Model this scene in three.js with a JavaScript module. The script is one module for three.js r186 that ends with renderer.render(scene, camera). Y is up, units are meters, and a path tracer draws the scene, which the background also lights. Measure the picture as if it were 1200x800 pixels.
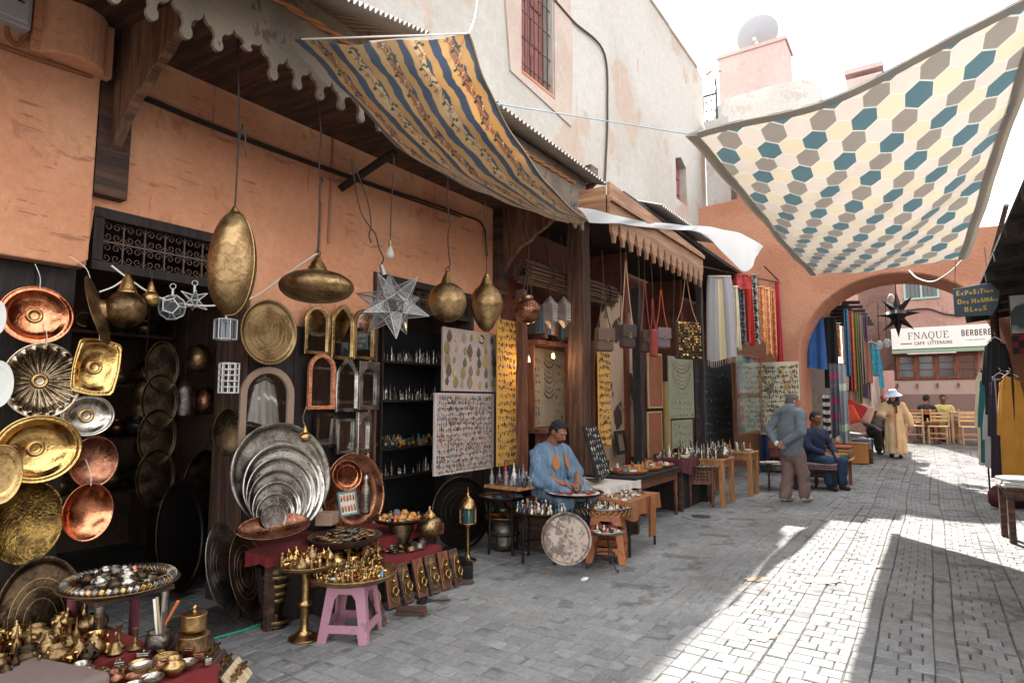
import * as THREE from 'three';
import { mergeGeometries, mergeVertices } from 'three/addons/utils/BufferGeometryUtils.js';
import { RoundedBoxGeometry } from 'three/addons/geometries/RoundedBoxGeometry.js';
import { TextGeometry } from 'three/addons/geometries/TextGeometry.js';
import { FontLoader } from 'three/addons/loaders/FontLoader.js';

// ---------- camera: x = across the street, y = up, -z = along the street ----------
const F = 720, V3 = (x, y, z) => new THREE.Vector3(x, y, z), PI = Math.PI;
const scene = new THREE.Scene();
const camera = new THREE.PerspectiveCamera(2 * Math.atan(400 / F) * 180 / PI, 1.5, 0.05, 500);
camera.rotation.order = 'YXZ';
camera.position.set(0, 1.55, 0);
camera.rotation.set(Math.atan(71 / F), Math.atan(489 / Math.hypot(F, 71)), 0);
camera.updateMatrixWorld(true);

// ---------- sky and sun ----------
const sunDir = V3(-0.302, 1, -0.778).normalize();
{
  const w = 256, h = 128, d = new Float32Array(w * h * 4);
  for (let j = 0; j < h; j++) for (let i = 0; i < w; i++) {
    const phi = ((j + 0.5) / h - 0.5) * PI, th = ((i + 0.5) / w - 0.5) * 2 * PI;
    const v = V3(Math.cos(phi) * Math.cos(th), Math.sin(phi), Math.cos(phi) * Math.sin(th));
    const up = Math.max(0, v.y), c = v.dot(sunDir);
    const glow = 0.55 * Math.pow(Math.max(0, c), 10) + 0.22 * Math.pow(Math.max(0, c), 2);
    const hz = 1 - Math.pow(up, 0.6), k = v.y < 0 ? 0.35 : 1, o = (j * w + i) * 4;
    d[o] = k * (0.44 + 0.3 * hz + glow); d[o + 1] = k * (0.465 + 0.29 * hz + glow); d[o + 2] = k * (0.49 + 0.275 * hz + glow); d[o + 3] = 1;
  }
  const t = new THREE.DataTexture(d, w, h, THREE.RGBAFormat, THREE.FloatType);
  t.mapping = THREE.EquirectangularReflectionMapping; t.magFilter = THREE.LinearFilter; t.needsUpdate = true;
  scene.background = t; scene.environment = t;
}
const sun = new THREE.DirectionalLight(0xfffaf2, 3.2);
sun.position.copy(sunDir).multiplyScalar(40).add(V3(0, 0, -9)); sun.target.position.set(0, 0, -9);
sun.castShadow = true; sun.shadow.mapSize.set(2048, 2048);
Object.assign(sun.shadow.camera, { left: -22, right: 22, top: 22, bottom: -22, near: 1, far: 90 });
scene.add(sun, sun.target);
const renderer = new THREE.WebGLRenderer({ antialias: true });
renderer.toneMapping = THREE.LinearToneMapping;
renderer.toneMappingExposure = 5.8;
renderer.shadowMap.enabled = true;

// ---------- helpers ----------
let seed = 7;
const rnd = () => { seed = (seed * 1664525 + 1013904223) >>> 0; return seed / 4294967296; };
const rr = (a, b) => a + (b - a) * rnd();
const pick = (a) => a[Math.floor(rnd() * a.length)];
const W = (lat, s, h) => V3(lat, h, -s);
const ray = (px, py) => V3((px - 600) / F, -(py - 400) / F, -1).applyQuaternion(camera.quaternion);
const along = (r, t) => r.multiplyScalar(t).add(camera.position);
const atLat = (px, py, lat) => { const r = ray(px, py); return along(r, lat / r.x); };
const atS = (px, py, s) => { const r = ray(px, py); return along(r, -s / r.z); };
const atH = (px, py, h) => { const r = ray(px, py); return along(r, (h - 1.55) / r.y); };
const ground = (s) => (s < 11 ? 0 : s < 21 ? 0.0037 * (s - 11) ** 2 : 0.37);
const names = {};
const numbered = (n) => { const k = names[n] = (names[n] ?? -1) + 1; return k ? n + '_' + String(k).padStart(3, '0') : n; };
// geometry: every piece becomes non-indexed with position, normal, uv
function T(g, x = 0, y = 0, z = 0, rx = 0, ry = 0, rz = 0, sx = 1, sy = sx, sz = sx) {
  g.applyMatrix4(new THREE.Matrix4().compose(V3(x, y, z), new THREE.Quaternion().setFromEuler(new THREE.Euler(rx, ry, rz)), V3(sx, sy, sz)));
  return g;
}
const box = (w, h, d, x = 0, y = 0, z = 0, rx = 0, ry = 0, rz = 0) => T(new THREE.BoxGeometry(w, h, d), x, y, z, rx, ry, rz);
const rbox = (w, h, d, r, x = 0, y = 0, z = 0, rx = 0, ry = 0, rz = 0, seg = 2) => T(new RoundedBoxGeometry(w, h, d, seg, Math.min(r, w / 2.01, h / 2.01, d / 2.01)), x, y, z, rx, ry, rz);
const cyl = (r0, r1, h, x = 0, y = 0, z = 0, n = 16, rx = 0, ry = 0, rz = 0) => T(new THREE.CylinderGeometry(r1, r0, h, n), x, y + h / 2, z, rx, ry, rz);
const sph = (r, x = 0, y = 0, z = 0, sx = 1, sy = 1, sz = 1, n = 16) => T(new THREE.SphereGeometry(r, n, Math.max(6, n * 0.6 | 0)), x, y, z, 0, 0, 0, sx, sy, sz);
const lathe = (pts, n = 32) => new THREE.LatheGeometry(pts.map((p) => new THREE.Vector2(Math.max(p[0], 1e-4), p[1])), n);
const torus = (R, r, x = 0, y = 0, z = 0, rx = PI / 2, ry = 0, rz = 0, n = 20, m = 6, arc = 2 * PI) => T(new THREE.TorusGeometry(R, r, m, n, arc), x, y, z, rx, ry, rz);
const tube = (pts, r, n = 24, m = 6, closed = false) => new THREE.TubeGeometry(new THREE.CatmullRomCurve3(pts.map((p) => (p.isVector3 ? p : V3(...p))), closed), n, r, m, closed);
function rod(a, b, r0, r1 = r0, n = 8) {
  const d = b.clone().sub(a), L = d.length(), g = new THREE.CylinderGeometry(r1, r0, L, n);
  g.translate(0, L / 2, 0);
  g.applyQuaternion(new THREE.Quaternion().setFromUnitVectors(V3(0, 1, 0), d.normalize()));
  return g.translate(a.x, a.y, a.z);
}
const shp = (pts, holes = []) => { const s = new THREE.Shape(pts.map((p) => new THREE.Vector2(p[0], p[1]))); for (const h of holes) s.holes.push(new THREE.Path(h.map((p) => new THREE.Vector2(p[0], p[1])))); return s; };
const ext = (shape, d, bevel = 0, seg = 1) => new THREE.ExtrudeGeometry(shape, { depth: d, bevelEnabled: bevel > 0, bevelSize: bevel, bevelThickness: bevel, bevelSegments: seg, curveSegments: 12 });
const toWall = (g) => g.rotateY(PI / 2);       // (s, h, d) drawn flat becomes a sheet along the street: x = d, z = -s
// grid surface from a function (u, v in 0..1) -> Vector3
function surf(fn, nu, nv, uvS = [1, 1]) {
  const p = [], uv = [], ix = [];
  for (let j = 0; j <= nv; j++) for (let i = 0; i <= nu; i++) { const q = fn(i / nu, j / nv); p.push(q.x, q.y, q.z); uv.push(i / nu * uvS[0], j / nv * uvS[1]); }
  for (let j = 0; j < nv; j++) for (let i = 0; i < nu; i++) { const a = j * (nu + 1) + i, b = a + 1, c = a + nu + 1, d = c + 1; ix.push(a, b, d, a, d, c); }
  const g = new THREE.BufferGeometry();
  g.setAttribute('position', new THREE.Float32BufferAttribute(p, 3)); g.setAttribute('uv', new THREE.Float32BufferAttribute(uv, 2)); g.setIndex(ix);
  g.computeVertexNormals();
  return g;
}
// a cloth with thickness: two skins a few mm apart, closed round the rim
function sheet(fn, nu, nv, th, uvS) {
  const c = (u, v) => fn(u, v), e = 1e-3;
  const nrm = (u, v) => { const a = c(Math.min(1, u + e), v).sub(c(Math.max(0, u - e), v)), b = c(u, Math.min(1, v + e)).sub(c(u, Math.max(0, v - e))); return a.cross(b).normalize(); };
  const top = surf((u, v) => c(u, v).addScaledVector(nrm(u, v), th / 2), nu, nv, uvS);
  const bot = surf((u, v) => c(1 - u, v).addScaledVector(nrm(1 - u, v), -th / 2), nu, nv, uvS);
  const bu = bot.attributes.uv; for (let i = 0; i < bu.count; i++) bu.setX(i, uvS[0] - bu.getX(i));
  const rim = [];
  for (const [f, n] of [[(t) => [t, 0], nu], [(t) => [1, t], nv], [(t) => [1 - t, 1], nu], [(t) => [0, 1 - t], nv]])
    rim.push(surf((u, v) => { const [a, b] = f(u); return c(a, b).addScaledVector(nrm(a, b), (v - 0.5) * -th); }, n, 1, [1, 0.01]));
  return [top, bot, ...rim];
}
function flat(g) {
  if (g.index) g = g.toNonIndexed();
  for (const k of Object.keys(g.attributes)) if (!['position', 'normal', 'uv', 'color'].includes(k)) g.deleteAttribute(k);
  if (!g.attributes.normal) g.computeVertexNormals();
  if (!g.attributes.uv) g.setAttribute('uv', new THREE.Float32BufferAttribute(new Float32Array(g.attributes.position.count * 2), 2));
  g.morphAttributes = {};
  return g;
}
// uv in metres from the dominant direction of each face
function metreUV(g) {
  const p = g.attributes.position, uv = g.attributes.uv, a = V3(), b = V3(), c = V3();
  for (let i = 0; i < p.count; i += 3) {
    a.fromBufferAttribute(p, i); b.fromBufferAttribute(p, i + 1); c.fromBufferAttribute(p, i + 2);
    const n = b.clone().sub(a).cross(c.clone().sub(a)), ax = Math.abs(n.x), ay = Math.abs(n.y), az = Math.abs(n.z);
    for (const [k, q] of [[0, a], [1, b], [2, c]]) {
      if (ax >= ay && ax >= az) uv.setXY(i + k, q.z, q.y); else if (ay >= az) uv.setXY(i + k, q.x, q.z); else uv.setXY(i + k, q.x, q.y);
    }
  }
  return g;
}
function merged(geos, mat) {
  geos = (Array.isArray(geos) ? geos : [geos]).flat(3);
  let list = geos.map(flat);
  const col = list.some((g) => g.attributes.color);
  if (col) for (const g of list) if (!g.attributes.color) g.setAttribute('color', new THREE.Float32BufferAttribute(new Float32Array(g.attributes.position.count * 3).fill(1), 3));
  const g = list.length > 1 ? mergeGeometries(list) : list[0];
  if (mat && mat.userData.metres) metreUV(g);
  return g;
}
function mesh(name, geos, mat, parent = scene) {
  const m = new THREE.Mesh(geos.isBufferGeometry && geos.userData.done ? geos : merged(geos, mat), mat);
  m.geometry.userData.done = true;
  m.name = parent === scene ? numbered(name) : name;
  m.castShadow = m.receiveShadow = true;
  parent.add(m);
  return m;
}
function tag(o, label, category, group, kind) {
  if (label) o.userData.label = label;
  if (category) o.userData.category = category;
  if (group) o.userData.group = group;
  if (kind) o.userData.kind = kind;
  return o;
}
function thing(name, label, category, pos = V3(0, 0, 0), turn = 0, group) {
  const o = new THREE.Group(); o.name = numbered(name); scene.add(o);
  o.position.copy(pos); o.rotation.y = turn;
  return tag(o, label, category, group);
}
function copy(o, pos, turn, label, group) {
  const c = o.clone(); c.name = numbered(o.name.replace(/_\d{3}$/, '')); scene.add(c);
  c.userData = { ...o.userData };
  if (pos) c.position.copy(pos);
  if (turn !== undefined) c.rotation.y = turn;
  if (label) c.userData.label = label;
  if (group) c.userData.group = group;
  return c;
}
const stuff = (m) => { m.userData.kind = 'stuff'; return m; };
const struct = (name, geos, mat) => tag(mesh(name, geos, mat), null, null, null, 'structure');

// ---------- textures ----------
const NN = 512;
function noiseField(cells, octaves, gain = 0.5, cellsY = cells) {
  const out = new Float32Array(NN * NN);
  let amp = 1, tot = 0;
  for (let o = 0; o < octaves; o++, amp *= gain) {
    const c = cells * 2 ** o, cy = cellsY * 2 ** o, g = new Float32Array(c * cy).map(() => rnd());
    tot += amp;
    for (let y = 0; y < NN; y++) {
      const fy = y / NN * cy, y0 = fy | 0, ty = fy - y0, sy = ty * ty * (3 - 2 * ty), r0 = y0 % cy * c, r1 = (y0 + 1) % cy * c;
      for (let x = 0; x < NN; x++) {
        const fx = x / NN * c, x0 = fx | 0, tx = fx - x0, sx = tx * tx * (3 - 2 * tx), a = x0 % c, b = (x0 + 1) % c;
        out[y * NN + x] += amp * ((g[r0 + a] * (1 - sx) + g[r0 + b] * sx) * (1 - sy) + (g[r1 + a] * (1 - sx) + g[r1 + b] * sx) * sy);
      }
    }
  }
  return out.map((v) => v / tot);
}
const nA = noiseField(3, 7), nB = noiseField(5, 6), nC = noiseField(24, 4, 0.6), nD = noiseField(64, 3, 0.7), nW = noiseField(2, 4, 0.6, 26), nV = noiseField(26, 4, 0.6, 2);
const fld = (f, x, y) => f[(((y | 0) % NN + NN) % NN) * NN + (((x | 0) % NN + NN) % NN)];
const clamp = (v, a = 0, b = 1) => Math.min(b, Math.max(a, v));
const sst = (a, b, v) => { const t = clamp((v - a) / (b - a)); return t * t * (3 - 2 * t); };
const mix = (a, b, t) => a.map((v, i) => v + (b[i] - v) * t);
function tex(fn, metres = 1, srgb = true, w = NN, h = w) {
  const d = new Uint8Array(w * h * 4);
  for (let y = 0; y < h; y++) for (let x = 0; x < w; x++) {
    const c = fn(x * NN / w, y * NN / h), o = (y * w + x) * 4;
    if (typeof c === 'number') d[o] = d[o + 1] = d[o + 2] = clamp(c) * 255; else for (let k = 0; k < 3; k++) d[o + k] = clamp(c[k]) * 255;
    d[o + 3] = 255;
  }
  const t = new THREE.DataTexture(d, w, h, THREE.RGBAFormat);
  t.wrapS = t.wrapT = THREE.RepeatWrapping; t.magFilter = THREE.LinearFilter; t.minFilter = THREE.LinearMipmapLinearFilter; t.generateMipmaps = true;
  if (srgb) t.colorSpace = THREE.SRGBColorSpace;
  t.repeat.set(1 / (metres[0] ?? metres), 1 / (metres[1] ?? metres)); t.needsUpdate = true;
  return t;
}
const M = {};
const mat = (p, metres = false) => { const m = new THREE.MeshStandardMaterial({ roughness: 0.8, ...p }); m.userData.metres = metres; return m; };
const phys = (p, metres = false) => { const m = new THREE.MeshPhysicalMaterial({ roughness: 0.8, ...p }); m.userData.metres = metres; return m; };
const rgb = (r, g, b) => [r / 255, g / 255, b / 255];
const C = (r, g, b) => new THREE.Color().setRGB(r / 255, g / 255, b / 255, THREE.SRGBColorSpace);
const bumpFine = tex((x, y) => 0.6 * fld(nC, x, y) + 0.4 * fld(nD, x, y), 0.6, false);
const bumpHammer = tex((x, y) => fld(nC, x, y), 0.32, false);
// plaster
const plasterTex = (c0, c1, c2, m, k = 0.55) => tex((x, y) => {
  const a = fld(nA, x, y), b = fld(nB, x * 2, y * 2), s = fld(nC, x * 2, y);
  let c = mix(c0, c1, sst(0.35, 0.65, a)); c = mix(c, c2, 0.8 * sst(k, k + 0.08, b * 0.6 + s * 0.4)); const g = 0.94 + 0.12 * fld(nD, x, y);
  return c.map((v) => v * g);
}, m);
M.orange = mat({ map: tex((x, y) => { const a = fld(nA, x, y), b = fld(nB, x * 2, y * 2), s = fld(nC, x * 2, y), st = fld(nV, x, y); let c = mix(rgb(218, 158, 122), rgb(206, 142, 106), sst(0.35, 0.65, a)); c = mix(c, rgb(182, 120, 90), 0.7 * sst(0.6, 0.7, b * 0.6 + s * 0.4)); c = mix(c, rgb(150, 98, 74), 0.5 * sst(0.66, 0.74, st) * sst(0.45, 0.6, b)); c = mix(c, rgb(138, 92, 70), 0.6 * sst(0.71, 0.73, fld(nW, x * 5, y * 5)) * sst(0.5, 0.56, fld(nB, x, y))); const g = 0.94 + 0.12 * fld(nD, x, y); return c.map((v) => v * g); }, 2.6, true, 1024), bumpMap: bumpFine, bumpScale: 0.006, roughness: 0.92 }, true);
M.white = mat({ map: tex((x, y) => {
  const a = fld(nA, x, y), b = fld(nB, x, y), s = fld(nV, x, y), g = 0.95 + 0.1 * fld(nD, x, y);
  let c = mix(rgb(170, 165, 158), rgb(160, 153, 144), sst(0.35, 0.7, a));
  c = mix(c, rgb(162, 144, 130), sst(0.56, 0.6, a * 0.45 + b * 0.55)); c = mix(c, rgb(160, 132, 112), 0.5 * sst(0.6, 0.75, s) * sst(0.45, 0.6, b));
  return c.map((v) => v * g);
}, [5.2, 5.2]), bumpMap: bumpFine, bumpScale: 0.01, roughness: 0.95 }, true);
M.adobe = mat({ map: plasterTex(rgb(178, 126, 98), rgb(166, 112, 86), rgb(130, 88, 68), 2.1, 0.66), bumpMap: bumpFine, bumpScale: 0.02, roughness: 0.95 }, true);
M.pink = mat({ map: plasterTex(rgb(184, 160, 154), rgb(178, 153, 146), rgb(170, 146, 138), 3.1), bumpMap: bumpFine, bumpScale: 0.005, roughness: 0.95 }, true);
M.cafePink = mat({ map: plasterTex(rgb(166, 134, 124), rgb(158, 126, 116), rgb(146, 116, 106), 3.1), roughness: 0.95 }, true);
M.cream = mat({ map: plasterTex(rgb(180, 175, 169), rgb(172, 166, 160), rgb(162, 154, 146), 3.1), bumpMap: bumpFine, bumpScale: 0.005, roughness: 0.95 }, true);
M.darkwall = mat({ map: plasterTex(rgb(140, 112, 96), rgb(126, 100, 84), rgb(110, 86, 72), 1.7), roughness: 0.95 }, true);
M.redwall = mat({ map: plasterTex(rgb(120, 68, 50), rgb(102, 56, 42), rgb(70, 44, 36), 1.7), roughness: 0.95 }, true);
M.stainwall = mat({ map: tex((x, y) => { const a = fld(nA, x, y), g = 0.95 + 0.1 * fld(nD, x, y); return mix(rgb(190, 160, 135), rgb(74, 54, 48), sst(0.55, 0.6, a * 0.6 + fld(nB, x, y) * 0.4)).map((v) => v * g); }, 1.3), roughness: 0.95 }, true);
// wood
const woodTex = (c0, c1, m) => tex((x, y) => { const s = fld(nW, x, y + 24 * fld(nA, x, y)), f = fld(nW, x + 99, y * 3); return mix(c0, c1, sst(0.3, 0.7, s)).map((v) => v * (0.8 + 0.4 * f)); }, m);
const woodV = (c0, c1, m) => tex((x, y) => { const s = fld(nV, x + 24 * fld(nA, x, y), y), f = fld(nV, x * 3, y + 99); return mix(c0, c1, sst(0.3, 0.7, s)).map((v) => v * (0.8 + 0.4 * f)); }, m);
const wb = (v) => tex((x, y) => (v ? fld(nV, x * 2, y) : fld(nW, x, y * 2)), 0.5, false);
const wbV = wb(true), wbH = wb(false);
M.darkwoodV = mat({ map: woodV(rgb(96, 66, 50), rgb(58, 40, 32), 0.8), bumpMap: wbV, bumpScale: 0.004, roughness: 0.75 }, true);
M.darkwood = mat({ map: woodTex(rgb(92, 62, 46), rgb(54, 37, 30), 0.8), bumpMap: wbH, bumpScale: 0.004, roughness: 0.75 }, true);
M.blackwood = mat({ map: woodV(rgb(48, 36, 32), rgb(28, 22, 20), 0.8), bumpMap: wbV, bumpScale: 0.003, roughness: 0.8 }, true);
M.redwood = mat({ map: woodV(rgb(122, 74, 50), rgb(84, 48, 34), 0.7), bumpMap: wbV, bumpScale: 0.002, roughness: 0.6 }, true);
M.lightwood = mat({ map: woodV(rgb(176, 124, 78), rgb(146, 98, 58), 0.6), bumpMap: wbV, bumpScale: 0.0015, roughness: 0.55 }, true);
M.palewood = mat({ map: woodV(rgb(196, 174, 144), rgb(172, 146, 114), 0.6), roughness: 0.7 }, true);
M.fasciawood = mat({ map: woodTex(rgb(150, 110, 78), rgb(120, 82, 56), 1.1), bumpMap: wbH, bumpScale: 0.002, roughness: 0.8 }, true);
M.greyboard = mat({ map: plasterTex(rgb(118, 104, 90), rgb(100, 88, 76), rgb(70, 58, 50), 1.1, 0.58), bumpMap: bumpFine, bumpScale: 0.003, roughness: 0.9 }, true);
// metals
const metal = (c0, c1, m, r0, r1, bump = 0.0008, hammered = false) => mat({ map: tex((x, y) => mix(c0, c1, sst(0.35, 0.68, fld(nA, x, y) * 0.6 + fld(nC, x, y) * 0.4)), m), metalness: 1, roughness: 1,
  roughnessMap: tex((x, y) => r0 + (r1 - r0) * sst(0.3, 0.7, fld(nB, x, y) * 0.7 + fld(nD, x, y) * 0.3), m, false, 256), bumpMap: hammered ? bumpHammer : bumpFine, bumpScale: bump }, true);
M.brass = metal(rgb(196, 164, 112), rgb(156, 122, 78), 0.5, 0.22, 0.42);
M.brassOld = metal(rgb(176, 146, 104), rgb(122, 96, 66), 0.35, 0.34, 0.56, 0.0015, true);
M.brassShiny = metal(rgb(208, 172, 108), rgb(180, 140, 84), 0.5, 0.12, 0.24, 0.001, true);
M.copper = metal(rgb(214, 142, 104), rgb(178, 104, 74), 0.5, 0.12, 0.28, 0.001, true);
M.copperDark = metal(rgb(170, 116, 90), rgb(110, 72, 58), 0.4, 0.25, 0.45, 0.0015, true);
M.silver = metal(rgb(190, 184, 174), rgb(146, 138, 128), 0.4, 0.2, 0.42);
M.silverOld = metal(rgb(150, 142, 132), rgb(96, 88, 80), 0.3, 0.35, 0.6, 0.0015, true);
M.bronze = metal(rgb(96, 78, 58), rgb(52, 42, 34), 0.3, 0.35, 0.6, 0.0015, true);
M.iron = mat({ color: C(58, 54, 52), metalness: 0.6, roughness: 0.6 });
M.ironRust = mat({ color: C(84, 66, 54), metalness: 0.4, roughness: 0.8 });
M.wire = mat({ color: C(60, 48, 42), metalness: 0.3, roughness: 0.7 });
M.rope = mat({ color: C(222, 216, 204), roughness: 0.9 });
M.blackmetal = mat({ color: C(28, 27, 27), metalness: 0.5, roughness: 0.5 });
M.tin = metal(rgb(196, 190, 184), rgb(160, 152, 146), 0.8, 0.4, 0.6);
const plain = (r, g, b, rough = 0.8, extra = {}) => mat({ color: C(r, g, b), roughness: rough, ...extra });
const weave = tex((x, y) => 0.86 + 0.14 * fld(nD, x, y) + 0.12 * (fld(nA, x, y) - 0.5), 0.5, true, 256);
const cloth = (r, g, b, extra = {}) => mat({ map: weave, color: C(r, g, b).multiplyScalar(1.15), bumpMap: bumpFine, bumpScale: 0.002, roughness: 0.95, ...extra }, true);
M.red = cloth(108, 27, 27); M.glass = phys({ color: 0xffffff, transmission: 1, roughness: 0.04, thickness: 0 });
M.mirror = mat({ color: C(208, 212, 212), metalness: 1, roughness: 0.03 });
M.black = plain(14, 13, 13); M.rubber = plain(24, 24, 26, 0.6);
// ================= ground and paving =================
M.joint = mat({ map: plasterTex(rgb(84, 81, 78), rgb(66, 64, 62), rgb(50, 48, 46), 0.9), roughness: 1 }, true);
{
  const ss = [-30, 0, 11, 13, 15, 17, 19, 21, 26, 200], xs = [-120, -8, 8, 120], gs = [];
  for (let i = 0; i < ss.length - 1; i++) for (let k = 0; k < 3; k++)
    gs.push(surf((u, v) => { const s = ss[i] + (ss[i + 1] - ss[i]) * v; return V3(xs[k] + (xs[k + 1] - xs[k]) * u, ground(s) - 0.009, -s); }, 1, 1));
  struct('ground', gs, M.joint);
}
{
  // tumbled pavers: narrow bands one stone wide between broad bands in broken bond, rows across the street
  const stoneTex = tex((x, y) => { const X = x, Y = y; let g = 0.84 + 0.22 * (fld(nC, X * 4, Y * 4) - 0.5) + 0.16 * (fld(nD, X * 4, Y * 4) - 0.5) + 0.3 * (fld(nA, X, Y) - 0.5); const st = sst(0.6, 0.68, fld(nB, X * 2, Y * 2)); g *= 1 - 0.22 * st; return [0.58 * g, (0.575 - 0.008 * st) * g, (0.57 - 0.02 * st) * g]; }, 2.4, true, 1024);
  const stoneMats = [0.88, 1, 1.08, 0.95, 1.03].map((k, i) => mat({ map: stoneTex, color: new THREE.Color().setRGB(k * [1, 1, 0.99, 1.03, 1][i], k, k * [1, 1.02, 1, 0.97, 1.01][i]), bumpMap: bumpFine, bumpScale: 0.003, roughness: 0.86 }, true));
  const unit = (j) => {                                   // a paver 1 x 1 with worn edges; top at y = 0
    const e = 0.026, d = 0.14, q = [[-0.5, -0.5], [0.5, -0.5], [0.5, 0.5], [-0.5, 0.5]].map(([x, z]) => [x + (rnd() - 0.5) * 0.05, z + (rnd() - 0.5) * 0.05]);
    const top = q.map(([x, z]) => V3(x * (1 - 2 * e * 1.7), (rnd() - 0.5) * 0.001, z * (1 - 2 * e * 1.7))), mid = q.map(([x, z]) => V3(x, -0.005, z)), bot = q.map(([x, z]) => V3(x, -0.03, z));
    const p = [], tri = (a, b, c) => p.push(...a.toArray(), ...b.toArray(), ...c.toArray());
    tri(top[0], top[2], top[1]); tri(top[0], top[3], top[2]);
    for (const [A, B] of [[top, mid], [mid, bot]]) for (let k = 0; k < 4; k++) { const n = (k + 1) % 4; tri(A[k], B[n], B[k]); tri(A[k], A[n], B[n]); }
    const g = new THREE.BufferGeometry(); g.setAttribute('position', new THREE.Float32BufferAttribute(p, 3)); g.computeVertexNormals();
    return flat(g);
  };
  const variants = Array.from({ length: 14 }, (_, j) => unit(j));
  const rows = [], N = 0.125, B = 0.308, lane0 = -0.059, v = V3();
  for (let s = 1.6; s < 20; s += 0.122) {
    const row = Math.round((s - 1.6) / 0.122);
    for (let k = -13; k < 5; k++) {
      const x0 = lane0 + k * (N + B);                      // a narrow band, then a broad band
      const cuts = [[x0, N]];
      let a = x0 + N, rest = B, m = B / 2.5;
      const first = (row + k) % 2 ? m : m / 2;
      const seq = rnd() < 0.12 ? [m * 1.5, m] : first === m ? [m, m, m / 2] : [m / 2, m, m];
      for (const w of seq) { cuts.push([a, w]); a += w; }
      for (const [x, w] of cuts) {
        const wob = 0.02 * Math.sin(s * 0.9 + k * 0.7) * sst(6, 12, s) + 0.006 * Math.sin(s * 2.1 + k);
        v.set(x + w / 2 + wob, ground(s) + (rnd() - 0.5) * 0.005 - (rnd() < 0.03 ? 0.005 : 0), -s - 0.061);
        const q = v.clone().project(camera), px = (q.x + 1) * 600, py = (1 - q.y) * 400, vis = q.z < 1 && px > -20 && px < 1220 && py < 812;
        if (!vis && (px < -300 || px > 1600)) continue;
        rows.push({ p: v.clone(), w: w - (x < -1.3 ? rr(0.004, 0.009) : w === N ? rr(0.009, 0.015) : rr(0.004, 0.011)), d: 0.122 - (x < -1.3 ? rr(0.004, 0.008) : rr(0.003, 0.008)), big: px > 20 && px < 1180 && py > 600 && py < 792 && !(px < 560 && py < 740 - (px - 300) * 0.1) ? (py - 471) * (w > 0.1 ? 1 : 0.5) : 0, t: rnd(), tilt: [(rnd() - 0.5) * 0.035, (rnd() - 0.5) * 0.035], yaw: (rnd() - 0.5) * 0.03 });
      }
    }
  }
  const order = rows.slice().sort((a, b) => b.big - a.big);
  const pav = new THREE.Group(); pav.name = 'pavement'; pav.userData.kind = 'structure'; scene.add(pav);
  const geoOf = (r) => variants[Math.floor(r.t * 997) % 14];
  for (const r of order.slice(0, 300)) {
    const m = new THREE.Mesh(geoOf(r), stoneMats[Math.floor(r.t * 5)]);
    m.name = 'paver'; m.position.copy(r.p); m.scale.set(r.w, 1, r.d); m.rotation.set(r.tilt[0], r.yaw, r.tilt[1]); m.receiveShadow = m.castShadow = true; pav.add(m);
  }
  const lots = [[], [], [], [], []];
  for (const r of order.slice(300)) lots[Math.floor(r.t * 5)].push(T(geoOf(r).clone(), r.p.x, r.p.y, r.p.z, r.tilt[0], r.yaw, r.tilt[1], r.w, 1, r.d));
  lots.forEach((l, i) => stuff(mesh('pavers', l, stoneMats[i], pav)));
  // uv of the single pavers: world metres would need a copy each, so their shared shape carries a scaled patch
  for (const g of variants) { metreUV(g); const uv = g.attributes.uv, ox = rr(0, 2.4), oy = rr(0, 2.4); for (let i = 0; i < uv.count; i++) uv.setXY(i, uv.getX(i) * 0.13 + ox, uv.getY(i) * 0.12 + oy); }
  struct('joint_sand', surf((u, v) => V3(-5.6 + u * (4.26 + 0.14 * Math.sin(v * 23) + 0.08 * Math.sin(v * 61)), -0.005, -1.2 - v * 9.6), 1, 70), mat({ map: plasterTex(rgb(132, 128, 124), rgb(112, 108, 104), rgb(92, 88, 84), 0.9), roughness: 1 }, true));
  for (const [x, y, r] of [[884, 678, 0.16], [966, 680, 0.22], [895, 746, 0.14], [1034, 664, 0.1]]) {
    const c = atH(x, y, 0.0065), sh = []; for (let i = 0; i < 22; i++) { const a = i / 22 * 2 * PI, q = r * rr(0.45, 1); sh.push([Math.cos(a) * q, Math.sin(a) * q * 0.6]); }
    const m = mesh('sand_patch', new THREE.ShapeGeometry(shp(sh)).rotateX(-PI / 2).rotateY(rnd() * 3).translate(c.x, c.y, c.z), mat({ color: C(150, 132, 112), roughness: 1, bumpMap: bumpFine, bumpScale: 0.004 })); m.userData.kind = 'stuff'; m.userData.label = 'thin patch of tan sand swept over the paving';
  }
  // round manhole cover and a square drain grate, flush with the stones
  const mp = atH(822, 606, 0);
  const mh = new THREE.Group(); mh.name = 'manhole'; mh.position.copy(mp); mh.userData = { kind: 'structure' }; scene.add(mh);
  mesh('collar', T(new THREE.CylinderGeometry(0.26, 0.26, 0.012, 40), 0, 0.003, 0), plain(120, 118, 116, 0.9), mh);
  mesh('cover', T(new THREE.CylinderGeometry(0.13, 0.13, 0.012, 32), 0, 0.008, 0), plain(46, 45, 46, 0.6), mh);
  const gp = atH(255, 728, 0), bars = [];
  for (let i = 0; i < 15; i++) { bars.push(box(0.012, 0.01, 0.6, -0.28 + i * 0.04, 0.008, 0)); bars.push(box(0.6, 0.008, 0.01, 0, 0.007, -0.28 + i * 0.04)); }
  const gd = new THREE.Group(); gd.name = 'drain_grate'; gd.position.copy(gp); gd.userData = { kind: 'structure' }; scene.add(gd);
  mesh('bars', bars, plain(70, 66, 64, 0.7), gd);
}
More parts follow.
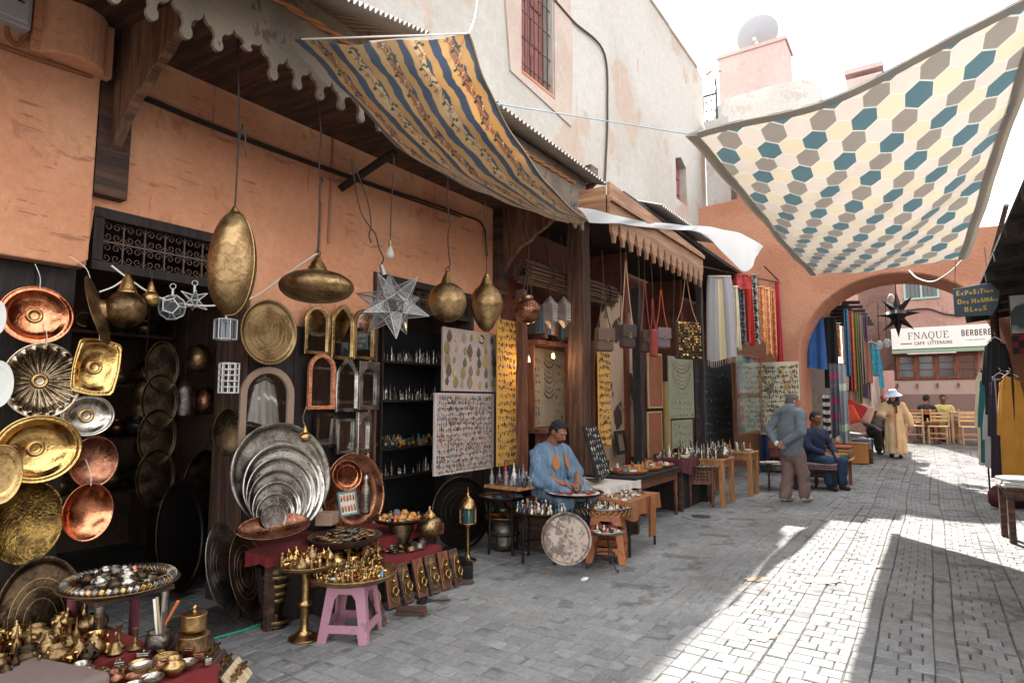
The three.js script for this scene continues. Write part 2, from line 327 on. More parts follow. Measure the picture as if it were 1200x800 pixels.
// ================= the building on the shop side =================
const LW = -4.5;
const shell = thing('shop_building', 'two-storey orange and cream plastered building with shops under awnings', 'building');
{
  // lower wall, orange, openings for the two shop doors and their grilles; drawn as (s, h)
  const outline = [[-4, 0], [-1.2, 0], [-1.2, 2.42], [1.7, 2.42], [1.73, 2.84], [2.85, 2.84], [2.85, 0], [4.2, 0], [4.2, 2.84], [5.78, 2.84], [5.78, 0], [6.4, 0], [6.4, 5], [-4, 5]];
  mesh('lower_wall', T(toWall(ext(shp(outline), 0.35)), LW - 0.35, 0, 0), M.orange, shell);
  // the wall nearer than the first bracket stands a little proud
  mesh('wall_thickening', T(toWall(ext(shp([[-4, 2.42], [1.6, 2.41], [1.66, 2.46], [1.66, 5], [-4, 5]]), 0.1, 0.012, 2)), LW + 0.002, 0, 0), M.orange, shell);
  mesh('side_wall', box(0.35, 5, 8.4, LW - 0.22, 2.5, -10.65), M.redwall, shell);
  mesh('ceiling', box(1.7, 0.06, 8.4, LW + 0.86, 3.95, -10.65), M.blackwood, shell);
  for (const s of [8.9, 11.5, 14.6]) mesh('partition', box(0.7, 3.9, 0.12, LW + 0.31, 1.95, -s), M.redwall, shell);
  // upper wall, cream, with a recessed window and a small one
  const w1a = atLat(588, -40, LW), w1b = atLat(664, 128, LW), ws0 = -w1a.z, ws1 = -w1b.z, wh0 = 5.9, wh1 = 8.0;
  const A = atLat(611, 60, LW), Bp = atLat(648, 105, LW), s0 = -A.z, s1 = -Bp.z, hb = atLat(630, 100, LW).y;
  const q0 = atLat(793, 232, LW), q1 = atLat(804, 190, LW);
  const hole1 = [[s0, hb], [s0, hb + 2.0], [s1, hb + 2.0], [s1, hb]], hole2 = [[-q0.z, q0.y], [-q0.z, q1.y - 0.15], [-(q0.z + q1.z) / 2, q1.y], [-q1.z, q1.y - 0.15], [-q1.z, q0.y]];
  mesh('upper_wall', T(toWall(ext(shp([[-4, 5], [15.7, 4.2], [15.7, 10.08], [15.0, 10.18], [11, 10.16], [10.6, 10.24], [7, 10.2], [-4, 10.22]], [hole1, hole2]), 0.4)), LW - 0.4, 0, 0), M.white, shell);
  mesh('end_wall', box(7, 10, 0.4, LW - 3.9, 5, -15.49), M.white, shell);
  mesh('flat_roof', box(8, 0.25, 19.6, LW - 4.42, 9.85, -5.7), M.adobe, shell);
  mesh('roof_edge', [0, 1, 2, 3, 4, 5, 6, 7, 8].map((i) => rbox(0.46, 0.08, 2.06, 0.03, LW - 0.19, 10.2 - 0.02 * (i % 3), 2.4 - i * 2.07, 0, 0, rr(-0.02, 0.02))), M.cream, shell);
  // plaster band round the big window
  mesh('window_surround', [toWall(ext(shp([[s0 - 0.3, hb - 0.12], [s1 + 0.55, hb - 0.25], [s1 + 0.62, hb + 1.1], [s1 + 0.5, hb + 2.4], [s0 - 0.34, hb + 2.4], [s0 - 0.42, hb + 0.8]], [hole1.map(([s, h]) => [s + (s > s0 ? 0.03 : -0.03), h + (h > hb ? 0.03 : -0.03)])]), 0.02)).translate(LW + 0.002, 0, 0)], M.peach = mat({ map: plasterTex(rgb(168, 150, 138), rgb(160, 140, 128), rgb(164, 156, 148), 1.6), bumpMap: bumpFine, bumpScale: 0.006, roughness: 0.95 }, true), shell);
  const wn = new THREE.Group(); wn.name = 'window'; shell.add(wn); wn.position.set(LW - 0.2, hb, -(s0 + s1) / 2);
  const ww = s1 - s0;
  mesh('shutter', [...[-1, 1].flatMap((k) => [box(0.05, 1.98, ww / 2 - 0.012, 0, 1, k * ww / 4), ...[0.35, 0.95, 1.55].map((y) => rbox(0.04, 0.42, ww / 2 - 0.14, 0.012, 0.03, y, k * ww / 4))])], M.shutter = mat({ map: woodV(rgb(140, 82, 72), rgb(112, 62, 54), 0.7), roughness: 0.8 }, true), wn);
  mesh('bars', [...[-3, -2, -1, 0, 1, 2, 3].map((k) => box(0.012, 2, 0.012, 0.14, 1, k * ww / 7)), ...[0.2, 0.6, 1, 1.4, 1.8].map((y) => box(0.01, 0.012, ww, 0.155, y, 0))], M.iron, wn);
  mesh('sill', rbox(0.3, 0.06, ww + 0.04, 0.02, 0.08, 0.0, 0), M.adobe, wn);
  const sw = new THREE.Group(); sw.name = 'window'; shell.add(sw); sw.position.set(LW - 0.2, q0.y, (q0.z + q1.z) / 2);
  mesh('shutter', [box(0.05, q1.y - q0.y, Math.abs(q1.z - q0.z), 0, (q1.y - q0.y) / 2, 0), ...[0.25, 0.6].map((k) => box(0.04, 0.02, Math.abs(q1.z - q0.z) * 0.8, 0.03, (q1.y - q0.y) * k, 0))], M.shutter, sw);
  // cables down the cream wall and along the orange wall
  mesh('cable', tube([atLat(650, 0, LW + 0.03), atLat(672, 25, LW + 0.03), atLat(708, 62, LW + 0.03), atLat(712, 130, LW + 0.03), atLat(709, 214, LW + 0.03)], 0.02, 40), M.ironRust, shell);
  mesh('cable', [tube([atLat(160, 109, LW + 0.03), atLat(240, 143, LW + 0.03), atLat(340, 181, LW + 0.03), atLat(440, 217, LW + 0.03), atLat(540, 251, LW + 0.03), atLat(566, 264, LW + 0.03), atLat(571, 300, LW + 0.03)], 0.012, 60),
    tube([atLat(160, 113, LW + 0.03), atLat(250, 150, LW + 0.03), atLat(340, 184, LW + 0.03), atLat(430, 216, LW + 0.03), atLat(540, 254, LW + 0.03)], 0.01, 60)], M.wire, shell);
  mesh('cable', [tube([atLat(-10, 50, LW + 0.13), atLat(40, 68, LW + 0.13), atLat(108, 90, LW + 0.13)], 0.014), tube([atLat(8, 30, LW + 0.13), atLat(10, 45, LW + 0.13), atLat(20, 52, LW + 0.13), atLat(33, 40, LW + 0.13), atLat(45, 37, LW + 0.13), atLat(50, 58, LW + 0.13), atLat(60, 70, LW + 0.13)], 0.012, 40)], plain(150, 96, 70), shell);
  // plastered flue with a rounded foot
  const fl = atLat(80, 78, LW + 0.1), fp = [];
  for (let i = 0; i <= 12; i++) { const a = PI * i / 12; fp.push([Math.sin(a) * 0.16, Math.cos(a) * 0.17]); }
  mesh('plaster_flue', [T(ext(shp(fp), 2, 0.012, 2), fl.x + 0.03, fl.y, fl.z, -PI / 2, 0, 0), T(ext(shp([[0, -0.21], [0.05, -0.21], [0.05, 0.21], [0, 0.21]]), 2, 0.008, 2), fl.x + 0.012, fl.y, fl.z, -PI / 2, 0, 0)], M.orange, shell);
  mesh('seam', [toWall(ext(shp([[3.62, 3.0], [3.64, 4.3], [3.66, 4.3], [3.65, 3.0]]), 0.015)).translate(LW, 0, 0), toWall(ext(shp([[3.52, 2.86], [3.53, 3.34], [3.545, 3.36], [3.54, 2.86]]), 0.02)).translate(LW, 0, 0)], M.adobe, shell);
  // shop rooms behind the openings
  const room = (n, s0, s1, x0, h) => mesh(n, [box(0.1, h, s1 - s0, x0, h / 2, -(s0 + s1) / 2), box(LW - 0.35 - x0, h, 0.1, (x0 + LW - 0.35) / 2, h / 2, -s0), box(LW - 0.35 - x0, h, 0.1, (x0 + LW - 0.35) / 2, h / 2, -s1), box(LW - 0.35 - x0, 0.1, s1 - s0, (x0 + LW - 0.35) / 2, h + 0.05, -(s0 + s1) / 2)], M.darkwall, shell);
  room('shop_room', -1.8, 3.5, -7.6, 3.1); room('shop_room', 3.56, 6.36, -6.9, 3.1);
  // boarding under the nearer wall and on the pier
  for (let i = 0; i < 13; i++) mesh('plank', box(0.06, 2.4, 0.212, LW - 0.06, 1.2, 1.05 - i * 0.217), M.blackwood, shell);
  for (let i = 0; i < 6; i++) mesh('plank', box(0.03, 2.2, 0.205, LW + 0.02, 1.1, -2.97 - i * 0.213), M.blackwood, shell);
  for (const s of [2.84, 4.21, 5.77]) mesh('door_jamb', box(0.4, 2.83, 0.03, LW - 0.16, 1.415, -s - (s === 4.21 ? 0.02 : 0)), M.darkwoodV, shell);
  for (let i = 0; i < 3; i++) mesh('plank', box(0.03, 2.3, 0.2, LW + 0.02, 1.15, -5.88 - i * 0.208), M.blackwood, shell);
  // wooden frames and the iron scroll grilles over the doors
  const grille = (s0, s1, h0, h1) => {
    const g = new THREE.Group(); g.name = 'grille'; shell.add(g); g.position.set(LW - 0.06, h0, -(s0 + s1) / 2);
    const w = s1 - s0, h = h1 - h0, wire = [];
    mesh('frame', [box(0.14, 0.07, w, 0, h - 0.035, 0), box(0.14, 0.06, w, 0, 0.03, 0), box(0.14, h - 0.13, 0.06, 0, h / 2, w / 2 - 0.03), box(0.14, h - 0.13, 0.06, 0, h / 2, -w / 2 + 0.03)], M.blackwood, g);
    const n = Math.round(w / 0.15), ch = (h - 0.13) / 2;
    for (let i = 0; i < n; i++) for (let j = 0; j < 2; j++) for (const sx of [-1, 1]) for (const sy of [-1, 1]) {
      const cz = -w / 2 + 0.07 + (i + 0.5) * (w - 0.14) / n + sx * 0.03, cy = 0.065 + (j + 0.5) * ch + sy * ch * 0.24, pts = [];
      for (let k = 0; k <= 14; k++) { const a = k / 14 * 2.6 * PI, r = 0.03 * (1 - k / 17); pts.push([0, cy + sy * Math.sin(a) * r, cz + sx * Math.cos(a) * r]); }
      wire.push(tube(pts, 0.004, 22, 4));
    }
    for (let i = 0; i <= n; i++) wire.push(box(0.01, h - 0.12, 0.01, 0, h / 2, -w / 2 + 0.07 + i * (w - 0.14) / n));
    wire.push(box(0.012, 0.012, w - 0.1, 0.002, 0.065 + ch, 0));
    mesh('scrollwork', wire, M.scroll ??= plain(96, 78, 66, 0.7, { metalness: 0.3 }), g);
  };
  grille(1.73, 2.85, 2.42, 2.84); grille(4.2, 5.78, 2.5, 2.84);
  // meter box high on the wall
  const mb = atLat(6, 12, LW + 0.1), tb = new THREE.Group(); tb.name = 'meter_box'; shell.add(tb); tb.position.copy(mb).add(V3(0.05, 0, 0));
  mesh('case', rbox(0.1, 0.26, 0.2, 0.01, 0, 0.02, 0), plain(176, 174, 172, 0.5), tb); mesh('lid', rbox(0.012, 0.22, 0.16, 0.004, 0.055, 0.03, 0), plain(190, 188, 186, 0.4), tb);
  const dg = new TextGeometry('2', { font: await new FontLoader().loadAsync('fonts/droid/droid_sans_bold.typeface.json'), size: 0.05, depth: 0.003, curveSegments: 4 }); dg.rotateY(PI / 2).translate(0.062, 0.03, -0.02); mesh('number', dg, M.black, tb);
}
// ================= brackets, eaves, awnings over the shops =================
const FL = -3.18;                                            // line of the cut fascia board
function bracket(s, label) {
  const t = thing('wooden_bracket', label, 'bracket', W(LW, s, 0), 0, 'carved brackets carrying the eaves');
  const p = [[0, 2.9], ...[[115, 216], [121, 206], [124, 190], [137, 170], [148, 140], [158, 118], [172, 100], [180, 84], [190, 70], [198, 58], [204, 46], [220, 28], [236, 2]].map(([x, y]) => { const q = atS(x, y, 1.78); return [q.x - LW, q.y]; }), [1.42, 4.1], [0, 4.1]];
  mesh('carved_board', T(ext(shp(p), 0.05, 0.006), 0, 0, -0.03), M.bracketwood ??= mat({ map: woodV(rgb(134, 98, 74), rgb(84, 60, 46), 0.8), bumpMap: wbV, bumpScale: 0.004, roughness: 0.75 }, true), t);
  mesh('rail', [box(0.1, 1.3, 0.2, 0.05, 3.55, 0), box(1.4, 0.14, 0.18, 0.7, 4.23, 0)], M.darkwood, t);
}
bracket(1.78, 'carved dark wood bracket beside the plastered flue');
bracket(6.32, 'carved dark wood bracket behind the pierced globe lantern');
{
  const t = thing('eaves', 'dark plank eaves with scalloped painted fascia over the first shop', 'eaves', W(LW, 0, 0));
  for (let i = 0; i < 6; i++) mesh('plank', box(0.215, 0.03, 9.6, 0.12 + i * 0.222, 4.02 - 0.01 * i, -1.6), M.darkwood, t);
  const pts = [[-3.2, 3.66]], n = 54, w = 9.4 / n;                       // scalloped lower edge with drops
  for (let i = 0; i < n; i++) { const a = -3.2 + i * w, dk = rnd() < 0.07 ? rr(0.1, 0.5) : rr(0.88, 1.08), sh = rr(-0.02, 0.02); for (const [k, y] of [[0.05, 3.69], [0.16, 3.66], [0.3, 3.65], [0.37, 3.62], [0.39, 3.58], [0.34, 3.555], [0.33, 3.52], [0.4, 3.49], [0.5, 3.48], [0.6, 3.49], [0.67, 3.52], [0.66, 3.555], [0.61, 3.58], [0.63, 3.62], [0.7, 3.65], [0.84, 3.66], [0.95, 3.69], [1, 3.74]]) pts.push([a + (k + sh * Math.sin(k * PI)) * w, 3.66 - (3.74 - y) * 0.7 * dk + (1 - dk) * 0]); }
  pts.push([6.2, 4.1], [-3.2, 4.1]);
  mesh('scalloped_fascia', T(toWall(ext(shp(pts), 0.025)), FL - LW, 0, 0), M.greyboard, t);
  mesh('beam', box(0.1, 0.12, 9.6, 1.1, 3.9, -1.6), M.darkwood, t);
  mesh('rope_trim', [0, 1].map((k) => { const q = []; for (let i = 0; i <= 90; i++) q.push([1.36 + 0.012 * Math.cos(i * 1.9 + k * PI), 3.98 + 0.012 * Math.sin(i * 1.9 + k * PI), 3.1 - i * 0.1]); return tube(q, 0.012, 260, 5); }), plain(170, 112, 66), t);
  const arm = [atLat(400, 220, LW + 0.02), atLat(462, 178, LW + 0.75)];
  const ar = tag(mesh('iron_strut', rod(arm[0], arm[1], 0.045, 0.045, 4), M.blackwood), 'slanted dark strut propping the eaves above the glass star', 'strut');
}
// corrugated sheets
M.zinc = mat({ map: plasterTex(rgb(196, 192, 188), rgb(172, 166, 160), rgb(140, 118, 102), 1.4, 0.64), metalness: 0.35, roughness: 0.6 }, true);
function corrugated(label, a, b, c, d, waves, group) {          // a-b the upper edge, d-c the lower edge
  const o = a.clone().lerp(c, 0.5); for (const p of [a, b, c, d]) p.sub(o);
  const n = b.clone().sub(a).cross(d.clone().sub(a)).normalize(); if (n.y < 0) n.negate();
  const f = (u, v) => a.clone().lerp(b, u).lerp(d.clone().lerp(c, u), v).addScaledVector(n, 0.016 * Math.sin(u * waves * 2 * PI));
  const m = mesh('corrugated_sheet', sheet(f, waves * 6, 2, 0.003, [1, 1]), M.zinc); m.position.copy(o);
  return tag(m, label, 'roof sheet', 'corrugated metal sheets over the shops');
}
corrugated('corrugated metal sheet above the striped awning, against the cream wall', W(-4.4, -1.5, 4.75), W(-4.4, 3.35, 4.75), atLat(505, 40, -2.75), atLat(270, -60, -2.6), 34);
corrugated('corrugated metal sheet roof between the striped awning and the next roof', W(-4.4, 3.8, 4.62), W(-4.4, 6.9, 4.62), atLat(712, 216, -2.92), atLat(560, 103, -2.92), 38);
corrugated('corrugated metal sheet roof above the yellow scalloped fascia', W(-4.4, 6.7, 4.5), W(-4.4, 9.5, 4.5), atLat(838, 284, -2.64), atLat(776, 240, -2.64), 32);
{
  const gs = [[-4.4, 4.5], [-3.4, 4.15], [-2.75, 3.85]].map(([x, y]) => box(0.09, 0.07, 6.2, x, y - 0.02, -6.6));
  tag(mesh('roof_batten', gs[1], M.darkwood), 'dark timber batten under the corrugated roofs', 'batten');
}
// the striped awning
{
  const c = document.createElement('canvas'); c.width = 512; c.height = 1024; const x = c.getContext('2d');
  const cols = { n: '#5c697c', o: '#c4a678', y: '#d0b488', r: '#b48a70', c: '#d2be9e', g: '#6a6a66' };
  x.fillStyle = cols.o; x.fillRect(0, 0, 512, 1024);
  let X = 0;
  const wav = (x0, w, col, ph) => { x.fillStyle = col; x.beginPath(); for (let y = 0; y <= 1024; y += 16) x.lineTo(x0 + 5 * Math.sin(y * 0.0368 + ph) + 2 * Math.sin(y * 0.11 + ph), y); for (let y = 1024; y >= 0; y -= 16) x.lineTo(x0 + w + 5 * Math.sin(y * 0.0368 + ph * 1.7) + 2 * Math.sin(y * 0.098), y); x.fill(); };
  for (let k = 0; k < 4; k++) { const o = k * 128; wav(o + 4, 34, cols.n, k); wav(o + 38, 26, cols.y, k + 1); wav(o + 64, 30, k % 2 ? cols.c : cols.r, k + 2); wav(o + 94, 8, cols.n, k); wav(o + 102, 24, cols.o, k + 3);
    for (let y = -20; y < 1040; y += 92) { const fx = o + 76 + 9 * Math.sin(y), fy = y + (k % 2) * 46;
      x.strokeStyle = '#5a4c40'; x.lineWidth = 3; x.beginPath(); x.moveTo(fx - 6, fy); x.bezierCurveTo(fx + 20, fy + 20, fx - 24, fy + 40, fx + 4, fy + 92); x.stroke();
      for (const [dx, dy, r, col] of [[12, 20, 10, cols.c], [-8, 14, 9, cols.r], [4, 8, 8, '#d8b88c'], [-14, 46, 9, '#4c6456'], [16, 58, 8, '#506a5a'], [6, 66, 7, '#587060'], [-4, 70, 8, cols.y]]) { x.fillStyle = col; x.beginPath(); x.ellipse(fx + dx, fy + dy, r, r * 0.62, 0.6, 0, 7); x.fill(); x.strokeStyle = '#6a5848'; x.lineWidth = 1.2; x.stroke(); } } }
  const t = new THREE.CanvasTexture(c); t.colorSpace = THREE.SRGBColorSpace; t.wrapS = t.wrapT = THREE.RepeatWrapping; t.repeat.set(1.3, 1.2);
  const m = phys({ map: t, roughness: 0.95, transmission: 0.45, thickness: 0, bumpMap: bumpFine, bumpScale: 0.002 });
  const In = [atLat(343, 46, -3.1), atLat(400, 104, -3.1), atLat(460, 165, -3.1), atLat(530, 209, -3.1), atLat(600, 238, -3.05), atLat(655, 256, -2.98)];
  const Out = [atLat(549, 42, -2.2), atLat(566, 90, -2.2), atLat(592, 142, -2.25), atLat(625, 195, -2.35), atLat(655, 232, -2.5), atLat(692, 260, -2.75)];
  const ci = new THREE.CatmullRomCurve3(In), co = new THREE.CatmullRomCurve3(Out);
  const f = (u, v) => { const a = ci.getPoint(v), b = co.getPoint(v), p = a.lerp(b, u); p.y -= 0.1 * Math.sin(PI * u) * (0.3 + 0.7 * Math.sin(PI * v)); p.y += 0.012 * Math.sin(u * 14 + v * 9) + 0.01 * Math.sin(v * 26 - u * 6); return p; };
  const o = thing('striped_awning', 'navy and ochre striped floral cloth awning stretched over the lamps', 'awning', f(0.5, 0.5));
  mesh('cloth', sheet(f, 30, 44, 0.004, [1, 1]).map((g) => g.translate(-o.position.x, -o.position.y, -o.position.z)), m, o);
  mesh('hem', tube(Array.from({ length: 20 }, (_, i) => f(1, i / 19).sub(o.position)), 0.009, 60), M.hem = cloth(120, 100, 80), o);
  mesh('tie_rope', [tube([f(1, 0).sub(o.position), atLat(556, 20, -2.5).sub(o.position), atLat(562, -20, -2.8).sub(o.position)], 0.005), tube([f(0.05, 0).sub(o.position), f(0.5, 0).sub(o.position).add(V3(0, 0.03, 0)), f(1, 0).sub(o.position)], 0.006)], M.rope, o);
}
// honeycomb awning over the street
const ridgeF = (x) => Math.abs(Math.sin(x * PI));
{
  const c = document.createElement('canvas'); c.width = 512; c.height = 444; const x = c.getContext('2d');
  x.fillStyle = '#e6e2dc'; x.fillRect(0, 0, 512, 444);
  const cw = 128, ch = 148, row = ch * 0.75, col = [['#869fa5', '#e0d9cb', '#869fa5', '#e0d9cb'], ['#b6b0aa', '#dfd8d2', '#b6b0aa', '#dfd8d2']];
  for (let j = -1; j < 5; j++) for (let i = -1; i < 6; i++) {
    const cx = i * cw + (((j % 2) + 2) % 2 ? cw / 2 : 0) + (Math.floor((j + 4) / 2) % 2 ? cw : 0), cy = j * 111;
    x.fillStyle = col[((j % 2) + 2) % 2][((i % 4) + 4) % 4]; x.beginPath();
    for (let k = 0; k < 6; k++) { const a = PI / 6 + k * PI / 3; x.lineTo(cx + Math.cos(a) * cw * 0.56, cy + Math.sin(a) * ch * 0.47); } x.fill();
  }
  const t = new THREE.CanvasTexture(c); t.colorSpace = THREE.SRGBColorSpace; t.wrapS = t.wrapT = THREE.RepeatWrapping;
  const m = phys({ map: t, roughness: 0.95, transmission: 0.43, thickness: 0, bumpMap: bumpFine, bumpScale: 0.002 });
  const L0 = atLat(806, 157, -1.6), L1 = atLat(952, 322, -1.56), R0 = atLat(1236, -24, 0.8), R1 = atLat(1130, 302, 0.445);
  const f = (u, v) => { const p = L0.clone().lerp(R0, u).lerp(L1.clone().lerp(R1, u), v); p.y -= 0.16 * Math.sin(PI * u) * Math.sin(PI * v) + 0.12 * Math.sin(PI * u) * (1 - v) + 0.04 * Math.sin(PI * u); p.y -= 0.03 * ridgeF(u * 3 + v * 2.2) * Math.sin(PI * v); p.y += 0.014 * Math.sin(u * 11 + v * 7) + 0.01 * Math.sin(v * 31 + u * 9); return p; };
  const o = thing('honeycomb_awning', 'cream awning printed with teal and taupe hexagons stretched over the street', 'awning', f(0.5, 0.5));
  const loc = (q) => q.sub(o.position);
  mesh('cloth', sheet((u, v) => loc(f(u, v)), 30, 44, 0.004, [3.2, 5.2]), m, o);
  mesh('side_hem', sheet((u, v) => loc(f(0, v).add(V3(-0.02 + 0.1 * u, -0.012 - 0.015 * u, 0))), 1, 40, 0.012, [1, 1]), M.hemGrey = phys({ color: C(190, 182, 172), roughness: 0.95, transmission: 0.35, thickness: 0 }), o);
  mesh('end_hem', sheet((u, v) => loc(f(u, 0).add(V3(0, -0.01 - 0.09 * v * 0.3, -0.06 * v))), 30, 1, 0.012, [1, 1]), M.hemGrey, o);
  mesh('right_hem', sheet((u, v) => loc(f(1, v).add(V3(-0.06 + 0.1 * u, -0.014, 0))), 1, 40, 0.012, [1, 1]), M.hemGrey, o);
  mesh('rope', tube([loc(L0.clone()), loc(atLat(700, 140, -2.3)), loc(atLat(560, 118, -2.6)), loc(atLat(400, 92, -3.1))], 0.005, 40), plain(140, 160, 176), o);
  mesh('loop_cord', tube([loc(atS(1066, 317, 13.5)), loc(atS(1076, 326, 13)), loc(atS(1092, 330, 12.6)), loc(atS(1112, 320, 12)), loc(atS(1130, 303, 11.4))], 0.012, 30), M.rope, o);
}
// yellow scalloped fascia over the bag stall
{
  const A = atLat(712, 262, -2.62), B = atLat(822, 322, -2.62), s0 = -A.z, s1 = -B.z, n = 14, w = (s1 - s0) / n, pts = [[s0, 3.42]];
  for (let i = 0; i < n; i++) for (const [k, y] of [[0.15, 3.36], [0.2, 3.28], [0.35, 3.25], [0.42, 3.18], [0.58, 3.18], [0.65, 3.25], [0.8, 3.28], [0.85, 3.36], [1, 3.42]]) pts.push([s0 + (i + k) * w, y]);
  pts.push([s1, 3.68], [s0, 3.8]);
  const t = thing('yellow_fascia', 'ochre wooden fascia with scalloped edge above the hanging bags', 'fascia', W(-2.62, 0, 0));
  mesh('scalloped_board', toWall(ext(shp(pts), 0.03)), M.fasciawood, t);
  mesh('return_board', box(0.3, 0.3, 0.03, -0.16, 3.6, -s0 + 0.02), M.fasciawood, t);
  mesh('moulding', box(0.03, 0.05, s1 - s0, 0.045, 3.62, -(s0 + s1) / 2, -0.05 * 0, 0, 0), M.fasciawood, t);
}
// white cloth hanging from the sheet roof
{
  const o = thing('white_cloth', 'white cloth strip slung below the corrugated roof, ending in a point', 'cloth', atLat(800, 275, -2.54));
  const top = [atLat(676, 243, -2.54), atLat(740, 256, -2.54), atLat(800, 264, -2.54), atLat(826, 265, -2.54), atLat(862, 272, -2.57), atLat(896, 288, -2.57)];
  const bot = [atLat(690, 260, -2.54), atLat(740, 264, -2.54), atLat(800, 270, -2.54), atLat(830, 276, -2.54), atLat(872, 318, -2.57), atLat(890, 298, -2.57)];
  const a = new THREE.CatmullRomCurve3(top), b = new THREE.CatmullRomCurve3(bot);
  mesh('cloth', sheet((u, v) => a.getPoint(u).lerp(b.getPoint(u), v).add(V3(0.02 * Math.sin(u * 17) + 0.012 * Math.sin(u * 41 + v * 3), 0.006 * Math.sin(u * 23 + v * 4), 0)).sub(o.position), 40, 6, 0.003, [1, 1]), phys({ color: C(196, 194, 192), roughness: 0.95, transmission: 0.43, thickness: 0, bumpMap: bumpFine, bumpScale: 0.002 }), o);
}
// ================= arch wall across the street =================
const AS = 15.0, AT = 1.4;
{
  const t = thing('arch_wall', 'orange earthen gate wall with a horseshoe arch over the street', 'arch');
  const x0 = -2.37, x1 = 1.32, cx = (x0 + x1) / 2, rx = (x1 - x0) / 2, sp = 2.45, ap = 4.26, hole = [];
  for (let i = 0; i <= 28; i++) { const a = PI * i / 28; hole.push([cx - Math.cos(a) * rx, sp + Math.sin(a) ** 0.94 * (ap - sp)]); }
  const out = [[-4.49, 0], [x0, 0], ...hole, [x1, 0], [9, 0], [9, 5.0], [1.2, 4.95], [-1.75, 5.1], [-2.4, 6.1], [-2.45, 6.75], [-2.95, 6.8], [-3.0, 7.35], [-3.5, 7.4], [-3.55, 6.4], [-4.49, 6.35]];
  mesh('wall', ext(shp(out), AT, 0.03, 2).translate(0, 0, -AS - AT), M.adobe, t);
  const rim = (k, y) => { const q = []; for (let i = 0; i <= 28; i++) { const a = PI * i / 28; q.push([cx - Math.cos(a) * (rx + k), sp + Math.sin(a) ** 0.94 * (ap - sp + k)]); } return q; };
  mesh('arch_band', ext(shp([...rim(0.0), ...rim(0.05).reverse()]), 0.012).translate(0, 0, -AS + 0.031), M.adobe, t);
  mesh('roof_block', box(0.6, 2.4, 1.0, -4.08, 7.5, -AS - 0.8), M.cream, t);
  // satellite dish on the parapet, whose shadow falls on the street
  const d = thing('satellite_dish', 'small satellite dish standing on the arch parapet', 'dish', W(-1.3, AS + 0.4, 4.98));
  mesh('reflector', T(lathe([[0, 0], [0.14, 0.02], [0.23, 0.06], [0.29, 0.1], [0.295, 0.105], [0.23, 0.07], [0.14, 0.03], [0, 0.012]], 28), 0, 0.85, 0, 0.9, -0.3, 0.1), plain(196, 194, 190, 0.6), d);
  mesh('mast', [cyl(0.03, 0.03, 0.86, 0, -0.05, 0), cyl(0.012, 0.012, 0.4, 0.0, 0.86, 0.0, 8, 0.9, -0.3, 0.1)], M.iron, d);
}
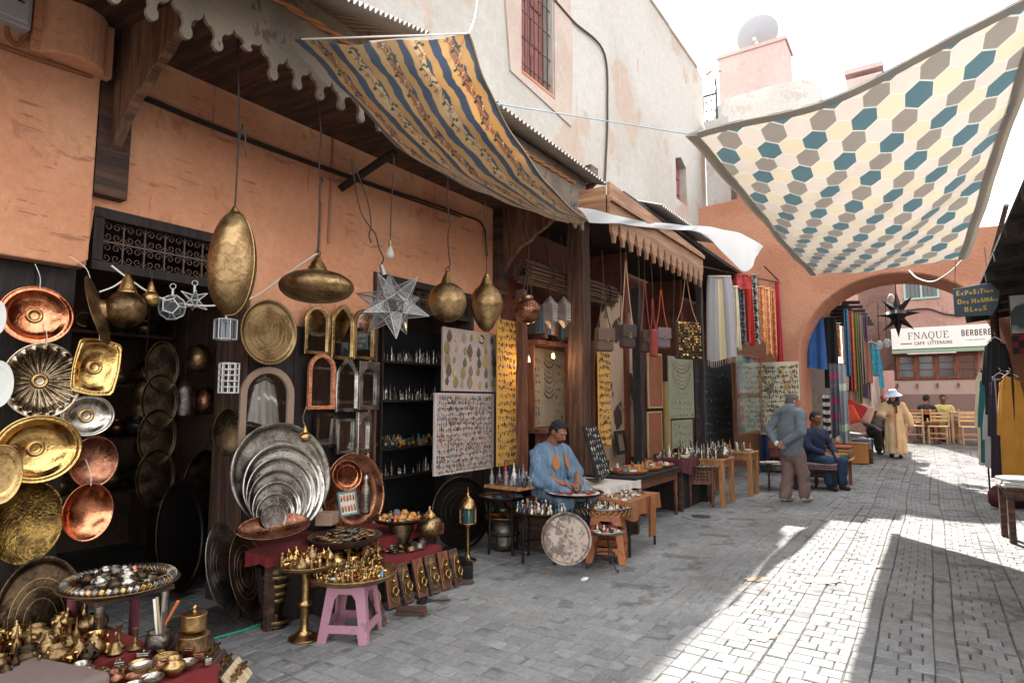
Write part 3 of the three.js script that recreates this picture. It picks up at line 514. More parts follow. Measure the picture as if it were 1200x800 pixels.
// ================= roofs and buildings behind =================
{
  const b = thing('pink_house', 'pale pink rooftop block carrying a satellite dish', 'building');
  const a0 = atS(842, 70, 21), a1 = atS(921, 62, 21), lo = atS(842, 160, 21);
  mesh('wall', box(a1.x - a0.x, a0.y, 1.2, (a0.x + a1.x) / 2, a0.y / 2, -21.6), M.pink, b);
  mesh('parapet', box(a1.x - a0.x + 0.1, 0.12, 1.3, (a0.x + a1.x) / 2, a0.y + 0.06, -21.6), M.pink, b);
  const c0 = atS(838, 128, 19), c1 = atS(958, 88, 19);
  mesh('lower_block', ext(shp([[c0.x, 0], [c1.x, 0], [c1.x, c1.y - 0.25], [c1.x - 0.4, c1.y], [c1.x - 1, c1.y + 0.05], [c0.x + 0.3, c0.y + 0.25], [c0.x, c0.y]]), 1.5).translate(0, 0, -20.5), M.cream, b);
  const d = thing('satellite_dish', 'large round satellite dish on the pale pink rooftop block', 'dish', atS(887, 64, 21.6));
  const r = 0.7;
  mesh('reflector', T(lathe([[0, 0], [r * 0.5, 0.06], [r * 0.8, 0.15], [r, 0.24], [r * 1.01, 0.25], [r * 0.8, 0.17], [r * 0.5, 0.08], [0, 0.02]], 40), 0, 0.85, 0, -1.5, 0.25, 0), plain(142, 142, 144, 0.8), d);
  mesh('feed_arm', [cyl(0.05, 0.05, 0.8, 0, 0, -0.12), box(0.1, 0.12, 0.1, 0.03, 0.34, 0.4), rod(V3(0, 0.1, 0.1), V3(0.03, 0.3, 0.4), 0.02)], plain(190, 182, 172, 0.6), d);
  const e = thing('pink_house', 'small flat pink rooftop block beyond the honeycomb awning', 'building');
  const e0 = atS(992, 94, 26), e1 = atS(1034, 84, 26);
  mesh('wall', box(e1.x - e0.x, e0.y, 3, (e0.x + e1.x) / 2, e0.y / 2, -27.5), M.pink, e);
  mesh('parapet', box(e1.x - e0.x + 0.1, 0.2, 3.1, (e0.x + e1.x) / 2, e0.y + 0.3, -27.5), M.pink, e);
  // wrought iron screen in the gap
  const g = thing('iron_screen', 'black wrought iron scroll screen in the gap beside the pink block', 'grille');
  const g0 = atS(823, 148, 18.8), g1 = atS(839, 92, 18.8), w = g1.x - g0.x, h = g1.y - g0.y; g.position.copy(g0);
  const bars = [box(w, 0.05, 0.04, w / 2, 0, 0), box(w, 0.05, 0.04, w / 2, h * 0.66, 0), box(0.05, h, 0.04, 0, h / 2, 0), box(0.05, h, 0.04, w, h / 2, 0)];
  for (let i = 0; i < 3; i++) for (let j = 0; j < 5; j++) { const pts = []; for (let k = 0; k <= 16; k++) { const a = k / 16 * 3 * PI, r = 0.08 * (1 - k / 18); pts.push([w * (i + 0.5) / 3 + Math.cos(a) * r * (i % 2 ? 1 : -1), h * (j + 0.5) / 5 + Math.sin(a) * r, 0]); } bars.push(tube(pts, 0.014, 26, 4)); }
  for (let i = 1; i < 6; i++) bars.push(box(0.015, h * 0.66, 0.015, w * i / 6, h * 0.33, 0));
  mesh('scrollwork', bars, M.iron, g);
  mesh('awning_strip', sheet((u, v) => V3(-0.1 + u * (w + 0.3), h + 0.1 + 0.12 * v + 0.05 * Math.sin(u * 12), 0.3 - v * 0.3), 20, 1, 0.01, [1, 1]), cloth(190, 160, 140), g);
}
// ================= right side shops =================
{
  const t = thing('roadside_shop', 'dark timber shop front with plank roof facing the brass stalls', 'building');
  mesh('wall', [box(0.2, 3.3, 10.6, 2.35, 1.65, -9.5), box(0.9, 1.0, 0.1, 1.9, 0.5, -6.4)], M.darkwoodV, t);
  for (let i = 0; i < 9; i++) mesh('rafter', box(2.2, 0.1, 0.09, 1.75, 3.2 + 0.02 * (i % 2), -4.6 - i * 1.2, 0, 0, 0.12), M.blackwood, t);
  for (let i = 0; i < 10; i++) mesh('plank', box(0.2, 0.03, 11, 0.78 + i * 0.208, 3.2 + i * 0.026, -9.4), M.blackwood, t);
  mesh('post', [cyl(0.07, 0.06, 3.2, 1.0, 0, -13.2, 10)], M.darkwood, t);
  const pst = tag(mesh('wooden_prop', rod(atS(1156, 330, 12.6), atS(1180, 240, 11.6), 0.04, 0.035, 8), M.darkwood), 'thin round prop slanting up behind the painted board', 'pole');
}
{
  const t = thing('added_shade_canopy', 'flat unseen canopy added to shade the street before the roadside shop', 'canopy', W(1.2, -2.4, 0));  // added out of view to block sky light and darken the near paving
  for (let i = 0; i < 16; i++) mesh('shade_strip', box(0.225, 0.03, 7.2, -1.75 + i * 0.232, 3.35 + 0.01 * (i % 2), 0), M.blackwood, t);
  for (const z of [-1.5, 3.2]) mesh('crossbeam', box(3.9, 0.1, 0.1, 0, 3.27, z), M.darkwood, t);
}
// ================= the cafe beyond the arch =================
const CF = 26;
{
  const t = thing('cafe_building', 'dusty pink cafe with white sign and wooden windows beyond the arch', 'building');
  const P = (px, py) => atS(px, py, CF), a = P(1030, 520), b = P(1250, 300);
  const w0 = P(1060, 352), w1 = P(1100, 326), v0 = P(1052, 445), v1 = P(1146, 412);
  mesh('wall', ext(shp([[a.x - 1, 0], [b.x + 6, 0], [b.x + 6, 6.5], [a.x - 1, 6.5]], [[[w0.x, w0.y], [w1.x, w0.y], [w1.x, w1.y], [w0.x, w1.y]], [[v0.x, v0.y], [v1.x, v0.y], [v1.x, v1.y], [v0.x, v1.y]]]), 0.3).translate(0, 0, -CF - 0.3), M.cafePink, t);
  mesh('back_room', [box(8, 6.3, 0.2, a.x + 3, 3.15, -CF - 2.5)], M.darkwall, t);
  // tiled dado and plaster band under the windows
  const zel = tex((x, y) => { const k = ((x / 16 | 0) + (y / 16 | 0)) % 2, q = ((x / 8 | 0) * 3 + (y / 8 | 0)) % 4; return k ? rgb(148, 128, 120) : q ? rgb(112, 88, 82) : rgb(84, 66, 70); }, 0.8, true, 256);
  const dado = P(1050, 462).y;
  mesh('tiled_dado', box(b.x + 5 - a.x, dado, 0.05, (a.x + b.x + 5) / 2, dado / 2, -CF + 0.027), mat({ map: zel, roughness: 0.5 }, true), t);
  const bd = P(1050, 446).y;
  mesh('plaster_band', box(b.x + 5 - a.x, bd - dado, 0.04, (a.x + b.x + 5) / 2, (bd + dado) / 2, -CF + 0.022), plain(176, 160, 150), t);
  // upper window with pale green frame
  const uw = new THREE.Group(); uw.name = 'window'; t.add(uw); uw.position.set((w0.x + w1.x) / 2, w0.y, -CF);
  const W0 = w1.x - w0.x, H0 = w1.y - w0.y;
  mesh('frame', [box(W0, 0.06, 0.1, 0, 0.03, 0), box(W0, 0.06, 0.1, 0, H0 - 0.03, 0), ...[-0.5, 0, 0.5].map((k) => box(0.06, H0, 0.09, k * (W0 - 0.06), H0 / 2, 0))], plain(150, 180, 166), uw);
  for (const k of [-1, 1]) mesh('pane', box(W0 / 2 - 0.08, H0 - 0.1, 0.01, k * W0 / 4, H0 / 2, -0.02), M.paneGlass = phys({ color: C(70, 76, 78), roughness: 0.12, metalness: 0.1 }), uw);
  mesh('bars', [-0.3, -0.18, -0.06, 0.06, 0.18, 0.3].map((k) => box(0.015, H0 - 0.1, 0.015, k * W0, H0 / 2, 0.03)), M.iron, uw);
  // four wooden casements
  const cw = (v1.x - v0.x) / 4, H1 = v1.y - v0.y;
  for (let i = 0; i < 4; i++) {
    const g = new THREE.Group(); g.name = 'window'; t.add(g); g.position.set(v0.x + cw * (i + 0.5), v0.y, -CF + 0.02);
    mesh('frame', [box(cw, 0.1, 0.14, 0, 0.05, 0), box(cw, 0.1, 0.14, 0, H1 - 0.05, 0), ...[-1, 1].map((k) => box(0.1, H1 - 0.2, 0.13, k * (cw / 2 - 0.05), H1 / 2, 0))], M.redwood, g);
    mesh('pane', box(cw - 0.2, H1 - 0.2, 0.012, 0, H1 / 2, -0.03), M.paneGlass, g);
    for (const k of [0.38, 0.64]) mesh('glazing_bar', box(cw - 0.2, 0.03, 0.03, 0, H1 * k, 0), M.redwood, g);
  }
  for (let i = 0; i < 5; i++) mesh('sill_bracket', box(0.05, 0.12, 0.2, v0.x + i * cw, v0.y - 0.2, -CF + 0.1), M.redwood, t);
  mesh('green_ledge', box(P(1200, 410).x - P(1046, 410).x, 0.12, 0.4, (P(1200, 410).x + P(1046, 410).x) / 2, P(1100, 412).y + 0.02, -CF + 0.2), plain(140, 166, 146), t);
  mesh('lamp_tube', box(1.4, 0.06, 0.08, P(1092, 413).x, P(1092, 413).y - 0.03, -CF + 0.35), plain(220, 222, 218, 0.4), t);
  mesh('cable', tube([P(1046, 366), P(1070, 363), P(1088, 362), P(1108, 368), P(1128, 370)].map((q) => q.add(V3(0, 0, 0.05))), 0.03, 30), M.iron, t);
  mesh('tiled_pillar', box(0.34, P(1045, 435).y, 0.34, P(1044, 460).x, P(1045, 435).y / 2, -CF + 0.6), mat({ map: tex((x, y) => (((x / 32 | 0) + (y / 32 | 0)) % 2 ? rgb(170, 84, 84) : rgb(214, 200, 190)), 0.6, true, 128), roughness: 0.5 }, true), t);
  // the sign
  const c = document.createElement('canvas'); c.width = 1024; c.height = 256; const x = c.getContext('2d');
  x.fillStyle = '#e4e2de'; x.fillRect(0, 0, 1024, 256); x.fillStyle = '#26262a'; x.textBaseline = 'alphabetic';
  x.font = '118px serif'; x.save(); x.translate(165, 140); x.scale(0.86, 1); x.fillText('FNAQUE', 0, 0); x.restore();
  x.font = 'bold 56px sans-serif'; x.save(); x.translate(232, 214); x.scale(0.82, 1); x.fillText('CAFE  LITTERAIRE', 0, 0); x.restore();
  x.fillRect(90, 188, 120, 12); x.font = 'bold 104px sans-serif'; x.save(); x.translate(700, 130); x.scale(0.66, 1); x.fillText('BERBERE', 0, 0); x.restore();
  x.font = 'bold 22px sans-serif'; x.fillText('— cafe restaurant', 730, 186);
  const st = new THREE.CanvasTexture(c); st.colorSpace = THREE.SRGBColorSpace;
  const s0 = P(1046, 410), s1 = P(1046, 386), sw = 4 * (s1.y - s0.y);
  const sg = thing('cafe_sign', 'long white sign board with black lettering above the cafe windows', 'sign', V3(s0.x + sw / 2, s0.y, -CF + 0.12));
  mesh('board', rbox(sw, s1.y - s0.y, 0.1, 0.01, 0, (s1.y - s0.y) / 2, 0), plain(228, 226, 222), sg);
  mesh('face', T(new THREE.PlaneGeometry(sw - 0.02, s1.y - s0.y - 0.02), 0, (s1.y - s0.y) / 2, 0.053), mat({ map: st, roughness: 0.6 }), sg);
  // terrace step and mosaic floor strip
  const stp = thing('cafe_terrace', 'low tiled terrace step in front of the cafe', 'step', V3(0, 0, 0));
  const y0 = ground(22.4);
  mesh('step', box(10, 0.1, 1.7, a.x + 4, y0 + 0.05, -CF + 0.86), mat({ map: zel, roughness: 0.6 }, true), stp);
}
// the covered passage and house on the shop side beyond the arch
{
  const t = thing('passage_house', 'dim covered shop row beyond the arch hung with clothes', 'building');
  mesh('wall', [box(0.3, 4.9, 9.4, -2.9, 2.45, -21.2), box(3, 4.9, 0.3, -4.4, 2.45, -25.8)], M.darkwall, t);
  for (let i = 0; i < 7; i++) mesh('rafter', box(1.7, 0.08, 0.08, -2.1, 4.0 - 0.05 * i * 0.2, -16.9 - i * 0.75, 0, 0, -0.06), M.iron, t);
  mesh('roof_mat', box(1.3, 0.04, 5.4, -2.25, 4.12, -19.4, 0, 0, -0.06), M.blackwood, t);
  const r = thing('far_house', 'plain adobe house closing the side of the cafe square', 'building');
  mesh('wall', box(3, 8, 9, 8.5, 4, -20.5), M.adobe, r);
  mesh('parapet', box(3.2, 0.2, 9.2, 8.5, 8.1, -20.5), M.adobe, r);
}
// ================= hanging lamps =================
const lampWire = (t, top, r = 0.006) => mesh('wire', [tube([[0, top, 0], [0.012, top * 0.6, 0.01], [0, 0.05, 0]], r, 16, 5), torus(0.035, r, 0, top * 0.55, 0, 0, 0.6, 0, 16, 5, 4.6)], M.wire, t);
const cap = (r, h, y = 0) => lathe([[r, y], [r * 0.96, y + h * 0.12], [r * 0.8, y + h * 0.22], [r * 0.82, y + h * 0.3], [r * 0.6, y + h * 0.5], [r * 0.62, y + h * 0.56], [r * 0.3, y + h * 0.85], [r * 0.22, y + h], [0, y + h]], 20);
function lamp(name, label, px, py, lat, build) {
  const p = atLat(px, py, lat), t = thing(name, label, 'lamp', p, 0, 'metal and glass lamps hanging over the stalls');
  build(t, (n) => n * p.distanceTo(camera.position) / F * 0.9);
  return t;
}
const HL = -3.42;
lamp('pendant_lamp', 'tall engraved brass ellipsoid lamp hanging before the scroll grille', 272, 308, HL, (t) => {
  mesh('body', T(lathe(Array.from({ length: 25 }, (_, i) => { const a = i / 24 * PI; return [0.137 * Math.sin(a) * (1 + 0.05 * Math.cos(a)), -0.315 * Math.cos(a)]; }), 36), 0, 0, 0, 0, 0, -0.03), M.brassOld, t);
  mesh('rim', [torus(0.137, 0.004, 0, 0, 0, 0, 0.5, 0, 48, 5).scale(1, 2.3, 1), cap(0.03, 0.05, 0.305)], M.brass, t);
  mesh('wire', [tube([[0, 0.34, 0], [0.005, 0.6, 0], [0, 0.9, 0], [0, 1.5, 0.04]], 0.006, 20, 5), tube([[0.0, 0.62, 0], [0.02, 0.8, 0], [0.045, 0.86, 0], [0.07, 0.8, 0], [0.085, 0.68, 0], [0.09, 0.64, 0]], 0.006, 20, 5)], M.wire, t);
});
lamp('pendant_lamp', 'flattened brass saucer lamp with stepped cap on a long wire', 371, 336, HL, (t) => {
  mesh('body', lathe(Array.from({ length: 25 }, (_, i) => { const a = i / 24 * PI; return [0.247 * Math.sin(a) ** 0.85, -0.108 * Math.cos(a)]; }), 44), M.brassOld, t);
  mesh('cap', cap(0.075, 0.11, 0.1), M.brass, t);
  mesh('wire', [torus(0.02, 0.004, 0, 0.23, 0, 0, 0.4, 0, 14, 5), tube([[0, 0.24, 0], [0.004, 0.5, 0], [0.0, 0.72, 0], [0.02, 0.78, 0], [0.03, 0.74, 0]], 0.008, 20, 5), tube([[0, 0.72, 0], [0.01, 0.9, 0.02], [0.02, 1.05, 0.02], [0.0, 1.4, 0.05]], 0.005, 20, 5)], M.wire, t);
});
lamp('glass_star_lamp', 'many-pointed clear glass star lamp with metal edges', 460, 357, HL, (t) => {
  const dod = flat(new THREE.DodecahedronGeometry(0.135, 0)), p = dod.attributes.position, edges = new Map(), R = 0.3;
  t.rotation.set(0.25, 0.5, 0.12);
  const gm = phys({ color: C(236, 238, 240), transmission: 0.93, roughness: 0.08, thickness: 0, metalness: 0 });
  for (let f = 0; f < 12; f++) {
    const v = []; for (let k = 0; k < 9; k++) { const q = V3().fromBufferAttribute(p, f * 9 + k); if (!v.some((w) => w.distanceTo(q) < 1e-3)) v.push(q); }
    const c = v.reduce((m, q) => m.add(q), V3()).divideScalar(v.length), ux = v[0].clone().sub(c).normalize(), uy = c.clone().normalize().cross(ux), tip = c.clone().normalize().multiplyScalar(R);
    v.sort((m, n) => Math.atan2(m.clone().sub(c).dot(uy), m.clone().sub(c).dot(ux)) - Math.atan2(n.clone().sub(c).dot(uy), n.clone().sub(c).dot(ux)));
    for (let k = 0; k < v.length; k++) {
      const a = v[k], b = v[(k + 1) % v.length], g = new THREE.BufferGeometry();
      g.setAttribute('position', new THREE.Float32BufferAttribute([...a.toArray(), ...b.toArray(), ...tip.toArray()], 3)); g.computeVertexNormals();
      mesh('glass_pane', g, gm, t);
      for (const [m, n] of [[a, b], [a, tip]]) { const key = [m, n].map((q) => q.toArray().map((z) => z.toFixed(3)).join()).sort().join('|'); if (!edges.has(key)) edges.set(key, rod(m, n, 0.004, 0.003, 5)); }
    }
  }
  mesh('metal_edges', [...edges.values(), cyl(0.022, 0.02, 0.08, 0, 0.24, 0, 10)], M.tin, t);
  mesh('hook', [tube([[0, 0.32, 0], [0.03, 0.36, 0], [0.02, 0.44, 0], [0.02, 0.56, 0], [0, 0.6, 0], [-0.03, 0.56, 0], [-0.03, 0.5, 0]], 0.006, 24, 5), tube([[0, 0.6, 0], [0.03, 0.75, 0], [0.02, 1.0, 0], [0, 1.15, 0]], 0.005, 16, 5), tube([[0, 0.6, 0], [-0.04, 0.75, 0], [-0.02, 1.0, 0], [0, 1.15, 0]], 0.005, 16, 5)], M.wire, t);
});
lamp('light_bulb', 'bare clouded light bulb dangling above the glass star', 457, 298, HL + 0.05, (t) => {
  mesh('glass', lathe([[0, -0.04], [0.02, -0.036], [0.032, -0.015], [0.033, 0.0], [0.026, 0.025], [0.016, 0.045], [0.014, 0.06]], 18), phys({ color: C(214, 206, 196), transmission: 0.5, roughness: 0.35, thickness: 0 }), t);
  mesh('socket', cyl(0.015, 0.014, 0.05, 0, 0.058, 0, 12), M.brassOld, t);
  mesh('cord', tube([[0, 0.1, 0], [0.0, 0.3, 0], [0.01, 0.5, 0], [0.04, 0.62, 0.02], [0.02, 0.8, 0]], 0.005, 20, 5), M.wire, t);
});
lamp('pendant_lamp', 'round hammered brass globe lamp beside the glass star', 524, 354, HL, (t) => {
  mesh('body', sph(0.168, 0, 0, 0, 1, 1.04, 1, 40), M.brassOld, t);
  mesh('cap', cap(0.07, 0.13, 0.145), M.brass, t);
  mesh('wire', [torus(0.02, 0.004, 0, 0.29, 0, 0, 0.4, 0, 14, 5), tube([[0, 0.3, 0], [0.03, 0.33, 0], [0.015, 0.4, 0], [0, 0.6, 0], [0.02, 0.68, 0], [0.0, 0.8, 0], [-0.01, 1.2, 0]], 0.006, 26, 5)], M.wire, t);
});
lamp('pendant_lamp', 'pear-shaped hammered brass lamp tapering downwards', 570, 358, HL, (t) => {
  mesh('body', lathe([[0, -0.25], [0.03, -0.245], [0.07, -0.21], [0.115, -0.13], [0.152, -0.03], [0.158, 0.03], [0.145, 0.09], [0.11, 0.15], [0.07, 0.19], [0.055, 0.21]], 40), M.brassOld, t);
  mesh('cap', cap(0.06, 0.11, 0.2), M.brass, t);
  mesh('wire', tube([[0, 0.3, 0], [0.0, 0.45, 0], [0.01, 0.7, 0.02], [0, 1.0, 0.03]], 0.005, 16, 5), M.wire, t);
});
lamp('pierced_lantern', 'small pierced copper globe lantern hanging on three chains', 618, 364, HL, (t) => {
  const ico = flat(new THREE.IcosahedronGeometry(0.14, 4)), p = ico.attributes.position, out = [], a = [V3(), V3(), V3()];
  for (let f = 0; f < p.count; f += 3) {
    a.forEach((q, k) => q.fromBufferAttribute(p, f + k)); const c = a[0].clone().add(a[1]).add(a[2]).divideScalar(3), b = a.map((q) => q.clone().lerp(c, 0.42));
    for (let k = 0; k < 3; k++) { const n = (k + 1) % 3; for (const q of [a[k], a[n], b[n], a[k], b[n], b[k]]) out.push(q.x, q.y, q.z); }
  }
  const g = new THREE.BufferGeometry(); g.setAttribute('position', new THREE.Float32BufferAttribute(out, 3)); g.setAttribute('normal', new THREE.Float32BufferAttribute(out.map((v) => v / 0.14), 3));
  mesh('globe', g, M.copperDark, t);
  mesh('collar', lathe([[0.06, 0.12], [0.065, 0.15], [0.055, 0.16], [0.05, 0.15]], 20), M.brassOld, t);
  mesh('chains', [0, 2.1, 4.2].map((k) => tube([[0.055 * Math.cos(k), 0.15, 0.055 * Math.sin(k)], [0.03 * Math.cos(k), 0.3, 0.03 * Math.sin(k)], [0, 0.41, 0]], 0.006, 10, 5)).concat([torus(0.02, 0.005, 0, 0.42, 0, 0, 0, 0, 12, 5), tube([[0, 0.44, 0], [0.02, 0.7, 0], [0.01, 1, 0.1]], 0.004, 8, 5)]), M.wire, t);
});
for (const [px, lab] of [[645, 'pierced tin lantern with square panels beside the timber post'], [661, 'second pierced tin panel lantern, touching the timber post']]) lamp('tin_lantern', lab, px, 366, -3.5, (t) => {
  for (let k = 0; k < 4; k++) {
    const holes = []; for (let i = 0; i < 3; i++) for (let j = 0; j < 5; j++) { const cx = -0.03 + i * 0.03, cy = -0.07 + j * 0.035, h = []; for (let q = 0; q < 6; q++) h.push([cx + 0.009 * Math.cos(q * PI / 3), cy + 0.009 * Math.sin(q * PI / 3)]); holes.push(h); }
    mesh('panel', T(ext(shp([[-0.055, -0.1], [0.055, -0.1], [0.055, 0.1], [-0.055, 0.1]], holes), 0.003), 0.058 * Math.sin(k * PI / 2), 0, 0.058 * Math.cos(k * PI / 2), 0, k * PI / 2, 0), M.tin, t);
  }
  mesh('top', [T(new THREE.ConeGeometry(0.085, 0.09, 4), 0, 0.147, 0, 0, PI / 4, 0), T(new THREE.ConeGeometry(0.08, 0.09, 4), 0, -0.147, 0, PI, PI / 4, 0)], M.tin, t);
  mesh('wire', tube([[0, 0.19, 0], [0.01, 0.4, 0], [0, 0.9, 0.05]], 0.004, 8, 5), M.wire, t);
});
// small lamps on the white line by the door
const SL = -4.15;
lamp('pendant_lamp', 'dark brass ball lamp with tall stepped cap on the white line', 147, 362, SL, (t) => { mesh('body', sph(0.118, 0, 0, 0, 1, 1, 1, 32), M.bronzeLamp = metal(rgb(140, 112, 76), rgb(78, 62, 46), 0.3, 0.3, 0.5, 0.001, true), t); mesh('cap', cap(0.06, 0.13, 0.1), M.brass, t); mesh('wire', tube([[0, 0.23, 0], [0, 0.28, 0]], 0.004, 3, 5), M.wire, t); });
lamp('pendant_lamp', 'tiny brass ball lamp hanging beside the dark ball lamp', 176, 350, SL, (t) => { mesh('body', sph(0.052, 0, 0, 0, 1, 1.05, 1, 24), M.brass, t); mesh('cap', cap(0.03, 0.075, 0.045), M.brass, t); mesh('wire', tube([[0, 0.12, 0], [0, 0.16, 0]], 0.003, 3, 5), M.wire, t); });
function wireSolid(name, label, px, py, lat, geo, r) { return lamp(name, label, px, py, lat, (t) => {
  const e = new THREE.EdgesGeometry(geo, 1), p = e.attributes.position, gs = []; for (let i = 0; i < p.count; i += 2) gs.push(rod(V3().fromBufferAttribute(p, i), V3().fromBufferAttribute(p, i + 1), r, r, 5));
  mesh('frame', gs, M.whiteMetal ??= plain(204, 200, 196, 0.5, { metalness: 0.4 }), t);
  geo.scale(0.97, 0.97, 0.97); mesh('glass', geo, M.lampGlass ??= phys({ color: C(200, 206, 210), transmission: 0.92, roughness: 0.06, thickness: 0 }), t);
  geo.computeBoundingBox(); const y = geo.boundingBox.max.y; mesh('loop', [cyl(0.008, 0.008, 0.05, 0, y, 0, 8), torus(0.018, 0.003, 0, y + 0.065, 0, 0, 0.5, 0, 12, 5)], M.whiteMetal, t); t.rotation.y = 0.4;
}); }
wireSolid('wire_lantern', 'faceted glass ball lantern with white metal edges', 201, 360, SL, new THREE.DodecahedronGeometry(0.085, 0), 0.005);
{ const st = []; const ic = flat(new THREE.OctahedronGeometry(0.035, 0)), p = ic.attributes.position; for (let f = 0; f < p.count; f += 3) { const v = [0, 1, 2].map((k) => V3().fromBufferAttribute(p, f + k)), tip = v[0].clone().add(v[1]).add(v[2]).normalize().multiplyScalar(0.1); for (let k = 0; k < 3; k++) st.push(...v[k].toArray(), ...v[(k + 1) % 3].toArray(), ...tip.toArray()); }
  const g = new THREE.BufferGeometry(); g.setAttribute('position', new THREE.Float32BufferAttribute(st, 3)); g.computeVertexNormals(); wireSolid('wire_lantern', 'small glass star lantern with white metal edges', 227, 352, SL, flat(g), 0.004); }
wireSolid('wire_lantern', 'tall glass lantern with white metal frame below the brass ellipsoid', 264, 386, SL, T(new THREE.CylinderGeometry(0.075, 0.075, 0.14, 6, 2)), 0.005);
lamp('wire_lantern', 'white metal cage lantern hanging above the dark dish', 268, 443, SL, (t) => {
  const g = []; for (let i = 0; i < 10; i++) { const a = i * PI / 5; g.push(cyl(0.005, 0.005, 0.21, 0.068 * Math.cos(a), -0.105, 0.068 * Math.sin(a), 5)); } for (let j = 0; j < 6; j++) g.push(torus(0.068, 0.005, 0, -0.105 + j * 0.042, 0, PI / 2, 0, 0, 24, 5)); mesh('cage', g, M.whiteMetal, t);
  mesh('bulb', sph(0.018, 0, -0.02, 0), M.copper, t); mesh('hanger', tube([[0, 0.1, 0], [0, 0.2, 0], [0.01, 0.3, 0]], 0.003, 6, 5), M.wire, t); });
tag(mesh('white_line', [tube([atLat(130, 311, SL), atLat(147, 324, SL), atLat(185, 348, SL), atLat(233, 358, SL + 0.05), atLat(290, 351, SL + 0.3), atLat(335, 322, SL + 0.5), atLat(371, 297, HL)], 0.006, 60), tube([atLat(116, 342, SL), atLat(132, 336, SL), atLat(147, 326, SL)], 0.005, 12)], M.rope), 'white cord line carrying the small lamps by the door', 'cord');
// ================= dishes and basins hung beside the first door =================
// polar dish: r in 0..1 -> height, with a wave round the rim; facing +x, then tilted
function dish(prof, { wave = 0, n = 0, seg = 44, sq = 0 } = {}) {
  const skin = (off) => surf((u, v) => {
    const a = u * 2 * PI, k = prof.length - 1, f = v * k, i = Math.min(k - 1, Math.floor(f)), q = f - i; let r = prof[i][0] + (prof[i + 1][0] - prof[i][0]) * q, h = prof[i][1] + (prof[i + 1][1] - prof[i][1]) * q;
    if (n) { const w = Math.cos(a * n) * wave * sst(0.15, 0.5, r) * (1 - sst(0.8, 0.95, r)); h += w; }
    const m = sq * sst(0.55, 1, r), c = Math.cos(a), s = Math.sin(a), e = 1 - m + m / Math.max(Math.abs(c), Math.abs(s)) * 0.98;
    return V3(h + off, r * s * e, r * c * e);
  }, n ? n * 8 : seg, k2(prof), [1, 1]);
  return skin(0);
}
const k2 = (p) => (p.length - 1) * 2;
const P_basin = [[0, -0.28], [0.1, -0.28], [0.13, -0.27], [0.45, -0.24], [0.66, -0.17], [0.78, -0.05], [0.83, 0.0], [0.86, 0.015], [0.94, 0.01], [0.97, 0.03], [1, 0.02], [1, 0], [0.84, -0.04], [0.5, -0.26], [0, -0.31]];
const P_plate = [[0, -0.05], [0.3, -0.05], [0.62, -0.045], [0.7, -0.02], [0.74, 0], [0.93, 0.015], [0.97, 0.04], [1, 0.035], [1, 0.02], [0.74, -0.02], [0.6, -0.06], [0, -0.065]];
const P_flat = [[0, -0.06], [0.4, -0.06], [0.8, -0.06], [0.88, -0.055], [0.92, 0], [0.97, 0.03], [1, 0.025], [1, 0.01], [0.9, -0.07], [0, -0.08]];
const P_dome = [[0, -0.42], [0.25, -0.4], [0.5, -0.34], [0.7, -0.24], [0.86, -0.1], [0.94, 0], [0.98, 0.02], [1, 0.01], [0.98, -0.01], [0.8, -0.19], [0.5, -0.37], [0, -0.45]];
const P_hat = [[0, 0.55], [0.12, 0.54], [0.2, 0.5], [0.26, 0.36], [0.3, 0.2], [0.6, 0.06], [0.95, 0], [1, 0.01], [1, -0.01], [0.6, 0.04], [0.28, 0.17], [0, 0.5]];
function hung(name, label, px, py, w, h, lat, prof, m, o = {}) {
  const c = atLat(px, py, lat), Hd = Math.abs(atLat(px, py - h / 2, lat).y - atLat(px, py + h / 2, lat).y); let Wd = atLat(px - w / 2, py, lat).distanceTo(atLat(px + w / 2, py, lat));
  const t = thing(name, label, o.cat ?? 'dish', c, o.yaw ?? 0, o.group ?? 'metal dishes and basins hung on the boards');
  if (o.round) Wd = Hd;
  const k = Math.min(Wd, Hd) / 2;
  const g = dish(prof, o); g.scale(o.deep ? k * o.deep : k, Hd / 2, Wd / 2);
  if (o.tilt || o.lean) t.rotation.set(0, o.yaw ?? 0, o.lean ?? 0, 'YZX');
  if (o.roll) g.rotateX(o.roll);
  mesh('bowl', g, m, t);
  if (o.drain) mesh('drain_ring', T(new THREE.TorusGeometry(0.035, 0.012, 8, 20), -0.25 * k * (o.deep ?? 1), 0, 0, 0, PI / 2, 0), M.brass, t);
  if (o.rim) { const r = T(new THREE.TorusGeometry(1, 0.018, 6, 48), 0, 0, 0, 0, PI / 2, 0); r.scale(k * 0.6, Hd / 2 * 0.985, Wd / 2 * 0.985); if (o.roll) r.rotateX(o.roll); mesh('rolled_rim', r, o.rim, t); }
  if (o.string) mesh('string', tube([[0.01, Hd / 2 - 0.015, 0], [0.004, Hd / 2 + 0.05, 0], [-0.06, Hd / 2 + 0.14, 0.01]], 0.0022, 8, 5), M.rope, t);
  if (o.ring) mesh('engraved_ring', [0.35, 0.52, 0.66].map((q) => { const r = T(new THREE.TorusGeometry(q, 0.012, 5, 44), 0.004, 0, 0, 0, PI / 2, 0); r.scale(k * 0.4, Hd / 2, Wd / 2); return r.translate(-0.055 * k, 0, 0); }), o.ring, t);
  return t;
}
const DL = -4.32;
hung('basin', 'oval polished copper basin with drain ring, topmost on the boards', 43, 369, 90, 68, DL, P_basin, M.copper, { drain: 1, string: 1, rim: M.copper });
hung('brass_dish', 'engraved brass cone dish tilted sideways beside the copper basin', 114, 364, 62, 84, DL + 0.12, P_hat, M.brassOld, { yaw: 0.9, lean: 0.3, string: 1 });
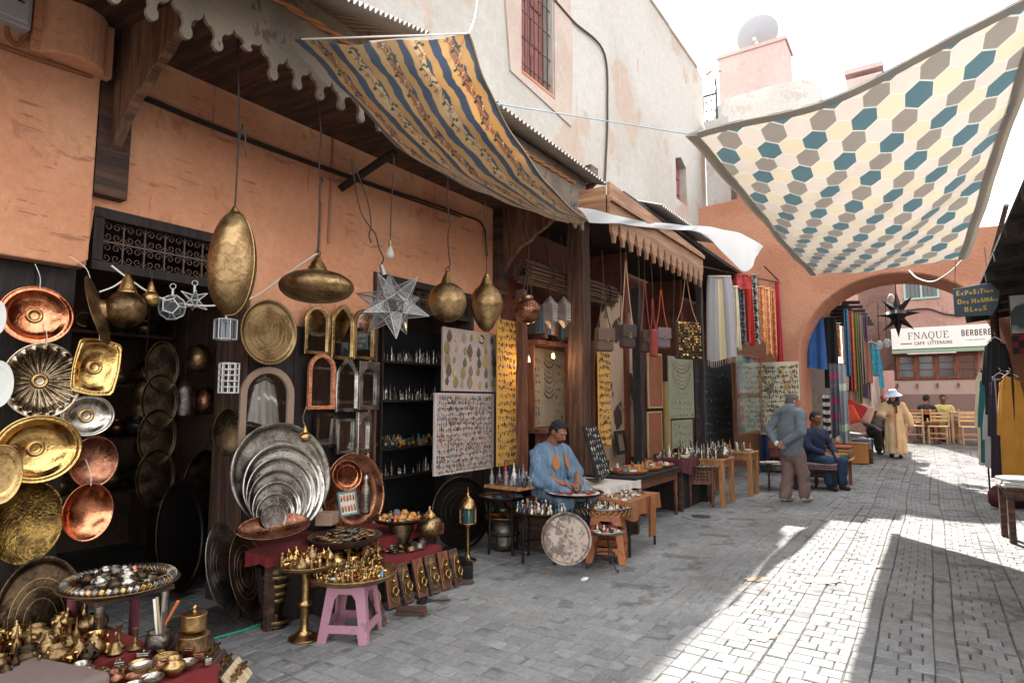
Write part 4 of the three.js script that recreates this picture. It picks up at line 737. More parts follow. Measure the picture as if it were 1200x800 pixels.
hung('ceramic_plate', 'glazed white plate edged in blue-grey rings beside the copper basin', -3, 372, 20, 40, DL + 0.1, P_plate, M.ceramic = plain(206, 204, 196, 0.25), {});
hung('ceramic_plate', 'white plate with red border overlapping the fluted basin', -4, 450, 40, 56, DL + 0.16, P_plate, M.ceramic, { rim: plain(150, 60, 48, 0.4) });
hung('basin', 'fluted silver basin with swirling ribs', 50, 446, 96, 90, DL, P_basin, metal(rgb(178, 162, 140), rgb(128, 112, 94), 0.4, 0.15, 0.32), { n: 20, wave: 0.07, drain: 1, rim: M.silver, string: 1 });
hung('basin', 'square-rimmed polished brass basin below the cone dish', 113, 430, 56, 68, DL + 0.06, P_basin, M.brassShiny, { sq: 0.7, drain: 1, roll: -0.12, string: 1 });
hung('basin', 'shallow silver oval basin under the square brass basin', 103, 487, 64, 48, DL, P_basin, M.silver, { drain: 1, rim: M.silver });
hung('basin', 'large oval polished brass basin with drain knob', 45, 526, 106, 80, DL + 0.08, P_basin, M.brassShiny, { drain: 1, rim: M.brass });
hung('basin', 'tarnished copper basin beside the large oval brass basin', 110, 541, 58, 60, DL, P_dome, M.copperDark, { rim: M.copper });
hung('brass_dish', 'brass dish with wide engraved rim overlapping the oval brass basin', 0, 556, 54, 70, DL + 0.18, P_plate, M.brass, { rim: M.brassOld });
hung('brass_dish', 'deep dark hammered brass dome dish under the basins', 32, 612, 88, 98, DL, P_dome, M.hammer = metal(rgb(150, 120, 66), rgb(84, 64, 38), 0.2, 0.25, 0.5, 0.006, true), {});
hung('basin', 'round hammered copper dish, lowest on the boards', 103, 600, 60, 68, DL + 0.04, P_dome, M.copper, { rim: M.copperDark, string: 1 });
for (const [x, y, w, h, l] of [[190, 430, 40, 62, 'uppermost'], [187, 470, 44, 66, 'second'], [184, 512, 46, 68, 'third'], [182, 560, 46, 70, 'lowest']])
  hung('dark_tray', `dim dark tray inside the doorway, ${l} of a column of four`, x, y, w, h, -5.3, P_flat, M.bronze, { rim: M.bronze, group: 'dark trays inside the doorway', cat: 'tray' });
hung('dark_dish', 'dark dish with bright centre on the door jamb', 266, 506, 34, 56, -4.44, P_dome, M.bronze, { rim: M.bronze });
// ================= plate and mirrors on the pier =================
hung('brass_tray', 'round engraved brass tray above the arched mirror', 316, 389, 66, 77, -4.3, P_flat, M.brassOld, { rim: M.brass, ring: M.brass, cat: 'tray' });
function archMirror(label, px, py, w, h, lat, fm, style, o = {}) {
  const c = atLat(px, py + h / 2, lat), Wd = atLat(px - w / 2, py, lat).distanceTo(atLat(px + w / 2, py, lat)), Hd = Math.abs(atLat(px, py - h / 2, lat).y - c.y);
  const t = thing('mirror', label, 'mirror', c, o.yaw ?? 0, 'framed mirrors on the pier');
  const outline = (k) => { const a = Wd / 2 - k, y0 = k, sp = style === 'square' ? Hd - k : Hd - Wd * 0.5, pts = [[-a, y0], [a, y0]]; if (style === 'square') return [...pts, [a, Hd - k], [-a, Hd - k]];
    for (let i = 0; i <= 14; i++) { const q = PI * i / 14; pts.push([Math.cos(q) * a, sp + Math.sin(q) * (Wd * 0.5 - k) * (style === 'ogee' ? 0.75 + 0.35 * Math.sin(q) ** 6 : 1)]); } return pts; };
  const outer = style === 'panel' ? [[-Wd / 2, 0], [Wd / 2, 0], [Wd / 2, Hd], [-Wd / 2, Hd]] : outline(0);
  const inner = style === 'panel' ? (() => { const k = Wd * 0.16, a = Wd / 2 - k, pts = [[-a, k], [a, k]]; for (let i = 0; i <= 14; i++) { const q = PI * i / 14; pts.push([Math.cos(q) * a, Hd * 0.66 + Math.sin(q) * a * 1.1]); } return pts; })() : outline(o.fw ?? Wd * 0.09);
  const turn = (g) => g.rotateY(PI / 2);
  mesh('frame', turn(ext(shp(outer, [inner]), 0.025, 0.004)), fm, t);
  mesh('glass', turn(ext(shp(inner), 0.004)).translate(0.004, 0, 0), M.mirror, t);
  mesh('backing', turn(ext(shp(outer), 0.006)).translate(-0.012, 0, 0), M.blackwood, t);
  t.rotation.z = o.lean ?? 0;
  return t;
}
M.boneframe = mat({ map: tex((x, y) => (((x / 32 | 0) + (y / 32 | 0)) % 2 ? rgb(112, 84, 70) : rgb(176, 148, 124)), 0.12, true, 128), roughness: 0.6 }, true);
M.rustframe = mat({ map: tex((x, y) => mix(rgb(166, 92, 58), rgb(206, 140, 100), sst(0.45, 0.6, fld(nC, x, y))), 0.3, true, 256), roughness: 0.5 }, true);
archMirror('large arched mirror with patterned bone frame under the brass tray', 310, 480, 58, 100, -4.42, M.boneframe, 'arch', { fw: 0.045, yaw: -0.12 });
archMirror('arched brass mirror, first of the top row of three', 370, 387, 28, 56, -4.4, M.brass, 'arch', { yaw: -0.06 });
archMirror('ogee brass mirror, middle of the top row of three', 400, 390, 28, 62, -4.39, M.brass, 'ogee', { yaw: 0.05 });
archMirror('arched brass mirror beside the glass star, last of the top row', 425, 392, 26, 58, -4.4, M.brassOld, 'arch', { yaw: 0.08 });
archMirror('arched mirror in a mottled orange-brown frame', 375, 447, 30, 64, -4.37, M.rustframe, 'arch', { yaw: -0.04 });
archMirror('ogee silver mirror between the orange framed and panel mirrors', 405, 452, 28, 60, -4.37, M.silver, 'ogee', { yaw: 0.06 });
archMirror('dark silver panel mirror with arched glass', 430, 452, 24, 56, -4.38, M.silverOld, 'panel', { yaw: 0.04 });
archMirror('small square dark mirror below the orange framed mirror', 380, 504, 27, 40, -4.39, M.bronze, 'square', { yaw: 0.12, lean: -0.04 });
archMirror('small rectangular silver mirror of the bottom row', 403, 511, 20, 40, -4.37, M.silverOld, 'square', { yaw: 0.02 });
archMirror('small silver panel mirror with pointed glass, bottom row', 424, 507, 22, 48, -4.38, M.silver, 'panel', { yaw: 0.3 });
// ================= wares: small prototypes =================
const trayGeo = (r, d = 0.025) => lathe([[0, 0.004], [r * 0.86, 0.004], [r * 0.92, d * 0.6], [r * 0.97, d], [r, d * 0.96], [r, d * 0.7], [r * 0.93, 0.006], [r * 0.88, -0.006], [0, -0.006]], 44);
const protoGeo = {
  bell: () => [lathe([[0, 0.045], [0.01, 0.046], [0.016, 0.035], [0.02, 0.02], [0.03, 0.004], [0.032, 0], [0.026, 0.001], [0, 0.03]], 14), lathe([[0, 0.045], [0.006, 0.05], [0.004, 0.06], [0.008, 0.075], [0.005, 0.085], [0, 0.087]], 10)],
  teapot: () => [lathe([[0, 0.0], [0.024, 0], [0.026, 0.006], [0.045, 0.025], [0.048, 0.045], [0.034, 0.066], [0.022, 0.074], [0.024, 0.08], [0.012, 0.094], [0.004, 0.1], [0.007, 0.11], [0, 0.115]], 16), tube([[0.04, 0.03, 0], [0.065, 0.04, 0], [0.075, 0.07, 0], [0.09, 0.075, 0]], 0.007, 10, 6), torus(0.028, 0.004, -0.05, 0.048, 0, 0, 0, 0, 14, 5)],
  pot: () => [lathe([[0, 0], [0.03, 0], [0.034, 0.008], [0.05, 0.03], [0.046, 0.05], [0.03, 0.06], [0.034, 0.072], [0.03, 0.074], [0.026, 0.062], [0, 0.02]], 18)],
  candlestick: () => [lathe([[0, 0], [0.034, 0], [0.034, 0.006], [0.012, 0.014], [0.008, 0.03], [0.014, 0.036], [0.008, 0.044], [0.008, 0.075], [0.014, 0.08], [0.01, 0.086], [0.018, 0.1], [0.014, 0.1], [0, 0.09]], 14)],
  animal: () => [sph(0.022, 0, 0.04, 0, 1.5, 0.9, 0.8, 12), sph(0.012, 0.034, 0.066, 0, 1.3, 0.9, 0.8, 10), rod(V3(0.024, 0.044, 0), V3(0.034, 0.066, 0), 0.009, 0.006), ...[[0.02, 0.01], [0.02, -0.01], [-0.022, 0.01], [-0.022, -0.01]].map(([x, z]) => rod(V3(x, 0.034, z), V3(x * 1.15, 0, z), 0.006, 0.004, 6)), tube([[-0.03, 0.045, 0], [-0.045, 0.04, 0], [-0.05, 0.02, 0]], 0.003, 6, 5)],
  ring: () => [torus(0.026, 0.006, 0, 0.006, 0, PI / 2, 0, 0, 18, 6)],
  cuff: () => [T(new THREE.CylinderGeometry(0.032, 0.033, 0.026, 20, 1, true), 0, 0.014, 0), T(new THREE.CylinderGeometry(0.03, 0.031, 0.026, 20, 1, true), 0, 0.014, 0), torus(0.032, 0.003, 0, 0.001, 0), torus(0.032, 0.003, 0, 0.027, 0)],
  box: () => [rbox(0.05, 0.03, 0.036, 0.004, 0, 0.015, 0), rbox(0.052, 0.01, 0.038, 0.004, 0, 0.034, 0), sph(0.005, 0, 0.042, 0, 1, 1, 1, 8)],
  bowl: () => [lathe([[0, 0.004], [0.02, 0.003], [0.04, 0.014], [0.05, 0.03], [0.052, 0.03], [0.042, 0.011], [0.022, -0.001], [0, 0]], 18)],
  bottle: () => [lathe([[0, 0], [0.016, 0], [0.018, 0.006], [0.018, 0.03], [0.01, 0.04], [0.006, 0.05], [0.009, 0.055], [0.009, 0.066], [0.004, 0.074], [0, 0.076]], 10)],
  tall: () => [lathe([[0, 0], [0.018, 0], [0.02, 0.008], [0.014, 0.02], [0.02, 0.045], [0.016, 0.075], [0.006, 0.09], [0.01, 0.098], [0.005, 0.115], [0.003, 0.145], [0, 0.15]], 12)],
  figure: () => [lathe([[0, 0], [0.016, 0], [0.018, 0.01], [0.014, 0.05], [0.018, 0.075], [0.008, 0.085], [0.011, 0.095], [0.01, 0.108], [0, 0.114]], 10)],
  minaret: () => [box(0.026, 0.07, 0.026, 0, 0.035, 0), box(0.03, 0.006, 0.03, 0, 0.07, 0), box(0.014, 0.026, 0.014, 0, 0.085, 0), sph(0.008, 0, 0.102, 0, 1, 1, 1, 8), cyl(0.002, 0.001, 0.03, 0, 0.108, 0, 5)],
  pendant: () => [T(ext(shp([[0, 0.03], [0.012, 0.02], [0.016, 0.005], [0.01, -0.012], [0, -0.024], [-0.01, -0.012], [-0.016, 0.005], [-0.012, 0.02]]), 0.004, 0.001), 0, 0.006, 0, -PI / 2, 0, 0), torus(0.006, 0.0015, 0, 0.006, -0.036, PI / 2, 0, 0, 10, 4)],
};
const protoCache = {};
function ware(kind, m, pos, turn, scale, label, group, category = 'trinket', lie = 0) {
  const key = kind + m.uuid, g = protoCache[key] ??= merged(protoGeo[kind](), m);
  g.userData.done = true;
  const o = mesh(kind === 'ring' ? 'bracelet' : kind === 'tall' ? 'brass_flask' : kind === 'box' ? 'trinket_box' : kind === 'animal' ? 'animal_figurine' : kind === 'figure' ? 'standing_figurine' : kind === 'minaret' ? 'tower_figurine' : kind === 'cuff' ? 'cuff_bracelet' : kind, g, m);
  o.position.copy(pos); o.rotation.set(lie ? (rnd() - 0.5) * 2 * lie : 0, turn, lie); o.scale.setScalar(scale);
  return tag(o, label, category, group);
}
const kindWord = { bell: 'handbell', teapot: 'teapot', pot: 'pot', candlestick: 'candlestick', animal: 'animal figurine', ring: 'bracelet', cuff: 'cuff bracelet', box: 'lidded box', bowl: 'bowl', bottle: 'bottle', tall: 'flask with pointed stopper', figure: 'standing figurine', minaret: 'tower figurine', pendant: 'pendant' };
const matWord = () => new Map([[M.brass, 'brass'], [M.brassShiny, 'bright brass'], [M.brassOld, 'dull brass'], [M.silver, 'silver'], [M.silverOld, 'grey metal'], [M.copper, 'copper'], [M.bronze, 'dark metal'], [M.copperDark, 'dark copper']]);
let MW = null;
function scatter(c, rx, rz, n, kinds, mats, scale, where, group, { turn = 0, y = 0.006, min = 0.034, lie = 0, ringed = false } = {}) {
  MW ??= matWord(); const done = [];
  for (let k = 0, tries = 0; k < n && tries < n * 30; tries++) {
    const a = rnd() * 2 * PI, r = Math.sqrt(rnd()) * 0.9; let x = Math.cos(a) * r * rx, z = Math.sin(a) * r * rz;
    if (ringed === 'box') { x = (rnd() * 2 - 1) * rx; z = (rnd() * 2 - 1) * rz; }
    if (done.some(([p, q]) => Math.hypot(p - x, q - z) < min)) continue;
    done.push([x, z]); k++;
    const kind = pick(kinds), m = pick(mats), p = V3(x, y, z).applyAxisAngle(V3(0, 1, 0), turn).add(c);
    ware(kind, m, p, rnd() * 6.3, scale * rr(0.85, 1.2), `small ${m.userData.word ?? MW.get(m) ?? ''} ${kindWord[kind]} ${where}`.replace('  ', ' '), group, kindWord[kind].split(' ').slice(0, 2).join(' ').replace('flask with', 'flask'), kind === 'ring' || kind === 'cuff' ? rr(0, 0.5) : lie);
  }
}
function standTable(name, label, cat, pos, w, h, d, m, o = {}) {           // low bench with a short cloth over its top
  const t = thing(name, label, cat, pos, o.turn ?? 0), drop = o.drop ?? 0.075;
  const f = (u, v) => { const a = u * 2 * PI, q = 0.5 / Math.max(Math.abs(Math.cos(a)), Math.abs(Math.sin(a))), k = 1 + 0.035 * (1 - v) * Math.sin(a * 17) + 0.02 * (1 - v); return V3(Math.cos(a) * q * w * k, h - drop * (1 + 0.25 * Math.sin(a * 5)) * (1 - v), Math.sin(a) * q * d * k); };
  mesh('cloth', [surf(f, 96, 4, [1, 1]), box(w, 0.012, d, 0, h, 0)], m, t);
  mesh('top_board', box(w - 0.03, 0.03, d - 0.03, 0, h - 0.022, 0), M.darkwood, t);
  for (const [i, k] of [[1, 1], [1, -1], [-1, 1], [-1, -1]]) mesh('leg', box(0.05, h - 0.03, 0.05, i * (w / 2 - 0.05), (h - 0.03) / 2, k * (d / 2 - 0.05)), M.darkwood, t);
  mesh('shade_box', box(w - 0.16, h - 0.12, d - 0.16, 0, (h - 0.12) / 2, 0), M.blackwood, t);  // near-black box standing in for the shade under the table top
  return t;
}
function tray(label, pos, r, m, o = {}) { const t = mesh(o.name ?? 'tray', trayGeo(r, o.d ?? 0.028), m); t.position.copy(pos); t.rotation.set(o.rx ?? 0, 0, o.rz ?? 0); return tag(t, label, 'tray', o.group); }
function plasticStool(label, pos, turn, m, h = 0.36, wt = 0.26, wb = 0.36) {
  const t = thing('plastic_stool', label, 'stool', pos, turn), side = [];
  const lean = Math.atan((wb - wt) / 2 / h);
  for (let k = 0; k < 4; k++) {
    const a = wb / 2, b = wt / 2, hl = [[-a * 0.62, h * 0.3], [a * 0.62, h * 0.3], [b * 0.62, h * 0.74], [b * 0.4, h * 0.84], [-b * 0.4, h * 0.84], [-b * 0.62, h * 0.74]];
    const s = shp([[-a, 0], [-a * 0.68, 0], [-a * 0.6, h * 0.18], [a * 0.6, h * 0.18], [a * 0.68, 0], [a, 0], [b, h], [-b, h]], [hl]);
    side.push(T(T(ext(s, 0.012, 0.004, 2), 0, 0, -0.006, -lean, 0, 0), 0, 0, wb / 2 - 0.006).rotateY(k * PI / 2));
  }
  mesh('legs', side, m, t);
  mesh('seat', [rbox(wt + 0.03, 0.03, wt + 0.03, 0.012, 0, h, 0)], m, t);
  return t;
}
// ================= stalls in front of the first shop =================
const scuffed = (c) => mat({ map: tex((x, y) => mix(c, c.map((v) => v * 0.72), 0.7 * sst(0.52, 0.7, fld(nB, x, y) * 0.6 + fld(nC, x, y) * 0.4)), 0.5, true, 256), roughness: 0.45 }, true);
M.pinkPlastic = scuffed(rgb(166, 118, 132)); M.orangePlastic = scuffed(rgb(176, 102, 52));
M.brass.userData.word = 'brass';
{
  // tray of silver plates leaning on a red bench
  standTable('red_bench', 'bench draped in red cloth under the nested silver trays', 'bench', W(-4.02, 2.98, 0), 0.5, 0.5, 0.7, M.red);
  const base = atLat(334, 618, -3.98), sc = base.distanceTo(camera.position) / F * 1.0;
  const nest = [[332, 556, 114, 126, 'outermost of the nested set', M.silverOld], [335, 570, 94, 104, 'second of the nested set', M.silver], [331, 578, 80, 88, 'third of the nested set', M.silver], [327, 586, 68, 74, 'fourth of the nested set', M.silverOld], [325, 594, 56, 60, 'fifth of the nested set', M.silver], [323, 601, 44, 46, 'sixth of the nested set', M.silver], [321, 606, 30, 30, 'smallest, in front of the nested set', M.silverOld]];
  nest.forEach(([x, y, w, h, l, m], i) => hung('silver_tray', `engraved round silver tray, ${l}`, x, y, w, h, -4.02 + i * 0.05, P_flat, m, { lean: 0.25, rim: m, ring: m, cat: 'tray', group: 'nested silver trays' }));
  hung('copper_bowl', 'wide dull copper bowl lying before the nested trays', 322, 616, 84, 38, -3.66, P_dome, M.copperDark, { lean: 0.9, rim: M.silverOld, cat: 'bowl' });
  const bl = thing('brass_bell', 'small round brass bell on a cord before the nested trays', 'bell', atLat(357, 512, -3.8));
  mesh('body', [sph(0.042, 0, 0, 0, 1, 0.95, 1, 20), cap(0.02, 0.05, 0.035)], M.brass, bl); mesh('cord', tube([[0, 0.08, 0], [-0.03, 0.13, 0], [-0.06, 0.22, -0.05]], 0.004, 8, 5), M.brassOld, bl);
  // brown arched tray, plate, framed pins, silver flask, box on the next table
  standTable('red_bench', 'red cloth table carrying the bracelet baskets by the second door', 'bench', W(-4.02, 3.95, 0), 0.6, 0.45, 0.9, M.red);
  hung('copper_tray', 'big brown copper tray leaning behind the small plate', 416, 578, 70, 96, -4.3, P_plate, M.copperDark, { lean: 0.15, rim: M.copperDark, cat: 'tray' });
  hung('copper_plate', 'round copper plate in front of the big brown tray', 407, 557, 34, 36, -4.14, P_plate, M.copper, { lean: 0.2, rim: M.copper, cat: 'plate' });
  const fr = thing('pin_frame', 'blue-edged frame with rows of orange pins leaning below the copper plate', 'frame', atLat(409, 604, -4.05)); fr.rotation.z = 0.25;
  mesh('frame', T(ext(shp([[-0.1, 0], [0.1, 0], [0.1, 0.2], [-0.1, 0.2]], [[[-0.085, 0.015], [0.085, 0.015], [0.085, 0.185], [-0.085, 0.185]]]), 0.014).rotateY(PI / 2)), plain(90, 120, 122, 0.6), fr);
  mesh('mount', box(0.006, 0.18, 0.18, 0.002, 0.1, 0), plain(206, 196, 178), fr);
  for (let i = 0; i < 5; i++) for (let j = 0; j < 2; j++) mesh('pin', T(sph(0.011, 0, 0, 0, 0.4, 2.6, 1, 8), 0.008, 0.06 + j * 0.085, -0.064 + i * 0.032), i % 2 ? plain(184, 92, 52, 0.4) : M.copper, fr);
  const fk = thing('silver_flask', 'slim engraved silver flask beside the pin frame', 'flask', atLat(428, 602, -4.0));
  mesh('body', lathe([[0, 0], [0.036, 0], [0.04, 0.02], [0.038, 0.18], [0.03, 0.22], [0.014, 0.25], [0.014, 0.29]], 22), M.silverOld, fk); mesh('stopper', lathe([[0.018, 0.29], [0.018, 0.305], [0.006, 0.32], [0, 0.33]], 14), M.silver, fk);
  const bx = thing('bone_box', 'open bone-inlaid box with pale panels before the pin frame', 'box', atLat(383, 614, -3.95)); bx.rotation.y = 0.5;
  mesh('body', rbox(0.13, 0.09, 0.16, 0.006, 0, 0.045, 0), M.boneframe, bx); mesh('lid', rbox(0.02, 0.14, 0.16, 0.005, -0.09, 0.13, 0, 0, 0, 0.3), plain(190, 168, 134), bx);
  // bracelet basket and tray of tiny shoes
  const bk = atLat(404, 628, -3.72); bk.y = 0.5;
  const b = thing('bracelet_basket', 'shallow dark basket heaped with thin bracelets', 'basket', bk);
  mesh('basket', lathe([[0, 0], [0.2, 0], [0.27, 0.05], [0.28, 0.05], [0.21, -0.012], [0, -0.012]], 36), M.darkwood, b);
  for (let i = 0; i < 46; i++) ware('ring', pick([M.bronze, M.copperDark, M.silverOld, M.brassOld]), V3(rr(-0.17, 0.17), 0.012 + rr(0, 0.05), rr(-0.17, 0.17)).add(bk), rnd() * 6, rr(1, 1.6), 'thin metal bracelet heaped in the shallow dark basket', 'bracelets heaped in the basket', 'bracelet', rr(-0.5, 0.5));
  const ts = atLat(470, 612, -3.75); ts.y = 0.56;
  tray('round dark tray of tiny orange and blue pieces beside the basket', ts, 0.24, M.bronze);
  tag(mesh('tray_stand', T(lathe([[0, 0], [0.14, 0], [0.13, 0.03], [0.05, 0.08], [0.04, 0.3], [0.12, 0.545], [0, 0.548]], 20), ts.x, 0, ts.z), M.bronze), 'dark turned stand under the tray of orange pieces', 'stand');
  M.tan = plain(196, 132, 66, 0.6); M.tan.userData.word = 'orange'; M.teal = plain(70, 112, 124, 0.6); M.teal.userData.word = 'blue'; M.rustp = plain(176, 84, 48, 0.6); M.rustp.userData.word = 'rust red';
  scatter(ts, 0.2, 0.2, 42, ['bowl', 'pot', 'bell', 'box'], [M.tan, M.tan, M.teal, M.rustp, M.brass], 0.62, 'on the round tray beside the basket', 'pieces on the round tray', { min: 0.042 });
  const pb = thing('pierced_pot', 'pierced brass lidded pot standing before the leaning black tray', 'pot', atLat(503, 628, -3.6));
  mesh('body', lathe([[0, 0], [0.07, 0], [0.1, 0.04], [0.11, 0.09], [0.09, 0.14], [0.05, 0.16]], 24), M.brassOld, pb); mesh('lid', lathe([[0.055, 0.16], [0.05, 0.18], [0.02, 0.21], [0.006, 0.225], [0.012, 0.24], [0, 0.255]], 18), M.brass, pb);
  const dotg = []; for (let j = 0; j < 4; j++) for (let i = 0; i < 16; i++) { const a = (i + j % 2 * 0.5) * PI / 8, r = [0.09, 0.107, 0.109, 0.1][j], y = [0.03, 0.06, 0.09, 0.12][j]; dotg.push(sph(0.008, r * Math.cos(a), y, r * Math.sin(a), 0.5, 1, 0.5, 6)); } stuff(mesh('piercings', dotg, M.black, pb));
  // striped bronze vase
  const vb = atLat(322, 724, -3.86); vb.y = 0;
  const v = thing('vase', 'tall dark bronze vase with brass bands beside the tray stand', 'vase', vb);
  mesh('body', lathe([[0, 0], [0.09, 0], [0.095, 0.02], [0.05, 0.06], [0.045, 0.1], [0.06, 0.16], [0.085, 0.3], [0.1, 0.36], [0.1, 0.4], [0.06, 0.44], [0.05, 0.47], [0.075, 0.5], [0.08, 0.505], [0, 0.49]], 30), M.bronze, v);
  mesh('band', [[0.066, 0.17], [0.074, 0.215], [0.083, 0.27], [0.095, 0.33], [0.094, 0.03]].map(([r, y]) => lathe([[r, y], [r + 0.005, y + 0.004], [r + 0.007, y + 0.022], [r + 0.002, y + 0.026]], 30)), M.brassOld, v);
  // brass column stand with tray of figurines
  const cb = atLat(356, 740, -3.5); cb.y = 0;
  const cs = thing('tray_stand', 'turned brass column stand carrying a small tray', 'stand', cb);
  mesh('column', lathe([[0, 0], [0.1, 0], [0.1, 0.012], [0.06, 0.03], [0.03, 0.06], [0.026, 0.2], [0.045, 0.21], [0.045, 0.23], [0.026, 0.245], [0.026, 0.42], [0.04, 0.45], [0, 0.452]], 24), M.brass, cs);
  const ct = cb.clone().setY(0.46); tray('small dull brass tray on the turned column stand', ct, 0.19, M.brassOld);
  scatter(ct, 0.17, 0.17, 26, ['animal', 'candlestick', 'bell', 'figure', 'teapot'], [M.brass, M.brassShiny, M.brassOld], 0.85, 'on the column stand tray', 'trinkets on the column stand tray', { min: 0.045 });
  // pink stool with tray of brass
  const pp = atH(411, 744, 0);
  plasticStool('pink plastic stool carrying the round tray of brass trinkets', pp, 0.5, M.pinkPlastic, 0.36, 0.24, 0.33);
  const pt = pp.clone().setY(0.383); tray('round embossed brass tray on the pink plastic stool', pt, 0.3, M.brassOld, { d: 0.035 });
  const bluep = plain(90, 150, 190, 0.3), glassp = plain(196, 204, 210, 0.15), redp = plain(190, 60, 40, 0.4); bluep.userData.word = 'blue'; glassp.userData.word = 'silvery'; redp.userData.word = 'red';
  scatter(pt, 0.275, 0.275, 120, ['bell', 'animal', 'pendant', 'pendant', 'animal', 'ring', 'candlestick'], [...Array(9).fill([M.brass, M.brassShiny, M.brassOld]).flat(), M.silver, M.copper, glassp, redp, bluep], 0.66, 'on the pink stool tray', 'trinkets on the pink stool tray', { min: 0.028, lie: 0.4 });
  // long red bench behind with brass animals and door knockers on its front
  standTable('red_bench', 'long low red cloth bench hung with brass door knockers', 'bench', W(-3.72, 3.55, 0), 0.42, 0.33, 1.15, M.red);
  scatter(W(-3.68, 3.3, 0.34), 0.16, 0.3, 18, ['animal', 'teapot', 'pot', 'candlestick'], [M.brass, M.brassShiny, M.brassOld], 1.25, 'on the long red bench', 'brass wares on the red bench', { min: 0.07 });
  scatter(W(-3.7, 3.85, 0.34), 0.17, 0.22, 30, ['ring', 'cuff', 'pendant'], [M.bronze, M.silverOld, M.brassOld], 1.1, 'at the far end of the red bench', 'dark bracelets on the red bench', { min: 0.035 });
  const hook = (t) => { mesh('ring', [torus(0.026, 0.008, 0.045, 0.12, 0, 0, PI / 2, 0, 18, 7), sph(0.014, 0.045, 0.088, 0, 1, 1, 1, 10)], M.brass, t); mesh('pin', [sph(0.016, 0.035, 0.19, 0, 1, 1, 1, 10), cyl(0.008, 0.01, 0.05, 0.02, 0.2, 0, 8, 0, 0, PI / 2)], M.brassShiny, t); };
  const knocker = (label, pos, turn, lean, style) => {
    const t = thing('door_knocker', label, 'door knocker', pos, turn, 'brass door knockers on wooden boards'); t.rotation.set(0, turn, lean, 'YZX');
    mesh('board', rbox(0.022, 0.3, 0.11, 0.004, 0, 0.15, 0), style % 2 ? M.darkwood : M.redwood, t);
    const o = style % 3 === 0 ? [[0, 0.03], [0.022, 0.05], [0.036, 0.1], [0.03, 0.16], [0.018, 0.21], [0.03, 0.23], [0, 0.28]] : style % 3 === 1 ? [[0, 0.02], [0.016, 0.05], [0.04, 0.07], [0.028, 0.12], [0.042, 0.17], [0.02, 0.22], [0, 0.27]] : [[0, 0.04], [0.04, 0.07], [0.044, 0.13], [0.03, 0.19], [0.012, 0.24], [0, 0.26]];
    mesh('plate', T(ext(shp([...o.map(([a, b]) => [a, b]), ...o.slice(1, -1).reverse().map(([a, b]) => [-a, b])], style % 2 ? [] : [[[0, 0.07], [0.012, 0.1], [0, 0.14], [-0.012, 0.1]]]), 0.006, 0.002).rotateY(PI / 2), 0.013, 0, 0), style % 2 ? M.brassOld : M.brass, t);
    hook(t);
  };
  const kx = [[462, 712], [480, 706], [496, 700], [511, 695], [524, 690], [538, 686]];
  kx.forEach(([x, y], i) => { const p = atH(x, y, 0.01); knocker(`brass door knocker on a wooden board, ${['first', 'second', 'third', 'fourth', 'fifth', 'sixth'][i]} along the red bench from the pink stool`, p, rr(-0.15, 0.15), 0.3 + rr(-0.08, 0.08), i); });
  const rs = thing('rosette_knocker', 'round pierced brass rosette on a dark board beside the pink stool', 'door knocker', atH(447, 734, 0.01)); rs.rotation.set(0, 0.15, 0.4, 'YZX');
  mesh('board', rbox(0.02, 0.3, 0.12, 0.004, 0, 0.15, 0), M.darkwood, rs);
  const ro = [torus(0.05, 0.006, 0.022, 0.2, 0, 0, PI / 2, 0, 28, 6)]; for (let i = 0; i < 6; i++) ro.push(box(0.006, 0.1, 0.008, 0.022, 0.2, 0, i * PI / 6, 0, 0)); for (let i = 0; i < 6; i++) ro.push(torus(0.017, 0.003, 0.022, 0.2 + 0.03 * Math.sin(i * PI / 3), 0.03 * Math.cos(i * PI / 3), 0, PI / 2, 0, 12, 5)); mesh('rosette', ro, M.brass, rs);
  const kb = thing('wooden_block', 'flat brown wooden block on the paving below the knockers', 'block', atH(481, 720, 0)); kb.rotation.y = 0.5; mesh('block', rbox(0.2, 0.05, 0.08, 0.005, 0, 0.028, 0), M.darkwood, kb); mesh('end_cap', rbox(0.012, 0.048, 0.078, 0.003, 0.107, 0.028, 0), M.redwood, kb);
  // old scissors, irons and tongs on the ground
  const sz = thing('scissors', 'old black iron scissors lying on the paving', 'scissors', atH(504, 704, 0.012)); sz.rotation.y = 0.6;
  mesh('handle', [torus(0.035, 0.008, -0.06, 0.004, 0.03, PI / 2, 0, 0, 20, 6), torus(0.035, 0.008, -0.06, 0.004, -0.03, PI / 2, 0, 0, 20, 6)], M.blackmetal, sz); mesh('blade', [rod(V3(-0.03, 0.004, 0.015), V3(0.16, 0.004, -0.02), 0.008, 0.003, 5), rod(V3(-0.03, 0.006, -0.015), V3(0.16, 0.006, 0.02), 0.008, 0.003, 5)], M.iron, sz);
  const iron = (label, px, py, turn, k) => { const t = thing('flat_iron', label, 'flat iron', atH(px, py, 0), turn); t.scale.setScalar(k);
    mesh('body', ext(shp([[-0.1, -0.06], [-0.1, 0.06], [0.04, 0.055], [0.12, 0], [0.04, -0.055]]), 0.1, 0.006, 2).rotateX(-PI / 2).translate(0, 0.008, 0), M.blackmetal, t); mesh('handle', [tube([[-0.07, 0.11, 0], [-0.075, 0.16, 0], [-0.02, 0.2, 0], [0.04, 0.17, 0], [0.05, 0.11, 0]], 0.013, 24, 8)], M.blackmetal, t); };
  iron('old black charcoal flat iron with arched handle on the paving', 546, 675, 2.2, 1.0); iron('squat black flat iron beside the charcoal iron', 532, 664, 1.2, 0.8);
